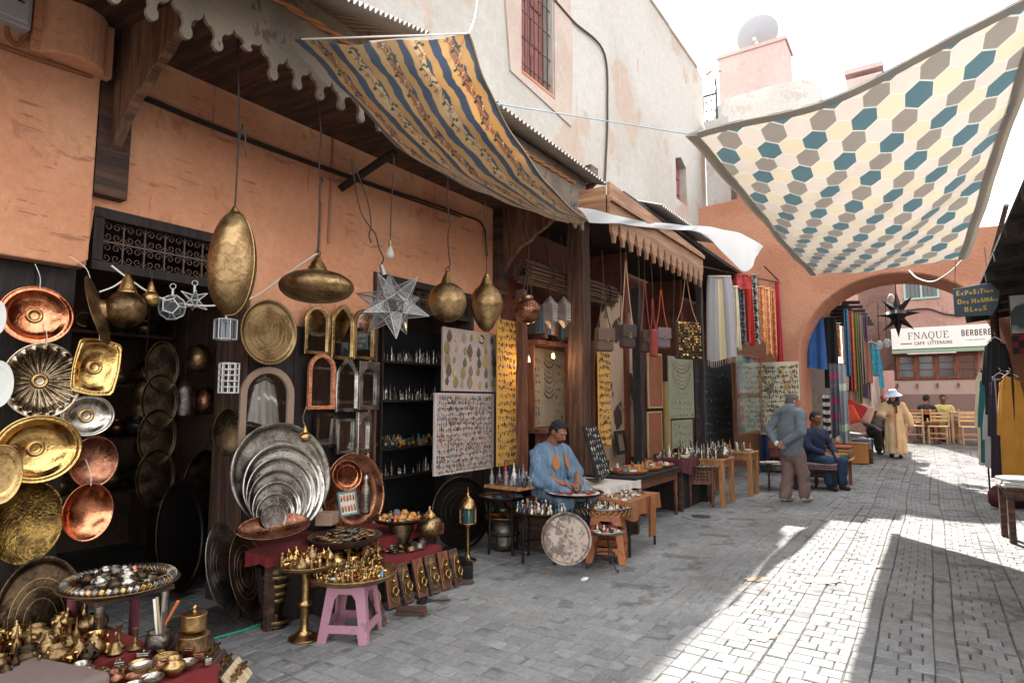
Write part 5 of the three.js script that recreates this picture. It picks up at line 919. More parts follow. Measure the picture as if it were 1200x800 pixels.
  const wg = thing('iron_wedge', 'dark iron plane blade lying flat beside the flat irons', 'tool', atH(533, 683, 0.004)); wg.rotation.y = 0.5; mesh('blade', ext(shp([[-0.16, -0.03], [0.1, -0.05], [0.16, 0], [0.1, 0.04], [-0.16, 0.03]]), 0.02, 0.004).rotateX(-PI / 2), M.ironRust, wg); mesh('tang', rod(V3(-0.16, 0.012, 0), V3(-0.26, 0.012, 0), 0.01, 0.008), M.iron, wg);
  tag(mesh('green_cord', tube([atH(250, 748, 0.01), atH(285, 738, 0.01), atH(310, 730, 0.01), atH(328, 728, 0.01)], 0.008, 24), plain(30, 150, 110, 0.5)), 'short green plastic cord lying on the paving by the grate', 'cord');
  // leaning black tray with brass rim and the standing candle lantern before it
  hung('black_tray', 'big round black tray with brass rim leaning at the second door', 542, 600, 66, 84, -4.1, P_flat, M.blackTray = mat({ color: C(40, 36, 34), metalness: 0.7, roughness: 0.3 }), { rim: M.brassOld, lean: 0.18, ring: M.bronze, cat: 'tray', group: 'large trays standing on the ground' });
  const lb = atLat(548, 640, -3.85); lb.y = 0;
  const ln = thing('candle_lantern', 'brass domed candle lantern on a tall turned stem', 'lantern', lb);
  mesh('stem', lathe([[0, 0], [0.09, 0], [0.09, 0.012], [0.04, 0.03], [0.02, 0.06], [0.018, 0.3], [0.03, 0.33], [0.05, 0.35], [0, 0.352]], 20), M.brass, ln);
  mesh('cage', [...Array.from({ length: 8 }, (_, i) => box(0.014, 0.16, 0.01, 0.075 * Math.cos(i * PI / 4), 0.435, 0.075 * Math.sin(i * PI / 4), 0, -i * PI / 4, 0)), torus(0.078, 0.01, 0, 0.36, 0), torus(0.078, 0.01, 0, 0.51, 0)], M.brassOld, ln);
  mesh('pane', T(new THREE.CylinderGeometry(0.068, 0.068, 0.14, 8, 1, true), 0, 0.435, 0), phys({ color: C(70, 140, 150), transmission: 0.7, roughness: 0.2, thickness: 0 }), ln);
  mesh('dome', lathe([[0.085, 0.51], [0.08, 0.54], [0.06, 0.58], [0.03, 0.61], [0.01, 0.625], [0.018, 0.64], [0.005, 0.66], [0.003, 0.7], [0, 0.71]], 22), M.brass, ln);
  // silver scalloped trays standing by the pier
  hung('scalloped_tray', 'scalloped engraved silver tray standing on edge by the pier', 262, 662, 56, 102, -4.12, P_flat, M.silverOld, { lean: 0.2, yaw: 0.4, rim: M.silver, ring: M.silverOld, cat: 'tray', group: 'large trays standing on the ground' });
  hung('scalloped_tray', 'dark scalloped tray standing on edge behind the bronze vase', 290, 670, 50, 96, -4.0, P_flat, M.bronze, { lean: 0.25, yaw: 0.3, rim: M.silverOld, ring: M.silverOld, cat: 'tray', group: 'large trays standing on the ground' });
  hung('dark_tray', 'tall oval dark tray leaning inside the first doorway', 212, 628, 70, 130, -5.0, P_flat, M.blackTray, { rim: M.copperDark, lean: 0.1, yaw: 0.3, cat: 'tray', group: 'large trays standing on the ground' });
  hung('dark_tray', 'arched tray with pale chequered rim behind the tall oval tray', 237, 582, 50, 110, -5.2, P_flat, M.bronze, { rim: M.brassOld, cat: 'tray', group: 'large trays standing on the ground' });
  hung('dark_tray', 'huge dim bronze tray leaning under the hammered dome dish', 48, 728, 108, 150, -4.2, P_flat, M.bronze, { rim: M.bronze, lean: 0.2, ring: M.brassOld, cat: 'tray', group: 'large trays standing on the ground' });
}
// ================= stalls nearest the corner =================
{
  const bt = atH(140, 685, 0.5);
  const st = thing('tray_stool', 'low stool with dusky pink cloth legs under the bangle tray', 'stool', bt.clone().setY(0));
  for (let i = 0; i < 4; i++) mesh('leg', cyl(0.03, 0.026, 0.46, 0.17 * (i % 2 ? 1 : -1), 0, 0.17 * (i > 1 ? 1 : -1), 10), i % 2 ? M.silverOld : cloth(128, 66, 74), st);
  mesh('top', rbox(0.42, 0.03, 0.42, 0.008, 0, 0.475, 0), M.darkwood, st);
  tray('wide round tray ringed with silver cuff bracelets', bt, 0.31, M.brassOld, { d: 0.02 });
  for (let i = 0; i < 54; i++) { const a = i / 54 * 2 * PI, p = V3(Math.cos(a) * 0.265, 0.026, Math.sin(a) * 0.265).add(bt), m = pick([M.silver, M.silverOld, M.silver, M.brass]); const o = ware('cuff', m, p, 0, 0.74, 'silver cuff bracelet in the ring round the wide tray', 'cuff bracelets round the wide tray', 'bracelet'); o.rotation.set(PI / 2 - 0.5, -a, 0, 'YXZ'); }
  scatter(bt, 0.2, 0.2, 46, ['ring', 'cuff', 'bowl', 'pendant', 'pot'], [M.silver, M.silverOld, M.bronze, M.silver, M.copper], 0.85, 'in the middle of the wide bangle tray', 'silver pieces on the wide tray', { min: 0.034 });
  // red table of brass oddments
  const rt = atH(110, 770, 0.3);
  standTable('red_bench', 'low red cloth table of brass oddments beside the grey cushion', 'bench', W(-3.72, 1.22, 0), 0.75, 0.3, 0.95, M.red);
  scatter(W(-3.72, 1.2, 0.31), 0.34, 0.42, 96, ['animal', 'teapot', 'pot', 'bell', 'candlestick', 'bowl', 'tall'], [M.brass, M.brassShiny, M.brassOld, M.brassOld, M.bronze], 1.0, 'on the low red table', 'brass oddments on the low red table', { min: 0.048, ringed: 'box' });
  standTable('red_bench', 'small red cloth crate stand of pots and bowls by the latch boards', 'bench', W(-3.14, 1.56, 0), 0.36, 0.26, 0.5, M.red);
  scatter(W(-3.14, 1.56, 0.27), 0.16, 0.23, 24, ['bowl', 'pot', 'bowl', 'box'], [M.brassOld, M.copperDark, M.silver, M.brass], 1.0, 'on the small red crate stand', 'pots on the small red stand', { min: 0.068, ringed: 'box' });
  // pot of brushes and lidded brass tins
  const tin = (label, p, r, h, m) => { const t = thing('brass_tin', label, 'tin', p); mesh('body', lathe([[0, 0], [r, 0], [r * 1.03, 0.01], [r, 0.02], [r, h * 0.8], [r * 1.04, h * 0.84], [r, h * 0.9], [r * 0.5, h], [0, h]], 24), m, t); mesh('knob', lathe([[0.012, h], [0.006, h + 0.01], [0.014, h + 0.024], [0, h + 0.034]], 12), m, t); };
  tin('round lidded brass tin, upper of two', W(-3.22, 1.82, 0.38), 0.06, 0.09, M.brass); tin('wide flat brass tin under the round lidded tin', W(-3.22, 1.82, 0.27), 0.075, 0.1, M.brassOld);
  const jp = thing('brush_pot', 'round metal pot holding pens and a brush', 'pot', W(-3.36, 1.72, 0.27)); mesh('pot', lathe([[0, 0], [0.04, 0], [0.07, 0.04], [0.065, 0.08], [0.055, 0.1], [0.06, 0.105], [0.05, 0.09], [0, 0.03]], 22), M.silverOld, jp);
  [[0.5, 0.25, 0xc46a34], [-0.45, 0.22, 0xd8d0c4], [0.1, 0.26, 0x8a8278], [-0.1, 0.24, 0xa08c70], [0.3, 0.2, 0x5a5048]].forEach(([l, h, c], i) => mesh('pen', T(cyl(0.006, 0.008, h, 0, 0, 0, 8), 0.02 * (i - 2), 0.04, 0, 0.2 * (i - 2) * 0.5, 0, -l), mat({ color: c, roughness: 0.5 }), jp));
  // latch boards and knockers leaning on the crate stand
  const latch = (label, px, py, turn, lean, m, m2) => { const t = thing('latch_board', label, 'latch', atH(px, py, 0.1), turn, 'latches mounted on boards'); t.rotation.set(0, turn, lean, 'YZX'); mesh('board', rbox(0.02, 0.12, 0.24, 0.004, 0, 0.06, 0), m, t); mesh('bolt', [T(cyl(0.008, 0.008, 0.22, 0, -0.11, 0, 8), 0.025, 0.07, 0, PI / 2, 0, 0), ...[-0.07, 0, 0.07].map((z) => box(0.02, 0.04, 0.012, 0.02, 0.07, z)), rod(V3(0.03, 0.07, 0.02), V3(0.05, 0.1, 0.02), 0.006)], m2, t); };
  latch('brass bolt latch on a dark board, first of the stack', 252, 778, 0.7, 0.6, M.darkwood, M.brass); latch('brass bolt latch on a dark board, middle of the stack', 268, 792, 0.7, 0.7, M.darkwood, M.brassOld); latch('iron bolt latch on a pale board beside the crate stand', 286, 802, 0.7, 0.7, M.palewood, M.brassOld);
  const kn = (label, px, py, m) => { const t = thing('door_knocker', label, 'door knocker', atH(px, py, 0.02), 0.6, 'brass door knockers on wooden boards'); t.rotation.set(0, 0.5, 0.35, 'YZX'); mesh('board', rbox(0.02, 0.26, 0.1, 0.02, 0, 0.13, 0), M.blackwood, t); const o = [[0, 0.03], [0.03, 0.06], [0.034, 0.12], [0.02, 0.17], [0, 0.2]]; const holes = []; for (let i = 0; i < 4; i++) holes.push([[0, 0.06 + i * 0.03], [0.01, 0.072 + i * 0.03], [0, 0.084 + i * 0.03], [-0.01, 0.072 + i * 0.03]]); mesh('plate', T(ext(shp([...o, ...o.slice(1, -1).reverse().map(([a, b]) => [-a, b])], holes), 0.006, 0.001).rotateY(PI / 2), 0.012, 0, 0), m, t); mesh('ring', torus(0.024, 0.006, 0.03, 0.19, 0, 0, PI / 2, 0, 16, 6), m, t); };
  kn('pierced brass lozenge knocker on a rounded dark board', 216, 800, M.brass); kn('black knocker on a rounded black board beside the pierced one', 190, 808, M.bronze);
  for (const [x, y, l] of [[112, 812, 'gilt crown-shaped brass ornament on the paving by the red table'], [137, 806, 'gilt spiked brass ornament beside the crown-shaped one']]) { const t = thing('brass_ornament', l, 'ornament', atH(x, y, 0.06)); const g = []; for (let i = 0; i < 7; i++) { const a = i / 7 * 2 * PI; g.push(T(new THREE.ConeGeometry(0.02, 0.09, 6), 0.03 * Math.cos(a), 0.05, 0.03 * Math.sin(a), 0.3 * Math.sin(a), 0, -0.3 * Math.cos(a))); } mesh('crown', [...g, sph(0.032, 0, 0.02, 0, 1, 0.8, 1, 14)], M.brassShiny, t); mesh('finial', [sph(0.014, 0, 0.1, 0, 1, 1, 1, 10), cyl(0.004, 0.002, 0.05, 0, 0.1, 0, 6)], M.brass, t); }
  const cu = tag(mesh('seat_cushion', rbox(0.5, 0.08, 0.36, 0.035, 0, 0, 0, 0, 0, 0, 4), cloth(116, 98, 92)), 'flat grey-brown cushion at the end of the brass table', 'cushion'); cu.position.copy(atH(36, 806, 0.34)); cu.rotation.y = 0.25; 
  const cw = thing('cushion_stool', 'dark box stool under the grey-brown cushion', 'stool', cu.position.clone().setY(0)); cw.rotation.y = 0.25; mesh('box', box(0.52, 0.28, 0.34, 0, 0.14, 0), M.darkwood, cw); mesh('top', box(0.56, 0.02, 0.38, 0, 0.28, 0), M.blackwood, cw);
}

// ================= dim stock inside the first shop =================
{
  const t = thing('back_shelves', 'dim wooden shelves at the back of the first shop', 'shelf', W(-6.6, 2.0, 0));
  for (const y of [0.7, 1.2, 1.7, 2.2]) mesh('shelf', box(0.35, 0.03, 2.6, 0, y, 0), M.darkwood, t);
  for (const k of [-1.3, 0, 1.3]) mesh('upright', box(0.3, 2.5, 0.04, -0.02, 1.25, k), M.darkwood, t);
  for (const [y, l] of [[0.716, 'lowest'], [1.216, 'second'], [1.716, 'third'], [2.216, 'top']]) for (let i = 0; i < 11; i++) ware(pick(['teapot', 'pot', 'tall', 'candlestick']), pick([M.brassOld, M.silverOld, M.copperDark]), W(-6.58, 0.85 + i * 0.22 + rr(-0.03, 0.03), y), rnd() * 6, rr(2, 2.8), `tarnished pot on the ${l} shelf at the back of the first shop`, 'pots on the back shelves', 'pot');
  [[168, 470, 'second-hand brass teapot lamp'], [232, 420, 'dull brass ball lamp'], [215, 470, 'grey metal drum lamp'], [240, 470, 'dark copper lamp']].forEach(([x, y, n], i) => lamp('pendant_lamp', `${n} hanging in the gloom of the first shop`, x, y, -5.4, (q) => { mesh('body', i % 2 ? lathe([[0.02, -0.12], [0.1, -0.1], [0.12, 0], [0.08, 0.1], [0.03, 0.13]], 24) : lathe([[0.06, -0.13], [0.09, -0.12], [0.09, 0.1], [0.04, 0.16], [0.01, 0.18]], 20), [M.brassOld, M.brassOld, M.silverOld, M.copperDark][i], q); mesh('wire', tube([[0, 0.15, 0], [0, 0.5, 0], [0.02, 1.0, 0]], 0.004, 6, 5), M.wire, q); }));
}
// ================= second stall: jewellery =================
M.vc = mat({ vertexColors: true, roughness: 0.4, metalness: 0.2 });
const tint = (g, col) => { g = flat(g); const n = g.attributes.position.count, a = new Float32Array(n * 3); for (let i = 0; i < n; i++) { a[i * 3] = col.r; a[i * 3 + 1] = col.g; a[i * 3 + 2] = col.b; } g.setAttribute('color', new THREE.Float32BufferAttribute(a, 3)); return g; };
const pal = (...hex) => hex.map((h) => new THREE.Color(h));
const jewel = pal(0xa89c86, 0x8c8478, 0x6a5a4a, 0xb8a878, 0x8a4a3e, 0x4a7074, 0x55606e, 0x40382f, 0x9a7048, 0x5c5248, 0x766c60);
const bead = (r, x, y, z, sx = 1, sy = 1, col = pick(jewel)) => tint(T(new THREE.OctahedronGeometry(r, 1), x, y, z, 0, 0, 0, 0.5, sy, sx), col);
// rows of small pieces on a board whose face is +x, width along z
function rows(w, h, n, per, r, cols, sag = 0) { const g = []; for (let j = 0; j < n; j++) for (let i = 0; i < per; i++) { const z = -w / 2 + (i + 0.5 + rr(-0.2, 0.2)) * w / per, y = h * (1 - (j + 0.5) / n) + rr(-0.16, 0.16) * h / n - 0.12 * h / n * Math.sin((i / per + j * 0.3) * 5); g.push(bead(r * rr(0.6, 1.3), 0.012, y, z, rr(0.7, 1.1), rr(0.8, 2), pick(cols))); if (rnd() < 0.1) continue; if (rnd() < 0.6) g.push(bead(r * rr(0.4, 0.8), 0.014, y - r * 1.8, z, 1, 1.4, pick(cols))); } return g; }
function board(name, label, a, b, c, d, m, fill, o = {}) {         // four photo corners (top left, top right, bottom right, bottom left) as points
  const w = (a.distanceTo(b) + c.distanceTo(d)) / 2, h = (a.distanceTo(d) + b.distanceTo(c)) / 2, mid = c.clone().lerp(d, 0.5), dir = b.clone().sub(a);
  const t = thing(name, label, o.cat ?? 'display board', mid, Math.atan2(-dir.x, -dir.z) + 0);
  t.rotation.set(0, Math.atan2(-dir.x, -dir.z), o.lean ?? 0, 'YZX');
  mesh('panel', rbox(0.02, h, w, 0.006, 0, h / 2, 0), m, t);
  if (o.edge) mesh('edging', [box(0.024, 0.02, w + 0.02, 0.004, 0.01, 0), box(0.024, 0.02, w + 0.02, 0.004, h - 0.01, 0), ...[-1, 1].map((k) => box(0.023, h - 0.04, 0.02, 0.004, h / 2, k * (w / 2)))], o.edge, t);
  const g = fill(w, h); if (g.length) stuff(mesh(o.part ?? 'jewellery', g, M.vc, t));
  return t;
}
const lenticular = (s, y, z, col) => tint(T(ext(shp([[0, 0.05], [0.02, 0.02], [0.03, -0.01], [0.02, -0.04], [0, -0.055], [-0.02, -0.04], [-0.03, -0.01], [-0.02, 0.02]]), 0.006, 0.002).rotateY(PI / 2), 0.012, y, z, 0, 0, 0, 1, s, s), col);
const strand = (z, y, w, d, col, n = 22) => { const g = []; for (let i = 0; i <= n; i++) { const k = i / n * 2 - 1; g.push(bead(0.011, 0.014, y - d * (1 - k * k), z + k * w, 1, 1.2, rnd() < 0.85 ? col : pick(jewel))); } return g; };
M.palecloth = cloth(178, 158, 150); M.yellow = cloth(200, 152, 70); M.sage = cloth(140, 142, 118); M.beige = cloth(168, 152, 128);
{
  const L = (x, y) => atLat(x, y, -4.22);
  const meds = pal(0x8e8256, 0x6f6a5c, 0xb49a5c, 0x5c5648, 0x9a8f78, 0xc4ac74);
  board('pendant_board', 'pale board of large hand-shaped and leaf-shaped pendants', L(521, 386), L(582, 390), L(580, 458), L(518, 459), M.palecloth, (w, h) => { const g = []; for (let j = 0; j < 5; j++) for (let i = 0; i < 7; i++) g.push(lenticular(rr(0.6, 1.6), h * (0.12 + 0.19 * j) + rr(-0.035, 0.035), -w / 2 + w * (i + 0.5) / 7 + rr(-0.03, 0.03), pick(meds))); g.push(tint(torus(0.045, 0.008, 0.014, h * 0.88, -w * 0.2, 0, PI / 2, 0, 20, 5), new THREE.Color(0x2c2a30))); return g; }, { edge: M.palecloth, part: 'pendants' });
  board('earring_board', 'pale pink board pinned with rows of small earrings', L(514, 459), L(580, 463), L(577, 553), L(508, 552), M.palecloth, (w, h) => rows(w * 0.94, h * 0.97, 15, 34, 0.013, jewel), { edge: cloth(190, 176, 172), part: 'earrings' });
  const wav = (label, x0, x1, y0, y1, lat, n) => board('yellow_display', label, atLat(x0, y0, lat), atLat(x1, y0 + 2, lat), atLat(x1, y1, lat), atLat(x0, y1, lat), M.yellow, (w, h) => rows(w * 0.95, h, n, 11, 0.014, pal(0x6a4a3a, 0x8a4a34, 0x5a6470, 0x3a3430, 0xb08a50)), { part: 'hung_earrings' });
  wav('tall yellow cloth strip hung with earrings beside the earring board', 582, 606, 374, 545, -4.1, 20);
  wav('second yellow cloth strip hung with earrings behind the seated man', 702, 716, 410, 525, -3.55, 14);
  // posts and showcase
  const post = (label, px, y0, y1, lat, w, m, d = w) => { const a = atLat(px, y1, lat); const t = thing('timber_post', label, 'post', W(lat, -a.z, 0), 0, 'timber posts of the stalls'); const H = atLat(px, y0, lat).y; const pts = []; mesh('shaft', T(new THREE.BoxGeometry(w, H, d, 1, 14, 1), 0, H / 2, 0).applyMatrix4(new THREE.Matrix4()), m, t); const p = t.children[0].geometry.attributes.position; const k = {}; for (let i = 0; i < p.count; i++) { const y = p.getY(i).toFixed(2); k[y] ??= [rr(-0.008, 0.008), rr(-0.008, 0.008)]; p.setX(i, p.getX(i) + k[y][0]); p.setZ(i, p.getZ(i) + k[y][1]); } mesh('base', box(w + 0.04, 0.08, d + 0.04, 0, 0.04, 0), m, t); return t; };
  post('rough thick timber post carrying the eaves behind the seated man', 681, 262, 560, -3.75, 0.22, M.darkwoodV);
  post('slim red-brown post beside the yellow earring strip', 612, 340, 600, -3.9, 0.1, M.redwood);
  post('slim red-brown post at the far side of the necklace case', 669, 400, 600, -4.1, 0.1, M.redwood);
  post('orange-brown post beside the second yellow strip', 696, 400, 540, -3.7, 0.12, M.redwood);
  post('dark post hung with bead strings beside the stained wall', 750, 340, 540, -3.4, 0.12, M.blackwood);
  post('dark corner post of the scarf stall', 826, 320, 560, -3.0, 0.09, M.blackwood);
  // necklace case
  const cs = thing('necklace_case', 'lit wooden case of necklaces behind the seated man', 'showcase', W(-4.3, 6.9, 0));
  const A = atLat(613, 404, -4.3), B = atLat(668, 404, -4.3), C0 = atLat(640, 500, -4.3), w = Math.abs(A.z - B.z), zc = (A.z + B.z) / 2, h = A.y - C0.y; cs.position.set(-4.3, C0.y, zc);
  mesh('back_panel', box(0.03, h, w, -0.1, h / 2, 0), M.beige, cs);
  const G = []; for (let i = 0; i < 5; i++) for (let j = 0; j < 9; j++) G.push(...strand(-w * 0.12 + 0, h * 0.95 - j * 0.07, 0.13, 0.06, jewel[(i + j) % 3], 14).slice(0, i ? 0 : 99)); G.push(...rows(w * 0.4, h * 0.9, 9, 7, 0.014, jewel).map((g) => g.translate(0, 0, w * 0.27)), ...rows(w * 0.25, h * 0.8, 8, 4, 0.014, jewel).map((g) => g.translate(0, 0.05, -w * 0.38)));
  stuff(mesh('necklaces', G.map((g) => g.translate(-0.085, 0, 0)), M.vc, cs));
  mesh('shelf', box(0.5, 0.05, w + 0.1, 0.1, -0.03, 0), M.redwood, cs); mesh('shelf', box(0.4, 0.05, w + 0.1, 0.06, h + 0.03, 0), M.redwood, cs); mesh('front', box(0.04, C0.y - 0.05, w, 0.2, -C0.y / 2 - 0.03, 0), M.redwood, cs);
  for (const k of [-1, 1]) mesh('side', box(0.3, h, 0.03, 0.02, h / 2, k * w / 2), M.redwood, cs);
  for (const [px, py] of [[607, 413], [619, 421], [648, 417]]) {
    const p = atLat(px, py, -3.95), t = thing('case_bulb', `small lit tube lamp ${px < 610 ? 'by the red-brown post' : px < 630 ? 'at the edge of the necklace case' : 'in the middle of the necklace case'}`, 'lamp', p, 0, 'lit bulbs of the necklace case');
    mesh('bulb', cyl(0.018, 0.018, 0.06, 0, -0.03, 0, 12), new THREE.MeshStandardMaterial({ color: 0xffe2b0, emissive: 0xffc880, emissiveIntensity: 0.9 }), t);
    mesh('holder', cyl(0.02, 0.016, 0.03, 0, 0.03, 0, 12), M.brassOld, t); mesh('flex', tube([[0, 0.06, 0], [0.0, 0.2, 0], [-0.05, 0.35, 0]], 0.004, 8, 5), M.wire, t);
    const l = new THREE.PointLight(0xffd2a0, 0.08); l.position.set(0.05, -0.04, 0.0); l.shadow.radius = 1.2; l.castShadow = true; t.add(l);
  }
  // boxes and books on the shelf above the case
  const bx = atLat(640, 402, -4.2), cols = [0x35302c, 0x2f4c58, 0x50606c, 0x7a4a3a, 0x3f6f78, 0x9a9082, 0x6f3a2c, 0x2c2a2e, 0x47707a, 0x6a6258]; let z = 0.46;
  cols.forEach((c, i) => { const q = rr(0.06, 0.1); const o = tag(mesh('fabric_roll', [rbox(0.2, rr(0.3, 0.46), q * 0.9, 0.012, 0, 0.2, 0)], mat({ color: c, roughness: 0.8 })), `${['black', 'dark blue', 'slate', 'rust', 'teal', 'pale grey', 'dark red', 'charcoal', 'blue-green', 'taupe'][i]} upright folded textile on the shelf over the necklace case`, 'textile', 'folded textiles over the necklace case'); o.position.set(-4.15, bx.y + 0.06, bx.z + z); z -= q; });
  // rolled reed blind under the eaves
  const ra = atLat(612, 318, -4.2), rb = atLat(716, 348, -3.9), rl = thing('reed_blind', 'rolled reed blind tied up above the jewellery stall', 'blind', ra.clone().lerp(rb, 0.5));
  const dv = rb.clone().sub(ra), reeds = []; for (let i = 0; i < 46; i++) { const a = i * 2.4, r = 0.15 * Math.sqrt((i + 8) / 54), o = V3(Math.cos(a) * r, Math.sin(a) * r, 0); reeds.push(rod(dv.clone().multiplyScalar(-0.5).add(o), dv.clone().multiplyScalar(0.5).add(o), 0.016, 0.016, 6)); }
  stuff(mesh('reeds', reeds, mat({ color: C(104, 78, 60), roughness: 0.8 }), rl)); for (const k of [-0.3, 0.1, 0.36]) mesh('tie', torus(0.17, 0.012, dv.x * k, dv.y * k, dv.z * k, 0, 0.1, 0, 20, 5), M.wire, rl);
  // black leaning earring panel, stained wall, frame
  board('earring_board', 'tilted black panel of silver earrings beside the seated man', atLat(688, 503, -3.3), atLat(703, 503, -3.3), atLat(716, 556, -3.1), atLat(698, 556, -3.1), M.black, (w, h) => rows(w * 0.8, h, 8, 5, 0.012, pal(0xb8b4ac, 0x8c8880)), { lean: 0.3, part: 'earrings' });
  tag(mesh('stained_wall', box(0.12, 3.2, 1.0, -3.95, 1.6, atLat(729, 480, -3.9).z), M.stainwall), 'cream plaster wall with dark peeling stain between the stalls', 'wall');
  const fr = thing('picture_frame', 'small dark picture frame leaning under the stained wall', 'picture frame', atLat(729, 532, -3.75)); fr.rotation.z = 0.15;
  mesh('frame', T(ext(shp([[-0.16, 0], [0.16, 0], [0.16, 0.34], [-0.16, 0.34]], [[[-0.11, 0.05], [0.11, 0.05], [0.11, 0.29], [-0.11, 0.29]]]), 0.03).rotateY(PI / 2)), M.blackwood, fr); mesh('mat_board', box(0.008, 0.26, 0.24, 0.006, 0.17, 0), plain(120, 100, 78), fr);
  // leather panels and green necklace boards
  for (const [x0, x1, y0, y1, l, m] of [[760, 776, 414, 478, 'upper brown leather panel beside the dark bead post', M.leather = cloth(140, 84, 54)], [760, 776, 482, 545, 'lower brown leather panel beside the dark bead post', M.leather]]) board('leather_hanging', l, atLat(x0, y0, -3.5), atLat(x1, y0, -3.5), atLat(x1, y1, -3.5), atLat(x0, y1, -3.5), m, () => [], { edge: M.palewood, cat: 'panel' });
  tag(mesh('cloth_roll', T(cyl(0.06, 0.06, 1.35, 0, 0, 0, 14)), M.yellowOld = cloth(150, 124, 78)), 'upright mustard cloth roll beside the leather panels', 'textile').position.copy(atLat(783, 548, -3.45));
  board('necklace_board', 'sage green board draped with looped necklaces', atLat(785, 420, -3.4), atLat(815, 420, -3.35), atLat(813, 490, -3.35), atLat(785, 490, -3.4), M.sage, (w, h) => { const g = []; for (let j = 0; j < 9; j++) g.push(...strand(0, h * 0.97 - j * 0.05, w * 0.36, 0.1 + j * 0.015, jewel[j % 4], 20)); return g.concat(rows(w * 0.9, h * 0.3, 3, 9, 0.014, jewel)); }, { part: 'necklaces' });
  board('necklace_board', 'faint sage board above the shelf of flasks', atLat(788, 492, -3.4), atLat(812, 492, -3.35), atLat(812, 524, -3.35), atLat(788, 524, -3.4), M.sage, (w, h) => rows(w * 0.9, h, 3, 8, 0.012, jewel), { part: 'pendants' });
  // interior dark wall with hung silver
  board('silver_wall', 'dim black cloth wall dotted with silver pendants', atLat(817, 424, -3.6), atLat(860, 424, -3.5), atLat(860, 540, -3.5), atLat(817, 540, -3.6), cloth(30, 34, 32), (w, h) => rows(w * 0.92, h * 0.9, 11, 14, 0.016, pal(0x5a5e5a, 0x767a74, 0x3c403c)), { part: 'pendants' });
  // glass showcase on the jamb
  const gc = board('glass_showcase', 'wall showcase with wooden frame holding silver necklaces', atLat(862, 418, -3.1), atLat(891, 418, -3.0), atLat(891, 508, -3.0), atLat(862, 508, -3.1), cloth(96, 112, 106), (w, h) => { const g = []; for (let j = 0; j < 4; j++) g.push(...strand(-w * 0.2, h * 0.95 - j * 0.05, w * 0.2, 0.16, jewel[1], 14), ...strand(w * 0.2, h * 0.45 - j * 0.05, w * 0.22, 0.14, jewel[0], 14)); return g.concat(rows(w * 0.9, h, 6, 8, 0.015, pal(0xb0b0a8, 0x8c9088))); }, { edge: M.redwood, cat: 'showcase', part: 'necklaces' });
  gc.children.filter((c) => c.name === 'panel').forEach((c) => { const g = c.geometry; g.computeBoundingBox(); const b = g.boundingBox; mesh('glass', box(0.004, b.max.y, b.max.z * 2, 0.06, b.max.y / 2, 0), M.glass, gc); mesh('rail', [box(0.06, 0.035, b.max.z * 2, 0.035, b.max.y / 2, 0), ...[0.02, b.max.y - 0.02].map((y) => box(0.06, 0.04, b.max.z * 2, 0.035, y, 0)), ...[-1, 1].map((k) => box(0.06, b.max.y, 0.04, 0.035, b.max.y / 2, k * b.max.z))], M.redwood, gc); });
  // pale board by the arch, blue cloth below
  board('bead_board', 'pale green cloth board of beads hung beside the arch pier', atS(892, 424, 14.55), atS(940, 424, 14.55), atS(940, 514, 14.55), atS(892, 514, 14.55), M.palesage = cloth(188, 180, 150), (w, h) => { const g = rows(w * 0.95, h * 0.97, 15, 18, 0.024, jewel); for (let j = 0; j < 5; j++) g.push(...strand(-w * 0.22, h * 0.9 - j * 0.04, w * 0.12, 0.3, pal(0xb8863c)[0], 20), ...strand(w * 0.24, h * 0.88 - j * 0.05, w * 0.14, 0.32, pal(0x4a443a)[0], 20)); return g; }, { part: 'beads' });
  tag(mesh('blue_cloth', sheet((u, v) => W(-3.1 + u * 0.95, 14.2 + 0.03 * Math.sin(u * 30), 0.05 + v * 0.8), 30, 2, 0.01, [1, 1]), cloth(34, 46, 74)), 'dark blue cloth hanging below the pale bead board', 'cloth');
}
// ================= shelves of flasks in the second doorway =================
{
  const t = thing('flask_shelves', 'dark shelves of tiny silver flasks inside the second door', 'shelf', W(-5.0, 5.1, 0));
  const ys = [[415, 425], [443, 470], [470, 470], [520, 523], [560, 560]].map((q) => atLat(470, q[0] + 12, -5.0).y), s0 = -atLat(440, 450, -5).z, s1 = -atLat(518, 450, -5).z;
  t.position.set(-5.0, 0, -(s0 + s1) / 2); const w = s1 - s0;
  [atLat(470, 426, -5).y, atLat(470, 470, -5).y, atLat(470, 524, -5).y, atLat(470, 556, -5).y].forEach((y, k) => {
    mesh('shelf', box(0.24, 0.02, w, 0, y, 0), M.blackwood, t);
    const n = k === 2 ? 24 : 22;
    for (let i = 0; i < n; i++) for (let j = 0; j < (k === 3 ? 1 : 2); j++) { if (rnd() < 0.12) continue; const m = k === 2 ? pick([M.brassOld, M.silverOld, M.tan, M.copperDark, M.teal]) : pick([M.silver, M.silver, M.silverOld]); ware(k === 2 ? pick(['pot', 'teapot', 'figure']) : pick(['tall', 'bottle', 'minaret', 'candlestick', 'tall']), m, V3(-4.96 + j * 0.06, y + 0.011, -s0 - (i + 0.5 + rr(-0.25, 0.25)) * w / n), rnd() * 6, k === 2 ? rr(0.7, 1.3) : rr(0.6, 1.25), k === 2 ? 'small coloured pot on the third dark shelf' : `tiny silver flask on the ${['top', 'second', 'third', 'lowest'][k]} dark shelf`, 'flasks on the dark shelves', 'flask'); }
  });
  for (const k of [-1, 1]) mesh('upright', box(0.24, 2.4, 0.03, 0, 1.2, k * (w / 2 + 0.015)), M.blackwood, t);
  mesh('back', box(0.02, 2.4, w, -0.13, 1.2, 0), M.black, t);
}
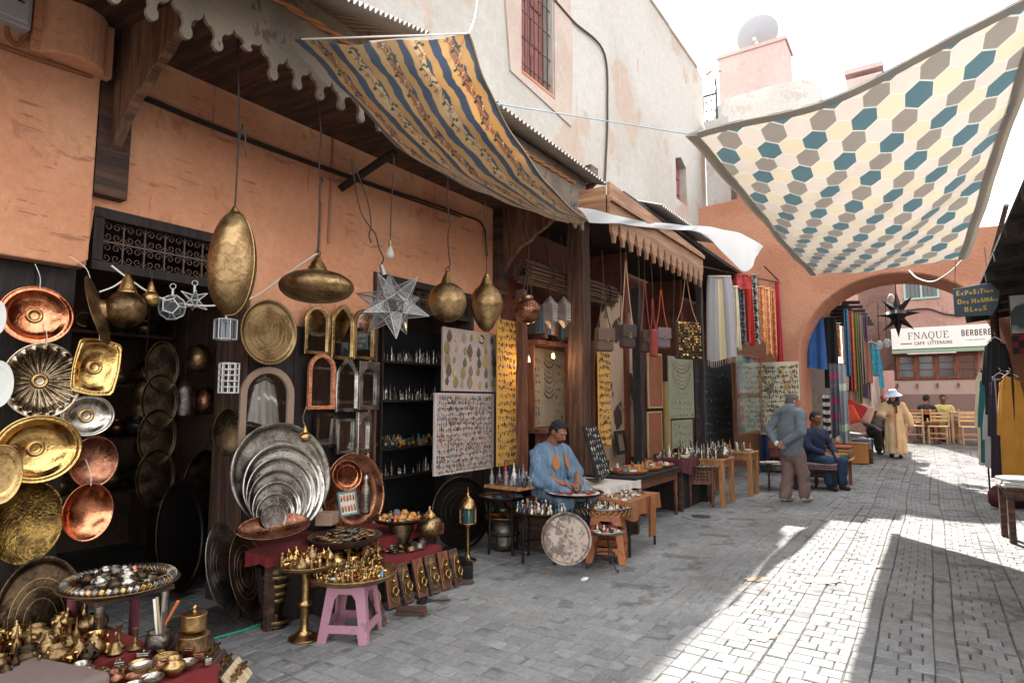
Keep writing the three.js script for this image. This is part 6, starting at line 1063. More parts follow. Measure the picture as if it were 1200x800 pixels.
// ================= trays, stools and tables along the second stall =================
M.silver.userData.word = 'silver'; M.ivory = plain(214, 206, 190, 0.4); M.ivory.userData.word = 'ivory'; M.navyp = plain(46, 52, 84, 0.3); M.navyp.userData.word = 'navy'; M.amber = plain(150, 96, 50, 0.25); M.amber.userData.word = 'amber'; M.violet = plain(112, 96, 112, 0.25); M.violet.userData.word = 'violet'; M.blackp = plain(24, 22, 24, 0.35); M.blackp.userData.word = 'black'; M.redp = plain(160, 54, 44, 0.35); M.redp.userData.word = 'red'; M.greenp = plain(74, 116, 96, 0.35); M.greenp.userData.word = 'green'; M.greyp = plain(120, 118, 116, 0.4); M.greyp.userData.word = 'grey';
function legStand(name, label, pos, r, h, m, n = 4) { const t = thing(name, label, 'stand', pos); for (let i = 0; i < n; i++) { const a = i / n * 2 * PI + 0.4; mesh('leg', rod(V3(Math.cos(a) * r, h, Math.sin(a) * r), V3(Math.cos(a) * r * 1.1, 0, Math.sin(a) * r * 1.1), 0.014, 0.014, 7), m, t); } mesh('ring', torus(r, 0.01, 0, h * 0.35, 0, PI / 2, 0, 0, 24, 6), m, t); return t; }
function woodTable(label, pos, turn, w, h, d, m, o = {}) {
  const t = thing(o.name ?? 'wooden_table', label, 'table', pos, turn), lw = o.lw ?? 0.06;
  mesh('top', rbox(w, 0.035, d, 0.006, 0, h - 0.018, 0), m, t); mesh('apron', [box(w - 0.06, 0.1, 0.025, 0, h - 0.086, d / 2 - 0.05), box(w - 0.06, 0.1, 0.025, 0, h - 0.086, -d / 2 + 0.05), box(0.025, 0.1, d - 0.06, w / 2 - 0.05, h - 0.086, 0), box(0.025, 0.1, d - 0.06, -w / 2 + 0.05, h - 0.086, 0)], m, t);
  for (const [i, k] of [[1, 1], [1, -1], [-1, 1], [-1, -1]]) mesh('leg', o.turned ? lathe([[0, 0], [0.018, 0], [0.026, 0.04], [0.016, 0.08], [0.028, 0.14], [0.03, 0.22], [0.018, 0.28], [0.03, 0.33], [0.03, h - 0.04], [0, h - 0.04]], 12).translate(i * (w / 2 - 0.05), 0, k * (d / 2 - 0.05)) : box(lw, h - 0.036, lw, i * (w / 2 - lw / 2 - 0.012), (h - 0.036) / 2, k * (d / 2 - lw / 2 - 0.012)), m, t);
  return t;
}
{
  // shelf plank of dark figurines before the seated man
  const sp = atLat(622, 566, -3.62), pl = thing('shelf_plank', 'pale wooden shelf plank of small figurines in front of the seated man', 'shelf', sp); pl.rotation.y = -0.1;
  mesh('plank', rbox(0.46, 0.03, 1.0, 0.004, 0, 0, 0), M.lightwood, pl); for (const z of [-0.35, 0.35]) mesh('bracket', box(0.3, 0.03, 0.03, -0.12, -0.1, z, 0, 0, 0.5), M.darkwood, pl);
  scatter(sp.clone().add(V3(0, 0.016, 0)), 0.2, 0.45, 66, ['figure', 'minaret', 'tall', 'bottle', 'animal'], [M.blackp, M.greyp, M.silverOld, M.ivory, M.bronze, M.greyp, M.navyp, M.blackp, M.redp], 1.3, 'on the pale shelf plank', 'figurines on the shelf plank', { ringed: 'box', min: 0.06, y: 0 });
  // beaded tray on dark stand; drum stool with bowls; gas bottle; perfume tray
  const ta = atLat(590, 583, -3.75); legStand('tray_stand', 'dark wire stand under the tray of coloured beads', ta.clone().setY(0), 0.16, ta.y - 0.01, M.blackmetal); tray('round dark tray of red and green bead strings', ta, 0.26, M.bronze);
  scatter(ta, 0.23, 0.23, 60, ['ring', 'ring', 'pendant'], [M.redp, M.greenp, M.navyp, M.violet, M.teal], 1.0, 'on the dark bead tray', 'bead strings on the dark tray', { min: 0.026 });
  const db = atH(590, 644, 0), dr = thing('drum_stool', 'ribbed metal drum standing under the bowl tray', 'drum', db);
  mesh('drum', lathe([[0, 0], [0.1, 0], [0.12, 0.03], [0.125, 0.06], [0.13, 0.07], [0.125, 0.08], [0.13, 0.2], [0.137, 0.21], [0.13, 0.22], [0.13, 0.28], [0.15, 0.3], [0.15, 0.31], [0, 0.31]], 28), M.silverOld, dr); mesh('rib', Array.from({ length: 18 }, (_, i) => cyl(0.006, 0.006, 0.12, 0.128 * Math.cos(i * PI / 9), 0.08, 0.128 * Math.sin(i * PI / 9), 6)), M.silverOld, dr);
  const dt = db.clone().setY(0.325); tray('shallow brass tray of bowls on the ribbed drum', dt, 0.21, M.brassOld, { d: 0.03 });
  for (const [k, x, z, m, sc, l] of [['bowl', -0.02, 0.1, M.brass, 2.0, 'deep brass bowl on the drum tray'], ['bowl', 0.09, -0.02, M.brassOld, 2.1, 'wide dull brass bowl on the drum tray'], ['teapot', -0.06, -0.08, M.silverOld, 1.6, 'grey metal teapot behind the bowls on the drum tray'], ['bowl', -0.1, 0.02, M.copper, 1.5, 'small copper bowl tucked on the drum tray']]) ware(k, m, dt.clone().add(V3(x, 0.006, z)), 1, sc, l, 'bowls on the drum tray', 'bowl');
  const gb = thing('gas_bottle', 'blue gas bottle standing under the perfume tray', 'gas bottle', atH(617, 640, 0)); mesh('body', lathe([[0, 0], [0.1, 0], [0.115, 0.02], [0.115, 0.24], [0.1, 0.29], [0.05, 0.32], [0, 0.325]], 24), plain(44, 96, 132, 0.45), gb); mesh('collar', lathe([[0.06, 0.31], [0.065, 0.36], [0.06, 0.37], [0.055, 0.36]], 18), plain(90, 70, 60, 0.6), gb);
  const pt = atLat(634, 601, -3.25); legStand('tray_stand', 'dark wire stand under the perfume bottle tray', pt.clone().setY(0), 0.2, pt.y - 0.01, M.blackmetal); tray('round dark tray crowded with little capped bottles', pt, 0.3, M.bronze, { d: 0.035 });
  scatter(pt, 0.27, 0.27, 62, ['bottle'], [M.amber, M.ivory, M.violet, M.navyp, M.blackp, M.teal, M.silver], 1.35, 'on the dark bottle tray', 'little bottles on the dark tray', { min: 0.052 });
  // flat tray beside the man
  const ft = atLat(673, 579, -3.05); legStand('tray_stand', 'dark wire stand under the pale cloth tray by the seated man', ft.clone().setY(0), 0.2, ft.y - 0.01, M.blackmetal); tray('round dark tray with white cloth of trinkets beside the seated man', ft, 0.3, M.bronze); tag(mesh('tray_cloth', T(cyl(0.26, 0.26, 0.01, 0, 0, 0, 32), ft.x, ft.y + 0.008, ft.z), plain(206, 200, 192)), 'white round cloth lining the tray beside the seated man', 'cloth');
  scatter(ft, 0.22, 0.22, 40, ['ring', 'pendant', 'bowl'], [M.redp, M.silver, M.blackp, M.silverOld, M.ivory], 0.8, 'on the white tray cloth', 'trinkets on the white tray cloth', { y: 0.02, min: 0.034 });
  // leaning grey tray, wire tray stand, orange stools
  hung('grey_tray', 'large grey stained tray with rolled rim leaning on the orange stool', 664, 631, 56, 62, -2.75, P_flat, M.stainTray = mat({ map: tex((x, y) => mix(rgb(150, 134, 122), rgb(92, 78, 70), sst(0.4, 0.62, fld(nC, x, y) * 0.5 + fld(nB, x, y) * 0.5)), 0.5), roughness: 0.5, metalness: 0.55 }, true), { lean: 0.3, yaw: -0.85, round: 1, rim: M.silver, cat: 'tray', group: 'large trays standing on the ground' });
  const so = atH(712, 655, 0); plasticStool('orange plastic stool under the ring-edged jewellery tray', so, 0.35, M.orangePlastic, 0.47, 0.27, 0.38);
  const st = so.clone().setY(0.5); tray('round pale tray edged with hanging rings on the orange stool', st.clone().add(V3(-0.03, 0, 0)), 0.29, M.silver);
  scatter(st.clone().add(V3(-0.03, 0, 0)), 0.26, 0.26, 80, ['ring', 'pendant', 'bottle', 'box'], [M.silver, M.silver, M.ivory, M.redp, M.brass, M.silverOld, M.blackp], 0.75, 'on the pale ring-edged tray', 'jewellery on the ring-edged tray', { min: 0.03, lie: 0.2 });
  for (let i = 0; i < 16; i++) { const a = i / 16 * PI * 1.1 - 0.6; ware('ring', M.brassOld, V3(-0.03 + 0.295 * Math.cos(a), -0.02, 0.295 * Math.sin(a)).add(st), -a, 0.85, 'metal ring hanging on the edge of the pale tray', 'rings hanging from the tray edge', 'ring').rotation.set(0, -a, PI / 2, 'YXZ'); }
  const rt0 = atH(704, 666, 0), rt = rt0.clone().setY(0.34).add(V3(0.05, 0, 0)), ws = thing('wire_stand', 'bent grey wire stand with curled feet under the small ring tray', 'stand', rt.clone().setY(0));
  for (let i = 0; i < 3; i++) { const a = i * 2.1 + 0.4; mesh('leg', tube([[0.05 * Math.cos(a), 0.34, 0.05 * Math.sin(a)], [0.08 * Math.cos(a), 0.2, 0.08 * Math.sin(a)], [0.12 * Math.cos(a), 0.06, 0.12 * Math.sin(a)], [0.17 * Math.cos(a), 0.012, 0.17 * Math.sin(a)], [0.18 * Math.cos(a), 0.03, 0.18 * Math.sin(a)]], 0.007, 20, 6), M.iron, ws); } mesh('hoop', torus(0.09, 0.006, 0, 0.14, 0), M.iron, ws);
  tray('small oval pale tray of black and white rings on wire stand', rt, 0.2, M.silver);
  scatter(rt, 0.17, 0.17, 40, ['ring', 'box', 'bottle', 'pendant'], [M.ivory, M.blackp, M.silver, M.redp, M.ivory], 0.62, 'on the small wire-stand tray', 'rings on the wire stand tray', { min: 0.028 });
  plasticStool('second orange plastic stool behind, under the basket table', so.clone().add(V3(-0.25, 0, -0.5)), 0.1, M.orangePlastic, 0.45, 0.27, 0.38);
  // wicker table with orange cloth, white cloth with horn, red cloth
  const ot = W(-2.85, 6.25, 0), o1 = thing('draped_table', 'small table draped in orange-brown cloth with a hanging end', 'table', ot);
  mesh('cloth', [surf((u, v) => { const a = u * 2 * PI, q = 0.5 / Math.max(Math.abs(Math.cos(a)), Math.abs(Math.sin(a))), k = 1 + 0.06 * (1 - v) * Math.sin(a * 13); return V3(Math.cos(a) * q * 0.66 * k, 0.38 + 0.17 * v + 0.02 * Math.sin(a * 7) * (1 - v), Math.sin(a) * q * 0.8 * k); }, 90, 4), box(0.66, 0.012, 0.8, 0, 0.55, 0), ...sheet((u, v) => V3(0.345 + 0.02 * Math.sin(u * 14), 0.56 - v * 0.42, -0.2 + u * 0.14 + v * 0.03), 12, 8, 0.006, [1, 1])], cloth(146, 92, 54), o1);
  for (const [i, k] of [[1, 1], [1, -1], [-1, 1], [-1, -1]]) mesh('leg', cyl(0.014, 0.014, 0.5, i * 0.28, 0, k * 0.34, 8), M.blackmetal, o1);
  scatter(ot.clone().setY(0.556), 0.28, 0.34, 50, ['ring', 'pendant', 'cuff'], [M.silver, M.silverOld, M.ivory], 0.85, 'on the orange draped table', 'silver rings on the draped table', { ringed: 'box', min: 0.05, y: 0.002 });
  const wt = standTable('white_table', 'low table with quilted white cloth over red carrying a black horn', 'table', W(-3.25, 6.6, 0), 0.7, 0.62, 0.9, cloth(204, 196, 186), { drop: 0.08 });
  const hn = thing('black_horn', 'curved black horn lying on the white quilted cloth', 'horn', W(-3.1, 6.45, 0.64)); mesh('horn', Array.from({ length: 16 }, (_, i) => { const f = (k) => V3(-0.1 + 0.05 * k, 0.03 + 0.05 * (2 * k - 1) ** 2, -0.35 + 0.7 * k); return rod(f(i / 16), f((i + 1) / 16), 0.028 * (1 - Math.abs(2 * (i / 16) - 1) ** 2 * 0.85), 0.028 * (1 - Math.abs(2 * ((i + 1) / 16) - 1) ** 2 * 0.85), 10); }), M.blackp, hn); mesh('silver_cap', sph(0.034, -0.075, 0.035, 0, 1, 1, 1, 14), M.silver, hn);
  // dark table with turned legs, wicker trays of trinkets
  woodTable('dark table with turned legs holding wicker trays of trinkets', W(-3.25, 7.75, 0), 0, 0.62, 0.62, 1.6, M.redDark = M.redwood, { turned: true });
  tag(mesh('black_cloth', rbox(0.66, 0.05, 1.66, 0.012, -3.25, 0.632, -7.75), M.black), 'black cloth over the dark table with turned legs', 'cloth');
  for (const [s, l] of [[7.35, 'first'], [7.85, 'second'], [8.3, 'third']]) { const p = W(-3.2, s, 0.66), t = mesh('wicker_tray', lathe([[0, 0], [0.2, 0], [0.25, 0.04], [0.26, 0.04], [0.21, -0.008], [0, -0.008]], 28), M.wicker ??= cloth(178, 122, 70)); t.position.copy(p); tag(t, `shallow wicker tray of trinkets, ${l} along the black cloth`, 'tray', 'wicker trays'); scatter(p, 0.18, 0.18, 26, ['pot', 'figure', 'ring', 'bowl'], [M.tan, M.ivory, M.teal, M.brassOld, M.redp], 0.85, 'in a wicker tray on the black cloth', 'trinkets in the wicker trays', { min: 0.045 }); }
  standTable('burgundy_table', 'table covered by a burgundy cloth with flat wares', 'table', W(-3.3, 9.35, 0), 0.7, 0.72, 1.3, cloth(86, 34, 42), { drop: 0.2 });
  scatter(W(-3.3, 9.35, 0.73), 0.3, 0.6, 46, ['ring', 'cuff', 'pendant', 'bowl', 'tall'], [M.silver, M.silverOld, M.ivory, M.brassOld], 1.25, 'on the burgundy cloth', 'wares on the burgundy cloth', { ringed: 'box', min: 0.07, y: 0 });
  // carved stool with silver tray
  const cp = atH(822, 592, 0), ck = thing('carved_stool', 'square carved wooden stool with lattice panel and turned legs', 'stool', cp, 0.35);
  for (const [i, k] of [[1, 1], [1, -1], [-1, 1], [-1, -1]]) mesh('leg', lathe([[0, 0], [0.016, 0], [0.024, 0.04], [0.014, 0.07], [0.026, 0.12], [0.028, 0.2], [0.016, 0.26], [0.026, 0.3], [0.026, 0.55], [0, 0.55]], 12).translate(i * 0.16, 0, k * 0.16), M.redwood, ck);
  for (let k = 0; k < 4; k++) { const holes = []; for (let i = 0; i < 5; i++) for (let j = 0; j < 3; j++) { const x = -0.09 + i * 0.045, y = 0.4 + j * 0.045; holes.push([[x, y - 0.018], [x + 0.018, y], [x, y + 0.018], [x - 0.018, y]]); } mesh('lattice_panel', ext(shp([[-0.15, 0.33], [0.15, 0.33], [0.15, 0.54], [-0.15, 0.54]], holes), 0.018).translate(0, 0, 0.15).rotateY(k * PI / 2), M.redwood, ck); }
  mesh('top', rbox(0.4, 0.025, 0.4, 0.008, 0, 0.562, 0), M.redwood, ck);
  tray('wide flat silver tray lying on the carved lattice stool', cp.clone().setY(0.585), 0.31, M.silver, { d: 0.02 });
  scatter(cp.clone().setY(0.585), 0.25, 0.25, 22, ['ring', 'pendant'], [M.silver, M.silverOld], 0.9, 'on the wide silver tray', 'silver pieces on the carved stool', { min: 0.05 });
  // two light wood tables with silver wares
  const t1 = W(-2.95, 9.75, 0); woodTable('honey wood table crowded with silver flasks', t1, 0, 0.75, 0.7, 0.62, M.lightwood, { lw: 0.07 });
  scatter(t1.clone().setY(0.7), 0.33, 0.27, 44, ['tall', 'tall', 'teapot', 'minaret', 'candlestick'], [M.silver, M.silver, M.silverOld], 1.45, 'on the crowded honey wood table', 'silver wares on the first honey table', { ringed: 'box', min: 0.065, y: 0.001 });
  const t2 = W(-2.85, 11.0, 0); woodTable('smaller honey wood table of low silver trinkets', t2, 0, 0.75, 0.72, 0.5, M.lightwood, { lw: 0.07 });
  scatter(t2.clone().setY(0.72), 0.33, 0.2, 20, ['ring', 'bowl', 'figure', 'tall'], [M.silver, M.ivory, M.silverOld, M.amber], 1.2, 'on the smaller honey wood table', 'wares on the second honey table', { ringed: 'box', min: 0.08, y: 0.001 });
  const g1 = atH(912, 574, 0), gt = thing('tin_table', 'small round dull metal tray table with turned legs behind the man in grey', 'table', g1); for (let i = 0; i < 4; i++) { const a = i * PI / 2 + 0.6; mesh('leg', lathe([[0, 0], [0.014, 0], [0.02, 0.1], [0.013, 0.2], [0.02, 0.3], [0.016, 0.44], [0, 0.44]], 10).translate(0.2 * Math.cos(a), 0, 0.2 * Math.sin(a)), M.darkwood, gt); } mesh('top', trayGeo(0.32, 0.03).translate(0, 0.45, 0), M.silver, gt); mesh('skirt', lathe([[0.25, 0.36], [0.27, 0.44], [0.26, 0.44], [0.24, 0.36]], 24), M.silverOld, gt);
  tag(mesh('white_bowl', lathe([[0, 0.004], [0.08, 0], [0.15, 0.04], [0.155, 0.04], [0.09, -0.006], [0, -0.004]], 24), plain(196, 192, 186, 0.3)), 'wide pale bowl set beside the tin table', 'bowl').position.copy(atLat(898, 544, -2.55));
  const lb = thing('leather_satchel', 'brown leather satchel hanging against the blue cloth', 'bag', atS(915, 536, 13.9)); mesh('body', rbox(0.42, 0.34, 0.1, 0.03, 0, 0.17, 0), M.satchel = plain(120, 56, 42, 0.5), lb); mesh('flap', rbox(0.44, 0.18, 0.03, 0.012, 0, 0.27, 0.06), M.satchel, lb); mesh('strap', [box(0.02, 0.5, 0.01, -0.12, -0.05, 0.07), box(0.02, 0.5, 0.01, 0.12, -0.05, 0.07)], plain(90, 44, 34, 0.5), lb);
}
// ================= bags hanging under the yellow fascia =================
function bag(label, px, py, w, h, topPy, lat, m, strapM, o = {}) {
  const p = atLat(px, py, lat), k = p.distanceTo(camera.position) / F * 1.06, Wd = w * k, Hd = h * k, top = atLat(px, topPy, lat).y - p.y, t = thing(o.name ?? 'leather_bag', label, 'bag', p, -0.5, 'bags hanging under the scalloped fascia');
  mesh('body', rbox(0.09, Hd, Wd, 0.03, 0, 0, 0), m, t);
  if (!o.plain) { mesh('flap', [rbox(0.03, Hd * 0.55, Wd * 1.02, 0.012, 0.045, Hd * 0.22, 0)], m, t); mesh('clasp', [torus(0.018, 0.004, 0.065, -Hd * 0.02, 0, 0, PI / 2, 0, 14, 5), sph(0.01, 0.064, 0.03, 0, 1, 1, 1, 8)], M.brass, t); }
  mesh('strap', [tube([[0, Hd / 2 - 0.02, Wd * 0.45], [0, top * 0.5, Wd * 0.22], [0, top, 0.004]], 0.006, 14, 6), tube([[0, Hd / 2 - 0.02, -Wd * 0.45], [0, top * 0.5, -Wd * 0.22], [0, top, -0.004]], 0.006, 14, 6)], strapM, t);
  mesh('hanger', tube([[0, top, 0], [0, top + 0.25, 0], [-0.02, Math.max(top + 0.3, 3.25 - p.y), 0]], 0.004, 8, 5), M.wire, t);
  return t;
}
{
  const br = cloth(92, 70, 58), dk = cloth(64, 50, 46), mv = cloth(112, 92, 94), st = cloth(180, 140, 108), rs = cloth(170, 72, 42);
  bag('dark brown flap bag nearest the timber post', 708, 398, 22, 26, 340, -2.95, br, dk);
  bag('brown bag with long pale cord strap', 735, 394, 18, 26, 306, -2.85, dk, st);
  bag('small grey flap bag with thin red cord', 757, 400, 14, 24, 328, -2.8, dk, cloth(120, 60, 54));
  bag('mauve leather bag on an orange strap', 776, 396, 18, 22, 340, -2.75, mv, rs);
  bag('narrow woven pouch with striped tassel strap', 766, 402, 8, 30, 350, -2.7, cloth(130, 52, 46), cloth(130, 52, 46), { plain: true });
  const sq = bag('large bag covered in shiny square sequins', 806, 399, 33, 40, 322, -2.75, cloth(70, 58, 46), st, { plain: true, name: 'sequin_bag' });
  const b = new THREE.Box3().setFromObject(sq.children[0]), q = []; const Wd = sq.children[0].geometry.boundingBox ?? (sq.children[0].geometry.computeBoundingBox(), sq.children[0].geometry.boundingBox);
  for (let i = 0; i < 12; i++) for (let j = 0; j < 14; j++) q.push(box(0.004, 0.024, 0.024, 0.048, Wd.min.y + 0.025 + j * (Wd.max.y - Wd.min.y - 0.05) / 13, Wd.min.z + 0.025 + i * (Wd.max.z - Wd.min.z - 0.05) / 11, rr(-0.1, 0.1), rr(-0.25, 0.25), rr(-0.25, 0.25)));
  stuff(mesh('sequins', q, M.brassShiny, sq));
  for (const [px, l] of [[727, 'thin grey cord dangling between the first bags'], [748, 'dark cord dangling beside the pale strap bag'], [789, 'thin cord dangling before the sequin bag'], [821, 'pale cord dangling at the end of the fascia']]) tag(mesh('cord', tube([atLat(px, 285, -2.75), atLat(px + 1, 330, -2.75), atLat(px, 385, -2.75)], 0.005, 10, 5), M.wire), l, 'cord', 'cords under the fascia');
}
// ================= scarves on the rail =================
function hangCloth(label, px, y0, y1, w, lat, m, o = {}) {
  const a = atLat(px, y0, lat), b = atLat(px, y1, lat), k = a.distanceTo(camera.position) / F, Wd = w * k * (o.turn === undefined ? 1.35 : 1), H = a.y - b.y, ph = rnd() * 6, t = thing(o.name ?? 'scarf', label, o.cat ?? 'scarf', a, o.turn ?? -0.95, o.group ?? 'scarves hung on the rail');
  const f = (u, v) => V3((0.02 + 0.03 * v) * Math.sin(u * 9 + ph + v) + 0.012 * Math.sin(u * 21 + ph), -H * v * (1 + 0.03 * Math.sin(u * 5 + ph)), (u - 0.5) * -Wd * (0.72 + 0.28 * Math.sqrt(v)));
  mesh('cloth', sheet(f, 26, 16, 0.008, [Wd, H]), m, t);
  mesh('fold_over', T(cyl(0.022, 0.022, Wd * 0.74, 0, 0, 0, 10), 0, 0, -Wd * 0.37, PI / 2, 0, 0), m, t);
  if (o.fringe) { const g = []; for (let i = 0; i < 16; i++) { const q = f((i + 0.5) / 16, 1); g.push(cyl(0.004, 0.006, 0.1, q.x, q.y - 0.1, q.z, 5)); } mesh('fringe', g, m, t); }
  return t;
}
const stripeMat = (cols, period, along = true, rough = 0.95) => mat({ map: tex((x, y) => { const k = ((along ? x : y) / NN * cols.length) | 0, c = cols[k % cols.length], w = 0.9 + 0.15 * fld(nD, x, y); return [(c >> 16) / 255 * w, (c >> 8 & 255) / 255 * w, (c & 255) / 255 * w]; }, period, true, 128), roughness: rough });
const brocade = (c0, c1) => mat({ map: tex((x, y) => mix(rgb(c0 >> 16, c0 >> 8 & 255, c0 & 255), rgb(c1 >> 16, c1 >> 8 & 255, c1 & 255), sst(0.5, 0.56, fld(nC, x, y))), 0.35, true, 128), roughness: 0.85 });
{
  const rl = thing('scarf_rail', 'iron rail with hooks carrying the scarves beside the arch', 'rail', atLat(870, 322, -2.85));
  mesh('rail', [rod(atLat(822, 312, -2.95).sub(rl.position), atLat(918, 332, -2.68).sub(rl.position), 0.018), rod(atLat(896, 312, -2.8).sub(rl.position), atLat(924, 340, -2.65).sub(rl.position), 0.016)], M.ironRust, rl); mesh('hook', [0.2, 0.4, 0.6, 0.8].map((k) => { const p = atLat(822, 312, -2.95).lerp(atLat(918, 332, -2.68), k).sub(rl.position); return torus(0.04, 0.006, p.x, p.y - 0.03, p.z, 0, 0.8, 0, 14, 5); }), M.ironRust, rl);
  hangCloth('long grey woven shawl with cream stripe and fringe', 843, 324, 420, 26, -2.83, stripeMat([0x8f8b89, 0x8f8b89, 0x9a9694, 0xd8c49a, 0x8f8b89, 0xa59aa0], 0.5), { fringe: true });
  hangCloth('thin cream scarf beside the grey shawl', 862, 336, 408, 5, -2.78, cloth(216, 204, 176));
  hangCloth('black scarf with white flecks next to the cream scarf', 869, 326, 404, 6, -2.78, brocade(0x26242a, 0x8a8690));
  hangCloth('bright red silk scarf on the rail', 877, 324, 402, 6, -2.80, cloth(176, 48, 40));
  hangCloth('black scarf with pale flowers behind the orange brocades', 884, 322, 402, 7, -2.76, brocade(0x1e1e22, 0xb8b0a0));
  hangCloth('first orange brocade scarf of the row', 892, 336, 400, 7, -2.74, brocade(0xb46a3c, 0xd09a68));
  hangCloth('second, paler orange brocade scarf', 899, 338, 414, 6, -2.72, brocade(0xc07c4c, 0xdab088));
  hangCloth('long copper brocade scarf at the end of the brocades', 905, 340, 418, 5, -2.70, brocade(0xa85a34, 0xc88c5c));
  hangCloth('crimson scarf hanging lowest of the row', 911, 330, 432, 4, -2.68, cloth(170, 40, 56));
  hangCloth('white scarf at the end of the rail by the arch', 918, 346, 424, 5, -2.66, cloth(212, 202, 196));
  hangCloth('folded red kerchief over the dark scarves', 869, 322, 338, 14, -2.74, brocade(0xa03030, 0xc05048));
}

tag(mesh('paper_scrap', [T(new THREE.IcosahedronGeometry(0.03, 1), 0, 0.012, 0, 0.4, 0.3, 0.2, 1.3, 0.35, 0.8)], plain(212, 210, 206)), 'crumpled white paper scrap on the paving by the stools', 'litter').position.copy(atH(685, 680, 0));
// ================= people =================
// signed distance bodies meshed with surface nets
const cap3 = (a, b, ra, rb = ra, f = 1) => ({ a: V3(...a), b: V3(...b), ra, rb, f });     // tapered capsule, f flattens it front to back
const ell = (c, r) => ({ c: V3(...c), r });
function dist(p, q) {
  if (q.c) { const x = (p.x - q.c.x) / q.r[0], y = (p.y - q.c.y) / q.r[1], z = (p.z - q.c.z) / q.r[2], k = Math.sqrt(x * x + y * y + z * z); return (k - 1) * Math.min(q.r[0], q.r[1], q.r[2]); }
  const f = 1 / q.f, bx = q.b.x - q.a.x, by = q.b.y - q.a.y, bz = (q.b.z - q.a.z), px = p.x - q.a.x, py = p.y - q.a.y, pz = p.z - q.a.z;
  const t = clamp((px * bx + py * by + pz * bz) / (bx * bx + by * by + bz * bz + 1e-9)), dx = px - bx * t, dy = py - by * t, dz = (pz - bz * t) * f;
  return (Math.sqrt(dx * dx + dy * dy + dz * dz) - (q.ra + (q.rb - q.ra) * t)) * (q.f < 1 ? q.f * 0.5 + 0.5 : 1);
}
function blob(prims, cell, k = 0.03, warp, hem) {
  const lo = V3(1e9, 1e9, 1e9), hi = V3(-1e9, -1e9, -1e9);
  for (const q of prims) for (const [c, r] of q.c ? [[q.c, Math.max(...q.r)]] : [[q.a, q.ra], [q.b, q.rb]]) { lo.min(c.clone().subScalar(r + cell * 3 + 0.02)); hi.max(c.clone().addScalar(r + cell * 3 + 0.02)); }
  const n = [0, 1, 2].map((i) => Math.ceil((hi.getComponent(i) - lo.getComponent(i)) / cell) + 1), [nx, ny, nz] = n, fld3 = new Float32Array(nx * ny * nz), p = V3();
  for (let z = 0, o = 0; z < nz; z++) for (let y = 0; y < ny; y++) for (let x = 0; x < nx; x++, o++) {
    p.set(lo.x + x * cell, lo.y + y * cell, lo.z + z * cell); let d = 1e9;
    for (const q of prims) { const e = dist(p, q); const h = clamp(0.5 + 0.5 * (d - e) / k); d = d + (e - d) * h - k * h * (1 - h); }
    fld3[o] = warp ? d + warp(p) : d; if (hem !== undefined && hem - p.y > fld3[o]) fld3[o] = hem - p.y;
  }
  const idx = new Int32Array(nx * ny * nz).fill(-1), pos = [], ix = [], E = [[0, 1], [2, 3], [4, 5], [6, 7], [0, 2], [1, 3], [4, 6], [5, 7], [0, 4], [1, 5], [2, 6], [3, 7]], off = [0, 1, nx, nx + 1, nx * ny, nx * ny + 1, nx * ny + nx, nx * ny + nx + 1];
  for (let z = 0; z < nz - 1; z++) for (let y = 0; y < ny - 1; y++) for (let x = 0; x < nx - 1; x++) {
    const o = x + y * nx + z * nx * ny; let m = 0; for (let i = 0; i < 8; i++) if (fld3[o + off[i]] < 0) m |= 1 << i;
    if (!m || m === 255) continue;
    let c = 0, X = 0, Y = 0, Z = 0;
    for (const [i, j] of E) { const a = m >> i & 1, b = m >> j & 1; if (a === b) continue; const fa = fld3[o + off[i]], fb = fld3[o + off[j]], t = fa / (fa - fb); X += (i & 1) + ((j & 1) - (i & 1)) * t; Y += (i >> 1 & 1) + ((j >> 1 & 1) - (i >> 1 & 1)) * t; Z += (i >> 2) + ((j >> 2) - (i >> 2)) * t; c++; }
    idx[o] = pos.length / 3; pos.push(lo.x + (x + X / c) * cell, lo.y + (y + Y / c) * cell, lo.z + (z + Z / c) * cell);
  }
  const quad = (a, b, c, d, f) => { if (a < 0 || b < 0 || c < 0 || d < 0) return; if (f) ix.push(a, b, c, a, c, d); else ix.push(a, c, b, a, d, c); };
  for (let z = 1; z < nz - 1; z++) for (let y = 1; y < ny - 1; y++) for (let x = 1; x < nx - 1; x++) {
    const o = x + y * nx + z * nx * ny, s = fld3[o] < 0;
    if (s !== fld3[o + 1] < 0) quad(idx[o], idx[o - nx], idx[o - nx - nx * ny], idx[o - nx * ny], !s);
    if (s !== fld3[o + nx] < 0) quad(idx[o], idx[o - nx * ny], idx[o - nx * ny - 1], idx[o - 1], !s);
    if (s !== fld3[o + nx * ny] < 0) quad(idx[o], idx[o - 1], idx[o - 1 - nx], idx[o - nx], !s);
  }
  const g = new THREE.BufferGeometry(); g.setAttribute('position', new THREE.Float32BufferAttribute(pos, 3)); g.setIndex(ix); g.computeVertexNormals();
  return flat(g);
}
const xf = (g, pos, rx = 0, ry = 0, rz = 0) => { const m = new THREE.Matrix4().makeRotationFromEuler(new THREE.Euler(rx, ry, rz, 'YXZ')); m.setPosition(pos); return g.applyMatrix4(m); };
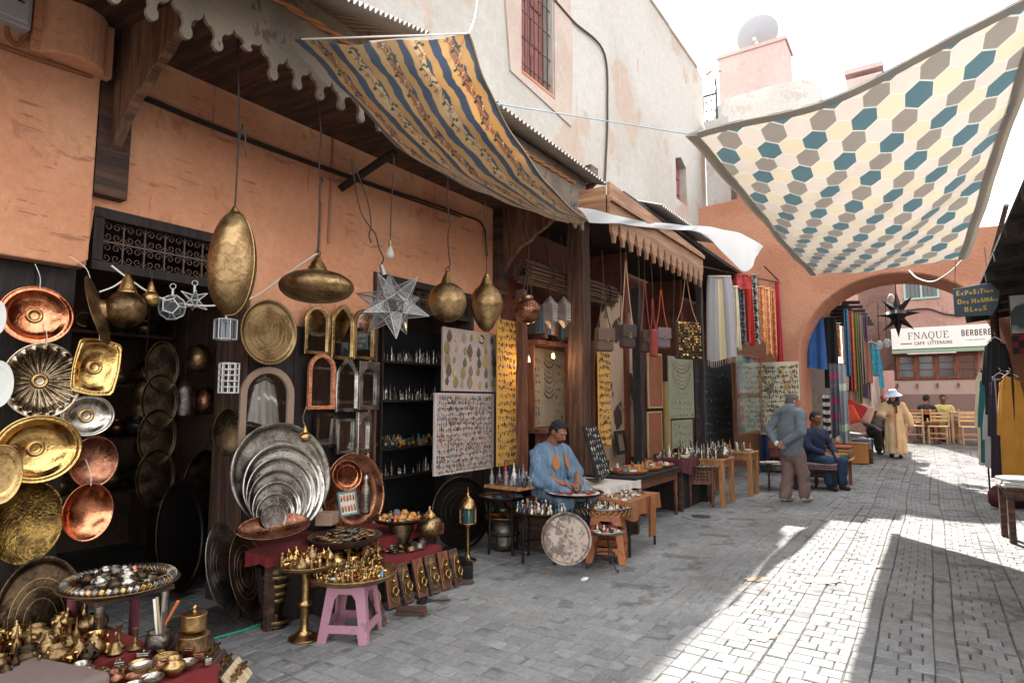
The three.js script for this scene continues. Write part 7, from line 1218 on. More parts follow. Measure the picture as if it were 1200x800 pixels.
// head about its own centre, facing +z; height 0.235
const headPrims = () => [ell([0, 0.025, -0.012], [0.076, 0.092, 0.095]), ell([0, -0.02, 0.03], [0.062, 0.085, 0.062]), ell([0, -0.085, 0.055], [0.034, 0.03, 0.034]), cap3([0, 0.012, 0.088], [0, -0.028, 0.112], 0.011, 0.016), ell([0, 0.03, 0.082], [0.05, 0.012, 0.016]), ell([0, -0.056, 0.088], [0.026, 0.011, 0.014]), ell([0.079, -0.005, -0.012], [0.012, 0.034, 0.022]), ell([-0.079, -0.005, -0.012], [0.012, 0.034, 0.022]), ell([0.034, -0.02, 0.066], [0.024, 0.026, 0.022]), ell([-0.034, -0.02, 0.066], [0.024, 0.026, 0.022]), cap3([0, -0.07, -0.025], [0, -0.17, -0.05], 0.054, 0.058)];
const hairPrims = (o = {}) => [ell([0, 0.042, -0.02], [0.086, 0.09, 0.1]), ell([0, -0.01, -0.06], [0.078, 0.07, 0.06]), ...(o.extra ?? [])];
// hand: wrist at origin, fingers along +y, palm faces +z, thumb towards side*x
function handPrims(side = 1, curl = 0.5) {
  const q = [cap3([0, -0.02, 0], [0, 0.02, 0], 0.024, 0.028), cap3([-0.022, 0.03, 0], [-0.026, 0.078, 0], 0.015, 0.013), cap3([0.022, 0.03, 0], [0.024, 0.078, 0], 0.016, 0.013), cap3([0, 0.03, 0], [0, 0.08, 0], 0.017, 0.014)];
  [[0.027, 0.038, 0.9], [0.009, 0.044, 1], [-0.01, 0.041, 0.95], [-0.027, 0.032, 0.8]].forEach(([x, l], i) => { let p = V3(x * side, 0.08, 0), a = curl * 0.8; for (let s = 0; s < 3; s++) { const L = l * [1, 0.7, 0.55][s], n = p.clone().add(V3(0, Math.cos(a) * L, Math.sin(a) * L)); q.push({ a: p, b: n, ra: 0.0092 - s * 0.0008, rb: 0.0086 - s * 0.001, f: 1 }); p = n; a += curl; } });
  const t0 = V3(0.03 * side, 0.02, 0.008), t1 = V3(0.052 * side, 0.05, 0.02), t2 = V3(0.056 * side, 0.078, 0.034); q.push({ a: t0, b: t1, ra: 0.014, rb: 0.011, f: 1 }, { a: t1, b: t2, ra: 0.011, rb: 0.009, f: 1 });
  return q;
}
const handGeo = {}; const hand = (side, curl) => (handGeo[side + '_' + curl] ??= blob(handPrims(side, curl), 0.0045, 0.006)).clone();
function placeHand(side, curl, wrist, dir, palm) { const y = V3(...dir).normalize(), z = V3(...palm); z.addScaledVector(y, -z.dot(y)).normalize(); const x = y.clone().cross(z), m = new THREE.Matrix4().makeBasis(x, y, z); m.setPosition(V3(...wrist)); return hand(side, curl).applyMatrix4(m); }
const skin = (r, g, b) => phys({ color: C(r, g, b), roughness: 0.55, sheen: 0.2 });
const ridge = (x) => 1 - 2 * Math.abs(Math.sin(x));
const fold = (amp, f1, f2) => (p) => amp * (0.55 * ridge(p.x * f1 * 0.45 + p.y * 7 + 1.6 * Math.sin(p.y * 6 + p.z * 9)) + 0.45 * ridge(p.z * f2 * 0.5 - p.y * 9 + 1.2 * Math.sin(p.y * 11 + p.x * 7)) + 0.3 * Math.sin(p.x * 40 + p.y * 26));
const drape = (amp, n = 9) => (p) => amp * (ridge(Math.atan2(p.x, p.z + 0.02) * n * 0.5 + 0.9 * Math.sin(p.y * 3.1) + 0.35 * Math.sin(p.y * 8)) * (1.25 - 0.55 * p.y) + 0.25 * Math.sin(p.y * 17 + p.x * 19));
const headGeo = blob(headPrims(), 0.0065, 0.016);
function person(label, pos, turn, o) {
  const t = thing('person', label, 'person', pos, turn); const h = V3(...o.head), [yaw, pitch, roll] = o.look ?? [0, 0, 0];
  const parts = [xf(headGeo.clone(), h, pitch, yaw, roll ?? 0)];
  for (const q of o.hands ?? []) parts.push(placeHand(...q));
  if (o.skinPrims) parts.push(blob(o.skinPrims, 0.014, 0.02));
  mesh('body', parts, o.skin, t);
  if (o.hair) mesh('hair', xf(blob(o.hairPrims ?? hairPrims(), 0.009, 0.02, (p) => 0.004 * Math.sin(p.x * 140 + p.y * 60) + (p.z > 0.035 && p.y < 0.075 ? (p.z - 0.035) * 1.4 : 0)), h, pitch, yaw, roll ?? 0), o.hair, t);
  mesh('eyes', [-1, 1].map((k) => xf(sph(0.011, k * 0.032, 0.006, 0.082, 1, 0.6, 0.6, 10), h, pitch, yaw, roll ?? 0)), M.eye ??= plain(26, 20, 18, 0.3), t);
  for (const [n, prims, m, k, w, cell, hem] of o.clothes) mesh(n, blob(prims, cell ?? 0.012, k ?? 0.03, w, hem), m, t);
  for (const [n, g, m] of o.extra ?? []) mesh(n, g, m, t);
  return t;
}
// man in grey jacket, walking away with hands clasped behind his back
person('person in grey jacket and brown trousers walking with hands clasped behind the back', atH(930, 588, 0), 2.62, {
  head: [0.0, 1.555, 0.1], look: [-0.5, 0.15, 0], skin: skin(168, 118, 90), hair: plain(92, 88, 84, 0.9),
  hands: [[1, 0.7, [0.055, 0.9, -0.235], [-0.75, -0.35, -0.1], [-0.2, -0.1, 1]], [-1, 0.7, [-0.06, 0.92, -0.225], [0.75, -0.3, -0.15], [0, -0.2, 1]]],
  skinPrims: [cap3([0, 1.4, 0.02], [0, 1.5, 0.06], 0.058, 0.055)],
  clothes: [
    ['jacket', [cap3([0, 0.8, -0.02], [0, 1.1, -0.01], 0.2, 0.205, 0.72), cap3([0, 1.1, -0.01], [0, 1.36, 0.0], 0.205, 0.17, 0.7), cap3([-0.15, 1.36, 0.01], [0.15, 1.36, 0.01], 0.085), cap3([0.2, 1.35, 0.0], [0.3, 1.1, -0.12], 0.082, 0.066), cap3([0.3, 1.1, -0.12], [0.09, 0.92, -0.24], 0.066, 0.05), cap3([-0.2, 1.35, 0.0], [-0.3, 1.1, -0.12], 0.082, 0.066), cap3([-0.3, 1.1, -0.12], [-0.09, 0.94, -0.235], 0.066, 0.05), cap3([-0.05, 1.45, 0.03], [0.05, 1.45, 0.03], 0.062)], M.jacket = cloth(104, 112, 120), 0.03, fold(0.009, 26, 24), 0.011, 0.72],
    ['shirt_cuffs', [cap3([0.085, 0.915, -0.24], [0.065, 0.905, -0.238], 0.044), cap3([-0.085, 0.935, -0.235], [-0.068, 0.925, -0.23], 0.044)], plain(206, 210, 216), 0.01],
    ['trousers', [cap3([0, 0.86, -0.01], [0, 0.78, -0.01], 0.17, 0.165, 0.75), cap3([0.095, 0.8, 0], [0.1, 0.45, 0.04], 0.11, 0.09), cap3([0.1, 0.45, 0.04], [0.1, 0.07, -0.06], 0.088, 0.085), cap3([-0.095, 0.8, 0], [-0.1, 0.46, 0.12], 0.11, 0.09), cap3([-0.1, 0.46, 0.12], [-0.1, 0.12, 0.14], 0.088, 0.08)], M.trouser = cloth(128, 104, 98), 0.03, fold(0.011, 30, 30), 0.011, 0.05],
    ['shoes', [cap3([0.1, 0.045, -0.08], [0.1, 0.04, 0.1], 0.045, 0.04), cap3([-0.1, 0.06, 0.12], [-0.1, 0.045, 0.28], 0.045, 0.038)], plain(176, 164, 150), 0.02],
  ],
});
// stallholder in a blue gandoura, seated, looking down at his hands
{
  const p = atLat(643, 560, -3.45); p.y = 0;
  const blue = mat({ map: tex((x, y) => mix(rgb(86, 108, 130), rgb(108, 130, 148), sst(0.4, 0.6, fld(nV, x, y))), 0.6, true, 256), roughness: 0.9 }, true);
  const t = person('person in light blue embroidered robe seated at the stall looking down', p, PI / 2 - 0.3, {
    head: [0, 1.31, 0.17], look: [0.1, 0.5, 0.02], skin: skin(132, 84, 60), hair: plain(22, 19, 18, 0.85),
    hands: [[1, 0.75, [0.1, 0.755, 0.36], [-0.6, -0.1, 0.5], [-0.1, -1, 0.1]], [-1, 0.75, [-0.1, 0.76, 0.37], [0.6, -0.1, 0.5], [0, -1, 0.1]]],
    skinPrims: [cap3([0, 1.12, 0.07], [0, 1.22, 0.12], 0.056, 0.054), cap3([0.24, 0.83, 0.22], [0.11, 0.755, 0.35], 0.042, 0.032), cap3([-0.24, 0.83, 0.22], [-0.11, 0.76, 0.36], 0.042, 0.032)],
    clothes: [
      ['robe', [cap3([0, 0.66, 0.02], [0, 0.95, 0.04], 0.235, 0.21, 0.75), cap3([0, 0.95, 0.04], [0, 1.06, 0.05], 0.21, 0.16, 0.75), cap3([-0.15, 1.08, 0.05], [0.15, 1.08, 0.05], 0.085), cap3([0.2, 1.06, 0.05], [0.28, 0.82, 0.14], 0.09, 0.1), cap3([-0.2, 1.06, 0.05], [-0.28, 0.82, 0.14], 0.09, 0.1), cap3([0.28, 0.82, 0.14], [0.2, 0.75, 0.28], 0.095, 0.06), cap3([-0.28, 0.82, 0.14], [-0.2, 0.75, 0.28], 0.095, 0.06), cap3([0.1, 0.64, 0.05], [0.17, 0.62, 0.42], 0.13, 0.11), cap3([-0.1, 0.64, 0.05], [-0.17, 0.62, 0.42], 0.13, 0.11), cap3([0.17, 0.6, 0.42], [0.16, 0.16, 0.42], 0.11, 0.11), cap3([-0.17, 0.6, 0.42], [-0.16, 0.16, 0.42], 0.11, 0.11), cap3([0, 0.6, 0.3], [0, 0.3, 0.42], 0.1, 0.12)], blue, 0.04, fold(0.016, 22, 20), 0.011, 0.12],
      ['undershirt', [cap3([0, 1.0, 0.15], [0, 1.13, 0.1], 0.05, 0.06, 0.8)], plain(208, 208, 206), 0.02],
    ],
    extra: [...[-1, 1].map((k) => ['embroidery', T(ext(shp([[0, 0.1], [0.03, 0.05], [0.05, -0.02], [0.03, -0.08], [0, -0.11], [-0.03, -0.05], [-0.02, 0.03]]), 0.006, 0.002), k * 0.085, 0.99, 0.2, -0.32, k * 0.35, k * 0.12), M.embroid ??= cloth(166, 100, 46)]),
      ['beard', xf(blob([ell([0, -0.075, 0.06], [0.04, 0.035, 0.036]), ell([0, -0.05, 0.1], [0.03, 0.008, 0.01])], 0.008, 0.012), V3(0, 1.31, 0.17), 0.5, 0.1, 0.02), plain(30, 26, 24, 0.9)]],
  });
  t.scale.setScalar(0.94);
  const st = thing('stall_seat', 'dark box seat under the stallholder in blue', 'seat', p); mesh('box', rbox(0.5, 0.52, 0.5, 0.01, -0.02, 0.26, 0), M.darkwood, st); mesh('pad', rbox(0.46, 0.05, 0.46, 0.02, -0.02, 0.54, 0), cloth(90, 40, 40), st);
}
// woman in cream robe and pale blue sun hat walking out of the arch
{
  const p = atH(1051, 536, 0.19); p.y = ground(-p.z);
  person('person in long cream robe and pale blue sun hat walking under the arch', p, 0.15, {
    head: [0, 1.5, 0.04], look: [-0.5, 0.1, 0], skin: skin(160, 108, 82), hair: plain(24, 22, 24, 0.9), hairPrims: hairPrims({ extra: [cap3([0.05, 0, -0.04], [0.07, -0.2, 0.0], 0.06, 0.05), cap3([-0.05, 0, -0.04], [-0.07, -0.2, 0.0], 0.06, 0.05), cap3([0.02, -0.15, 0.03], [0.03, -0.3, 0.09], 0.05, 0.04)] }),
    hands: [[-1, 0.5, [0.34, 0.78, 0.05], [0.05, -1, 0.1], [-1, 0, 0]], [1, 0.8, [-0.2, 1.02, 0.24], [0.7, 0.1, 0.5], [0, 0, -1]]],
    skinPrims: [cap3([0, 1.34, 0.0], [0, 1.45, 0.02], 0.05, 0.05)],
    clothes: [
      ['robe', [cap3([0, 0.16, 0], [0, 0.7, 0], 0.24, 0.215, 0.85), cap3([0, 0.7, 0], [0, 1.15, 0], 0.215, 0.185, 0.75), cap3([0, 1.15, 0], [0, 1.27, 0], 0.185, 0.12, 0.75), cap3([-0.14, 1.3, 0], [0.14, 1.3, 0], 0.07), cap3([0.18, 1.28, 0], [0.29, 1.02, -0.01], 0.085, 0.085), cap3([0.29, 1.02, -0.01], [0.34, 0.82, 0.04], 0.085, 0.07), cap3([-0.18, 1.28, 0], [-0.29, 1.05, 0.02], 0.085, 0.085), cap3([-0.29, 1.05, 0.02], [-0.22, 1.02, 0.2], 0.085, 0.065)], cloth(204, 182, 142), 0.035, drape(0.011, 9), 0.014, 0.11],
      ['shoes', [cap3([0.09, 0.04, -0.02], [0.09, 0.035, 0.14], 0.04, 0.035), cap3([-0.09, 0.05, -0.1], [-0.09, 0.04, 0.04], 0.04, 0.035)], M.black, 0.015],
      ['scarf', [cap3([-0.09, 1.36, 0.05], [0.09, 1.36, 0.05], 0.055), cap3([0.02, 1.34, 0.1], [0.03, 1.12, 0.14], 0.05, 0.035)], plain(58, 46, 48), 0.03],
    ],
    extra: [['sun_hat', [lathe([[0, 0.16], [0.06, 0.155], [0.095, 0.12], [0.105, 0.07], [0.15, 0.035], [0.2, -0.01], [0.205, -0.015], [0.15, 0.025], [0.1, 0.055], [0, 0.1]], 30).rotateX(0.12).rotateZ(0.1).translate(0, 1.53, 0.03)], cloth(176, 198, 216)],
      ['robe_trim', [box(0.03, 1.0, 0.01, 0.0, 0.75, 0.205, -0.06, 0, 0)], plain(166, 112, 84)]],
  });
}
// seated figures
function seated(label, px, py, s, turn, o) {
  const p = atS(px, py, s); p.y = ground(s); const h = o.h ?? 0.42;
  person(label, p, turn, { head: [0, h + 0.78 - (o.bend ?? 0) * 0.12, 0.06 + (o.bend ?? 0) * 0.2], look: [o.yaw ?? 0, 0.15 + (o.bend ?? 0) * 0.6, 0], skin: o.skin ?? skin(120, 80, 60), hair: o.hair ?? plain(24, 20, 19, 0.9),
    hands: [[1, 0.6, [0.12, h + 0.16, 0.36], [-0.4, -0.2, 0.7], [0, -1, 0]], [-1, 0.6, [-0.12, h + 0.16, 0.36], [0.4, -0.2, 0.7], [0, -1, 0]]],
    skinPrims: [cap3([0, h + 0.56, 0.02], [0, h + 0.7, 0.04 + (o.bend ?? 0) * 0.15], 0.055, 0.052), cap3([0.27, h + 0.28, 0.1], [0.12, h + 0.17, 0.34], 0.045, 0.032), cap3([-0.27, h + 0.28, 0.1], [-0.12, h + 0.17, 0.34], 0.045, 0.032), cap3([0.14, h - 0.1, 0.46], [0.14, 0.08, 0.44], 0.055, 0.04), cap3([-0.14, h - 0.1, 0.46], [-0.14, 0.08, 0.44], 0.055, 0.04)],
    clothes: [['shirt', [cap3([0, h + 0.06, 0], [0, h + 0.42, 0.02], 0.19, 0.19, 0.72), cap3([-0.14, h + 0.52, 0.02], [0.14, h + 0.52, 0.02], 0.08), cap3([0.19, h + 0.5, 0.02], [0.27, h + 0.27, 0.1], 0.08, 0.065), cap3([-0.19, h + 0.5, 0.02], [-0.27, h + 0.27, 0.1], 0.08, 0.065), ...(o.sleeves ? [cap3([0.27, h + 0.27, 0.1], [0.14, h + 0.18, 0.32], 0.062, 0.045), cap3([-0.27, h + 0.27, 0.1], [-0.14, h + 0.18, 0.32], 0.062, 0.045)] : [])], o.top, 0.035, fold(0.008, 26, 22), 0.017],
      ['trousers', [cap3([0.08, h + 0.05, 0], [0.15, h + 0.04, 0.44], 0.125, 0.095), cap3([-0.08, h + 0.05, 0], [-0.15, h + 0.04, 0.44], 0.125, 0.095), cap3([0.15, h + 0.03, 0.44], [0.14, 0.14, 0.44], 0.1, 0.085), cap3([-0.15, h + 0.03, 0.44], [-0.14, 0.14, 0.44], 0.1, 0.085)], o.bottom, 0.035, fold(0.008, 26, 22), 0.017],
      ['shoes', [cap3([0.14, 0.04, 0.42], [0.14, 0.035, 0.58], 0.04, 0.035), cap3([-0.14, 0.04, 0.42], [-0.14, 0.035, 0.58], 0.04, 0.035)], plain(50, 40, 36), 0.015, undefined, 0.017]], extra: o.extra });
  const st = thing('low_stool', `low stool under the ${label.replace(/^person (in|with) (a )?/, 'sitter in ').slice(0, 46)}`, 'stool', p, turn); mesh('seat', rbox(0.38, 0.04, 0.36, 0.01, 0, h - 0.08, -0.02), M.darkwood, st); for (const [i, k] of [[1, 1], [1, -1], [-1, 1], [-1, -1]]) mesh('leg', cyl(0.02, 0.018, h - 0.1, i * 0.14, 0, k * 0.13, 8), M.darkwood, st);
}
seated('person in dark blue wrap sitting behind the man in grey', 956, 540, 12.6, 0.9, { top: cloth(36, 44, 66), bottom: cloth(40, 62, 84), h: 0.46, hair: plain(20, 20, 24), sleeves: true });
seated('bearded person in grey shirt bending over beside the cushions', 1027, 530, 18.8, 0.5, { top: cloth(96, 100, 104), bottom: cloth(30, 30, 34), bend: 0.9, h: 0.5, sleeves: true });
seated('person with red cap and blue shirt sitting behind the bearded one', 1037, 525, 20, 0.6, { top: cloth(62, 74, 96), bottom: cloth(40, 40, 44), h: 0.55, extra: [['cap', lathe([[0, 0.1], [0.06, 0.09], [0.088, 0.05], [0.09, 0.02]], 20).translate(0, 1.37, 0.05), plain(160, 44, 44)]] });
seated('person in dark waistcoat at the cafe seen from behind', 1088, 512, 22.9, 2.6, { top: cloth(40, 42, 46), bottom: cloth(44, 44, 48), h: 0.5, sleeves: true });
seated('person in yellow shirt and khaki trousers sitting at the cafe', 1108, 512, 23.1, 0.2, { top: cloth(180, 172, 110), bottom: cloth(150, 132, 84), h: 0.5 });
// ================= garments =================
function robe(label, p, H, wd, m, turn, group, o = {}) {
  const t = thing('hanging_robe', label, 'garment', p, turn, group), ph = rnd() * 6;
  const f = (u, v) => { const a = u * 2 * PI, y = -H * v, w = v < 0.05 ? 0.3 + v * 6 : 0.6 + 0.4 * Math.sqrt(v), k = 1 + 0.05 * Math.sin(a * 6 + ph) * v; return V3(Math.sin(a) * wd / 2 * w * k, y - Math.abs(Math.sin(a)) * 0.05 * (1 - sst(0, 0.1, v)), Math.cos(a) * (0.05 + 0.06 * v) * k + 0.012 * Math.sin(a * 9 + v * 4)); };
  mesh('body', surf(f, 44, 20, [wd * 2, H]), m, t);
  if (!o.noSleeve) for (const k of [-1, 1]) mesh('sleeve', T(lathe([[0.085, 0], [0.09, 0.2], [0.075, 0.5], [0.06, 0.56]], 14).scale(1, H * 0.85, 0.6), k * wd * 0.42, -H * 0.6, 0, 0, 0, k * 0.12), m, t);
  mesh('hanger', [tube([[-wd * 0.28, -0.03, 0], [0, 0.04, 0], [wd * 0.28, -0.03, 0]], 0.008, 10, 6), tube([[0, 0.04, 0], [0.02, 0.09, 0], [-0.01, 0.12, 0]], 0.004, 8, 5)], plain(200, 196, 190, 0.4), t);
  if (o.trim) mesh('trim', [box(0.02, H * 0.6, 0.01, 0, -H * 0.32, 0.085), box(wd * 0.3, 0.02, 0.012, 0, -0.06, 0.06)], o.trim, t);
  return t;
}
{
  const R = 'robes on the roadside rack';
  const P = (px, py, s) => atS(px, py, s);
  robe('mustard robe with long sleeve at the front of the rack', P(1184, 440, 12.0), 1.52, 0.5, cloth(196, 138, 52), -0.9, R);
  robe('dark aubergine robe with embroidered neck behind the mustard robe', P(1172, 440, 12.3), 1.6, 0.5, cloth(44, 34, 48), -0.9, R, { trim: plain(150, 140, 150) });
  robe('pale grey robe between the teal and aubergine robes', P(1163, 468, 12.7), 1.1, 0.34, cloth(176, 172, 170), -0.9, R);
  robe('teal robe on the rack', P(1158, 440, 13.0), 1.45, 0.42, cloth(34, 104, 106), -0.9, R);
  robe('cream robe at the end of the rack by the arch', P(1152, 435, 13.3), 1.6, 0.36, cloth(222, 208, 178), -0.9, R);
  robe('black robe hung high above the rack', P(1166, 398, 12.5), 1.2, 0.5, cloth(20, 20, 22), -0.9, R);
  const bl = P(1172, 556, 11.8); tag(mesh('burgundy_bundle', T(blob([cap3([0, 0.1, 0], [0.2, 0.1, -0.2], 0.16), ell([0.1, 0.2, 0], [0.2, 0.16, 0.18])], 0.03, 0.05, fold(0.02, 20, 20)), bl.x, 0.02, bl.z), cloth(80, 30, 44)), 'burgundy cloth bundle on the ground under the robes', 'bundle');
  const rk = thing('garment_rack', 'iron garment rack holding the robes beside the arch', 'rack', P(1170, 436, 12.7).setY(0)); const a = P(1186, 436, 11.9).sub(rk.position), b = P(1150, 432, 13.4).sub(rk.position); mesh('rail', rod(a, b, 0.015), M.iron, rk); mesh('upright', rod(V3(a.x, 0.02, a.z), a, 0.014), M.iron, rk); mesh('upright', rod(V3(b.x, 0.02, b.z), b, 0.014), M.iron, rk);
  // robes across the street, seen in the mirrors
  [['mustard', cloth(200, 150, 62), 3.0], ['violet', cloth(58, 40, 78), 3.6], ['golden', cloth(206, 164, 84), 4.1], ['crimson', cloth(170, 44, 54), 4.7], ['white', cloth(216, 212, 204), 5.3]].forEach(([n, m, s]) => robe(`${n} robe hanging on the shop front opposite the mirrors`, W(1.85, s, 1.95), 1.5, 0.5, m, -PI / 2, 'robes opposite the mirrors'));
  // table with bowls at the shop front
  const tp = atH(1204, 634, 0); woodTable('dark side table stacked with pale cloths and a plate', tp, 0.1, 0.4, 0.6, 0.5, M.darkwood);
  tag(mesh('pale_plate', trayGeo(0.24, 0.03), plain(206, 214, 212, 0.3)), 'wide pale plate on the dark side table', 'plate').position.copy(tp).add(V3(0, 0.67, 0));
  for (let i = 0; i < 2; i++) tag(mesh('folded_cloth', rbox(0.36 - i * 0.03, 0.03, 0.42, 0.014), cloth(216, 212, 206)), i ? 'upper folded white cloth under the pale plate' : 'lower folded white cloth under the pale plate', 'cloth').position.copy(tp).add(V3(-0.02, 0.617 + i * 0.032, 0.02));
  // painted board
  const c = document.createElement('canvas'); c.width = 512; c.height = 416; const x = c.getContext('2d'); x.fillStyle = '#33424d'; x.fillRect(0, 0, 512, 416);
  for (let i = 0; i < 260; i++) { x.fillStyle = `rgba(${70 + rnd() * 30 | 0},${84 + rnd() * 30 | 0},${94 + rnd() * 30 | 0},0.12)`; x.fillRect(rnd() * 512, rnd() * 416, rr(10, 80), rr(2, 8)); }
  x.strokeStyle = '#c09a3c'; x.fillStyle = '#c09a3c'; x.textBaseline = 'alphabetic';
  const word = (chars, x0, y0) => { let q = x0; for (const [ch, size, w] of chars) { x.font = `bold ${size}px sans-serif`; x.fillText(ch, q, y0 + rr(-3, 3)); q += w; } };
  word([['E', 86, 52], ['x', 70, 44], ['P', 86, 52], ['o', 62, 42], ['S', 84, 54], ['i', 64, 22], ['T', 84, 48], ['i', 64, 22], ['o', 60, 40], ['n', 60, 40]], 28, 124);
  word([['D', 90, 62], ['e', 66, 42], ['s', 66, 40], [' ', 40, 16], ['H', 84, 62], ['o', 60, 40], ['M', 78, 64], ['M', 76, 62], ['e', 56, 36], ['s', 56, 34]], 34, 240);
  word([['B', 88, 62], ['L', 84, 52], ['e', 64, 44], ['u', 62, 48], ['S', 86, 54]], 108, 350);
  const tx = new THREE.CanvasTexture(c); tx.colorSpace = THREE.SRGBColorSpace;
  const b0 = atS(1119, 372, 10), b1 = atS(1172, 331, 10), bw = b1.x - b0.x, bh = b1.y - b0.y, sg = thing('painted_board', 'dark slate board with ochre hand-painted lettering hanging under the roof', 'sign', V3((b0.x + b1.x) / 2, b0.y, b0.z + 0.01)); sg.rotation.y = -0.25;
  const o = [[-bw / 2, 0.02], [bw * 0.3, 0], [bw * 0.42, bh * 0.25], [bw / 2, bh * 0.7], [bw * 0.32, bh], [-bw / 2, bh * 0.93]];
  mesh('board', ext(shp(o), 0.03, 0.004).translate(0, 0, -0.034), plain(48, 60, 70, 0.7), sg);
  const fg = new THREE.ShapeGeometry(shp(o)), uv = fg.attributes.uv, fp = fg.attributes.position; for (let i = 0; i < uv.count; i++) uv.setXY(i, fp.getX(i) / bw + 0.5, fp.getY(i) / bh); fg.translate(0, 0, 0.003);
  mesh('lettering', fg, mat({ map: tx, roughness: 0.7 }), sg);
  for (const k of [-0.45, 0.24]) mesh('wire', tube([[bw * k, bh * 0.93, -0.01], [bw * k, bh + 0.2, -0.05], [bw * k * 0.9, bh + 0.5, -0.1]], 0.005, 8, 5), M.wire, sg);
  // framed print and a red and black woven panel on the shop front
  const f0 = atS(1186, 392, 9.4), f1 = atS(1206, 344, 9.4), fr = thing('wall_print', 'grey print hung on the dark shop front beside the painted board', 'picture', V3((f0.x + f1.x) / 2, f0.y, f0.z)); mesh('frame', box(f1.x - f0.x, f1.y - f0.y, 0.03, 0, (f1.y - f0.y) / 2, 0), M.blackwood, fr); mesh('print', box((f1.x - f0.x) * 0.92, (f1.y - f0.y) * 0.95, 0.006, 0, (f1.y - f0.y) / 2, 0.019), mat({ map: tex((q, y) => mix(rgb(150, 152, 146), rgb(52, 64, 62), sst(0.45, 0.6, fld(nA, q, y))), 0.6, true, 128), roughness: 0.7 }, true), fr);
  const e0 = atS(1186, 416, 9.4), wv = thing('woven_hanging', 'red and black chequered woven panel under the grey print', 'textile', V3((f0.x + f1.x) / 2, e0.y, e0.z)); mesh('weave', box(f1.x - f0.x, f0.y - e0.y - 0.02, 0.02, 0, (f0.y - e0.y) / 2, 0), M.black, wv); for (let i = 0; i < 3; i++) for (let j = 0; j < 3; j++) if ((i + j) % 2) mesh('red_patch', box((f1.x - f0.x) / 3.2, (f0.y - e0.y) / 3.4, 0.008, ((i - 1) * (f1.x - f0.x)) / 3, (f0.y - e0.y) * (j + 0.5) / 3, 0.013), M.red, wv);
}
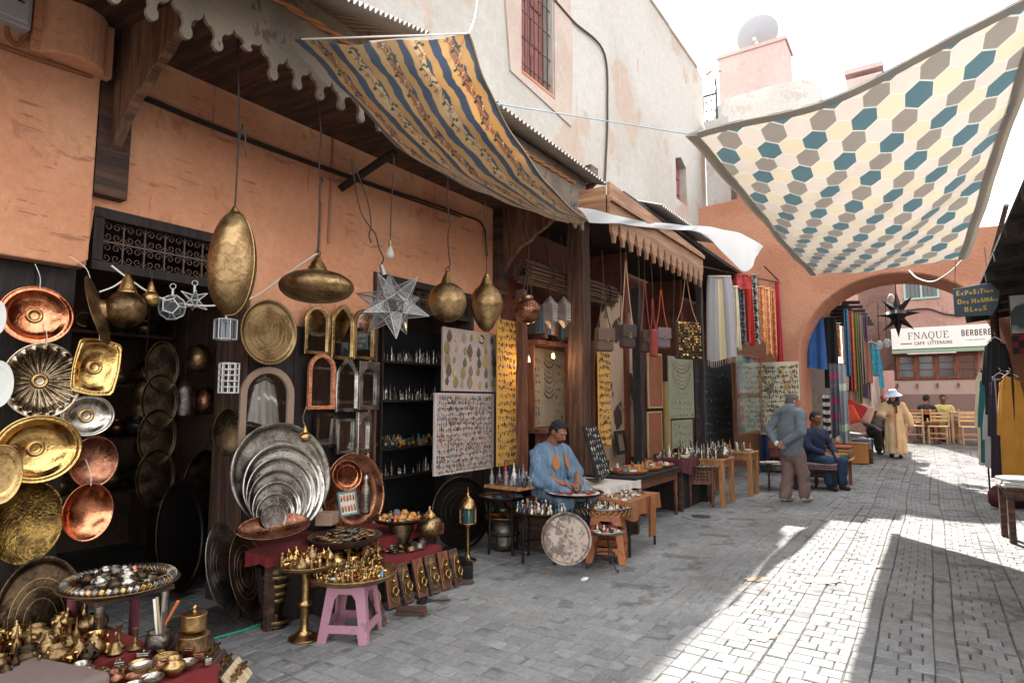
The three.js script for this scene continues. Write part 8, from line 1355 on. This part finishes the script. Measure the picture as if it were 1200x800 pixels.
// ================= wares beyond the arch =================
{
  const hc = (label, px, y0, y1, w, s, m, o = {}) => { const a = atS(px, y0, s); return hangAt(label, a, a.y - atS(px, y1, s).y, w * a.distanceTo(camera.position) / F, m, o); };
  function hangAt(label, a, H, Wd, m, o) { const t = thing(o.name ?? 'hanging_cloth', label, o.cat ?? 'textile', a, 0.1, o.group ?? 'textiles hung along the passage'), ph = rnd() * 6; const f = (u, v) => V3((u - 0.5) * Wd * (0.85 + 0.15 * v), -H * v * (1 + 0.02 * Math.sin(u * 5 + ph)), 0.05 * Math.sin(u * 12 + ph + v) * (0.3 + v)); mesh('cloth', sheet(f, 24, 12, 0.012, [Wd, H]), m, t); mesh('rod', T(cyl(0.012, 0.012, Wd * 1.05, 0, -Wd * 0.52, 0, 8), 0, 0, 0, 0, 0, PI / 2), M.iron, t); return t; }
  hc('bright blue cloth hanging inside the arch pier', 953, 366, 432, 22, 16.0, cloth(44, 84, 140)); hc('black cloth hanging beside the blue cloth', 972, 372, 456, 14, 16.3, cloth(22, 22, 26));
  hc('grey blanket with magenta stripes hanging in the passage', 977, 426, 512, 9, 15.6, stripeMat([0x58545a, 0x58545a, 0xa02c62, 0x58545a, 0x605c62, 0x58545a, 0x58545a, 0xa02c62], 0.9, false)); hc('light grey blanket with pale bands next to the magenta striped one', 986, 426, 518, 9, 15.65, stripeMat([0x8c9298, 0x8c9298, 0x8c9298, 0xc2c8b8, 0x8c9298, 0x8c9298], 0.9, false));
  hc('white and black striped cloth low beside the blankets', 968, 462, 520, 8, 15.8, stripeMat([0xd0ccc8, 0x282628], 0.18, false)); hc('orange and cream patterned cloth high in the passage', 980, 380, 418, 8, 16.6, brocade(0xc07a40, 0xe0c89a));
  const cols = [[0x2f6a8a, 'blue'], [0xa0503c, 'rust'], [0x6a7a3c, 'olive'], [0x8a8078, 'taupe'], [0x503c5a, 'plum']]; cols.forEach(([c, n], i) => hc(`narrow ${n} scarf in the passage`, 991 + i * 5.5, 362 + i * 2, 440 + (i * 17) % 40, 5, 17.2 + i * 0.2, brocade(c, c + 0x181818), { name: 'scarf', cat: 'scarf' }));
  robe('teal tie-dyed dress hanging in the passage', atS(1021, 402, 18.2), 1.15, 0.5, brocade(0x1f6c84, 0x3a9ab0), 0.1, 'garments in the passage', { noSleeve: true }); robe('purple dress hanging behind the scarves', atS(1003, 410, 17.8), 1.2, 0.4, cloth(58, 42, 64), 0.1, 'garments in the passage', { noSleeve: true }); robe('brown dress beside the teal dress', atS(1012, 398, 18.0), 1.1, 0.35, cloth(130, 92, 76), 0.1, 'garments in the passage', { noSleeve: true });
  hc('white cloth swag hanging under the teal dress', 1020, 440, 482, 16, 18.0, cloth(208, 192, 180)); hc('pale checked blanket behind the cushions', 1001, 458, 488, 12, 17.6, cloth(176, 150, 136));
  // stacked goods on the ground
  const onG = (px, py, s) => { const q = atS(px, py, s); q.y = ground(s); return q; };
  const crate = (label, px, s, w, h, d, m, y = 0) => { const q = onG(px, 520, s), t = thing('storage_crate', label, 'crate', q.add(V3(0, y, 0)), 0.1); mesh('box', rbox(w, h, d, 0.015, 0, h / 2, 0), m, t); mesh('lid', rbox(w + 0.03, 0.03, d + 0.03, 0.01, 0, h + 0.012, 0), m, t); };
  crate('woven straw chest under the cushions', 996, 16.8, 0.75, 0.45, 0.6, M.wicker); crate('dark wooden crate in front of the straw chest', 1008, 16.9, 0.5, 0.3, 0.4, M.darkwood); crate('blue plastic box on the dark crate', 1009, 17.0, 0.36, 0.18, 0.3, plain(52, 96, 128, 0.4), 0.33);
  const cush = (label, px, py, s, m, r) => { const o = tag(mesh('cushion', rbox(0.5, 0.46, 0.14, 0.065, 0, 0, 0, 0, 0, 0, 4), m), label, 'cushion', 'cushions piled in the passage'); o.position.copy(atS(px, py, s)); o.rotation.set(-0.4, 0.1, r); };
  cush('orange-red cushion leaning on the straw chest', 992, 487, 16.8, cloth(186, 72, 46), 0.4); cush('red cushion standing behind the orange-red one', 1000, 481, 17.1, cloth(150, 40, 40), -0.5); cush('pale sand cushion at the end of the pile', 1010, 484, 17.4, cloth(176, 144, 124), -0.3);
  // folded rugs on a bench and a carpet stand
  const rg = onG(968, 545, 13.4); woodTable('low bench stacked with folded rugs', rg, 0.1, 0.9, 0.42, 0.6, M.redwood); ['mustard', 'brown', 'ochre', 'tan', 'rust'].forEach((n, i) => { const o = tag(mesh('folded_rug', rbox(0.9 + rr(-0.05, 0.05), 0.055, 0.62, 0.025, 0, 0, 0, 0, 0, 0, 3), cloth(...[[188, 138, 70], [104, 66, 46], [196, 152, 90], [170, 128, 88], [140, 72, 48]][i])), `${n} folded rug, number ${i + 1} up in the rug stack`.replace(/number (\d)/, (m, d) => ['lowest', 'second', 'third', 'fourth', 'fifth'][d - 1]), 'rug', 'folded rugs on the low bench'); o.position.copy(rg).add(V3(rr(-0.03, 0.03), 0.45 + i * 0.056, 0)); });
  const wl = onG(955, 560, 12.3), ws = woodTable('low dark rack piled with woven mats behind the man in grey', wl, 0.2, 0.7, 0.36, 0.5, M.blackwood); for (let i = 0; i < 3; i++) tag(mesh('woven_mat', rbox(0.74, 0.03, 0.5, 0.012), brocade(0x5a3038, 0x9a8a84)), ['lowest', 'middle', 'topmost'][i] + ' patterned woven mat on the low dark rack', 'mat', 'woven mats on the low rack').position.copy(wl).add(V3(0, 0.38 + i * 0.034, 0));
  // black lantern and bulbs under the arch
  const bl = thing('iron_lantern', 'black iron star lantern hanging under the arch', 'lantern', atS(1052, 368, 16.8)); const g = []; for (let i = 0; i < 8; i++) { const a = i * PI / 4; g.push(T(new THREE.ConeGeometry(0.12, 0.5, 4), Math.cos(a) * 0.2, Math.sin(a) * 0.3, 0, 0, 0, a - PI / 2)); } mesh('star', [...g, new THREE.OctahedronGeometry(0.24, 0)], M.blackmetal, bl); mesh('chain', tube([[0, 0.5, 0], [0, 0.8, 0], [0.05, 1.1, 0]], 0.012, 8, 5), M.iron, bl); mesh('white_bulb', sph(0.07, -0.1, 0.35, 0.2, 1, 1.6, 1, 12), plain(214, 212, 206, 0.3), bl);
  for (const [x, y, l] of [[983, 353, 'bulb hanging under the arch crown'], [1031, 404, 'lower glass bulb beside the teal dress'], [1040, 402, 'glass bulb hanging beside the other by the teal dress']]) { const t = thing('hanging_bulb', `clear glass ${l}`, 'bulb', atS(x, y, 16.5)); mesh('glass', sph(0.08, 0, 0, 0, 1, 1.3, 1, 14), phys({ color: C(220, 224, 226), transmission: 0.7, roughness: 0.1, thickness: 0 }), t); mesh('cord', tube([[0, 0.1, 0], [0, 0.5, 0], [0.02, 1.0, 0]], 0.008, 6, 5), M.wire, t); }
  // cafe chairs and tables
  const chair = thing('cafe_chair', 'pale wood cafe chair with woven seat beside the cream-robed walker', 'chair', onG(1076, 520, 21.6), 2.9, 'pale cafe chairs');
  for (const [i, k] of [[1, 1], [-1, 1]]) mesh('leg', cyl(0.024, 0.022, 0.5, i * 0.21, 0, k * 0.2, 8), M.palewood, chair); for (const i of [1, -1]) mesh('back_leg', cyl(0.026, 0.022, 0.98, i * 0.21, 0, -0.2, 8), M.palewood, chair);
  for (const y of [0.16, 0.3]) mesh('stretcher', box(0.42, 0.03, 0.03, 0, y, 0.2), M.palewood, chair); mesh('stretcher', box(0.42, 0.03, 0.03, 0, 0.25, -0.2), M.palewood, chair); mesh('seat', rbox(0.46, 0.04, 0.44, 0.015, 0, 0.49, 0), M.straw = cloth(206, 178, 132), chair);
  for (const y of [0.66, 0.76, 0.86]) mesh('back_slat', box(0.42, 0.06, 0.02, 0, y, -0.2), M.straw, chair);
  copy(chair, onG(1102, 520, 21.5), 3.3, 'pale wood cafe chair facing the person in yellow shirt'); copy(chair, onG(1139, 521, 21.4), 3.0, 'pale wood cafe chair standing alone by the white table');
  woodTable('small arched wooden cafe table between two chairs', onG(1089, 519, 21.7), 0, 0.6, 0.6, 0.5, M.redwood, { name: 'cafe_table' }); woodTable('square honey wood cafe table behind the chairs', onG(1078, 512, 22.5), 0, 0.9, 0.95, 0.5, M.lightwood, { name: 'cafe_table' }); woodTable('pale topped cafe table beside the lone chair', onG(1138, 512, 22.4), 0, 0.9, 0.9, 0.6, M.palewood, { name: 'cafe_table' });
  tag(mesh('tea_glass', lathe([[0, 0], [0.04, 0], [0.06, 0.02], [0.02, 0.06], [0.03, 0.1], [0.0, 0.12]], 14), M.brass), 'brass sugar pot on the small arched cafe table', 'pot').position.copy(onG(1089, 519, 21.7)).add(V3(0, 0.6, 0));
}
renderer.render(scene, camera);
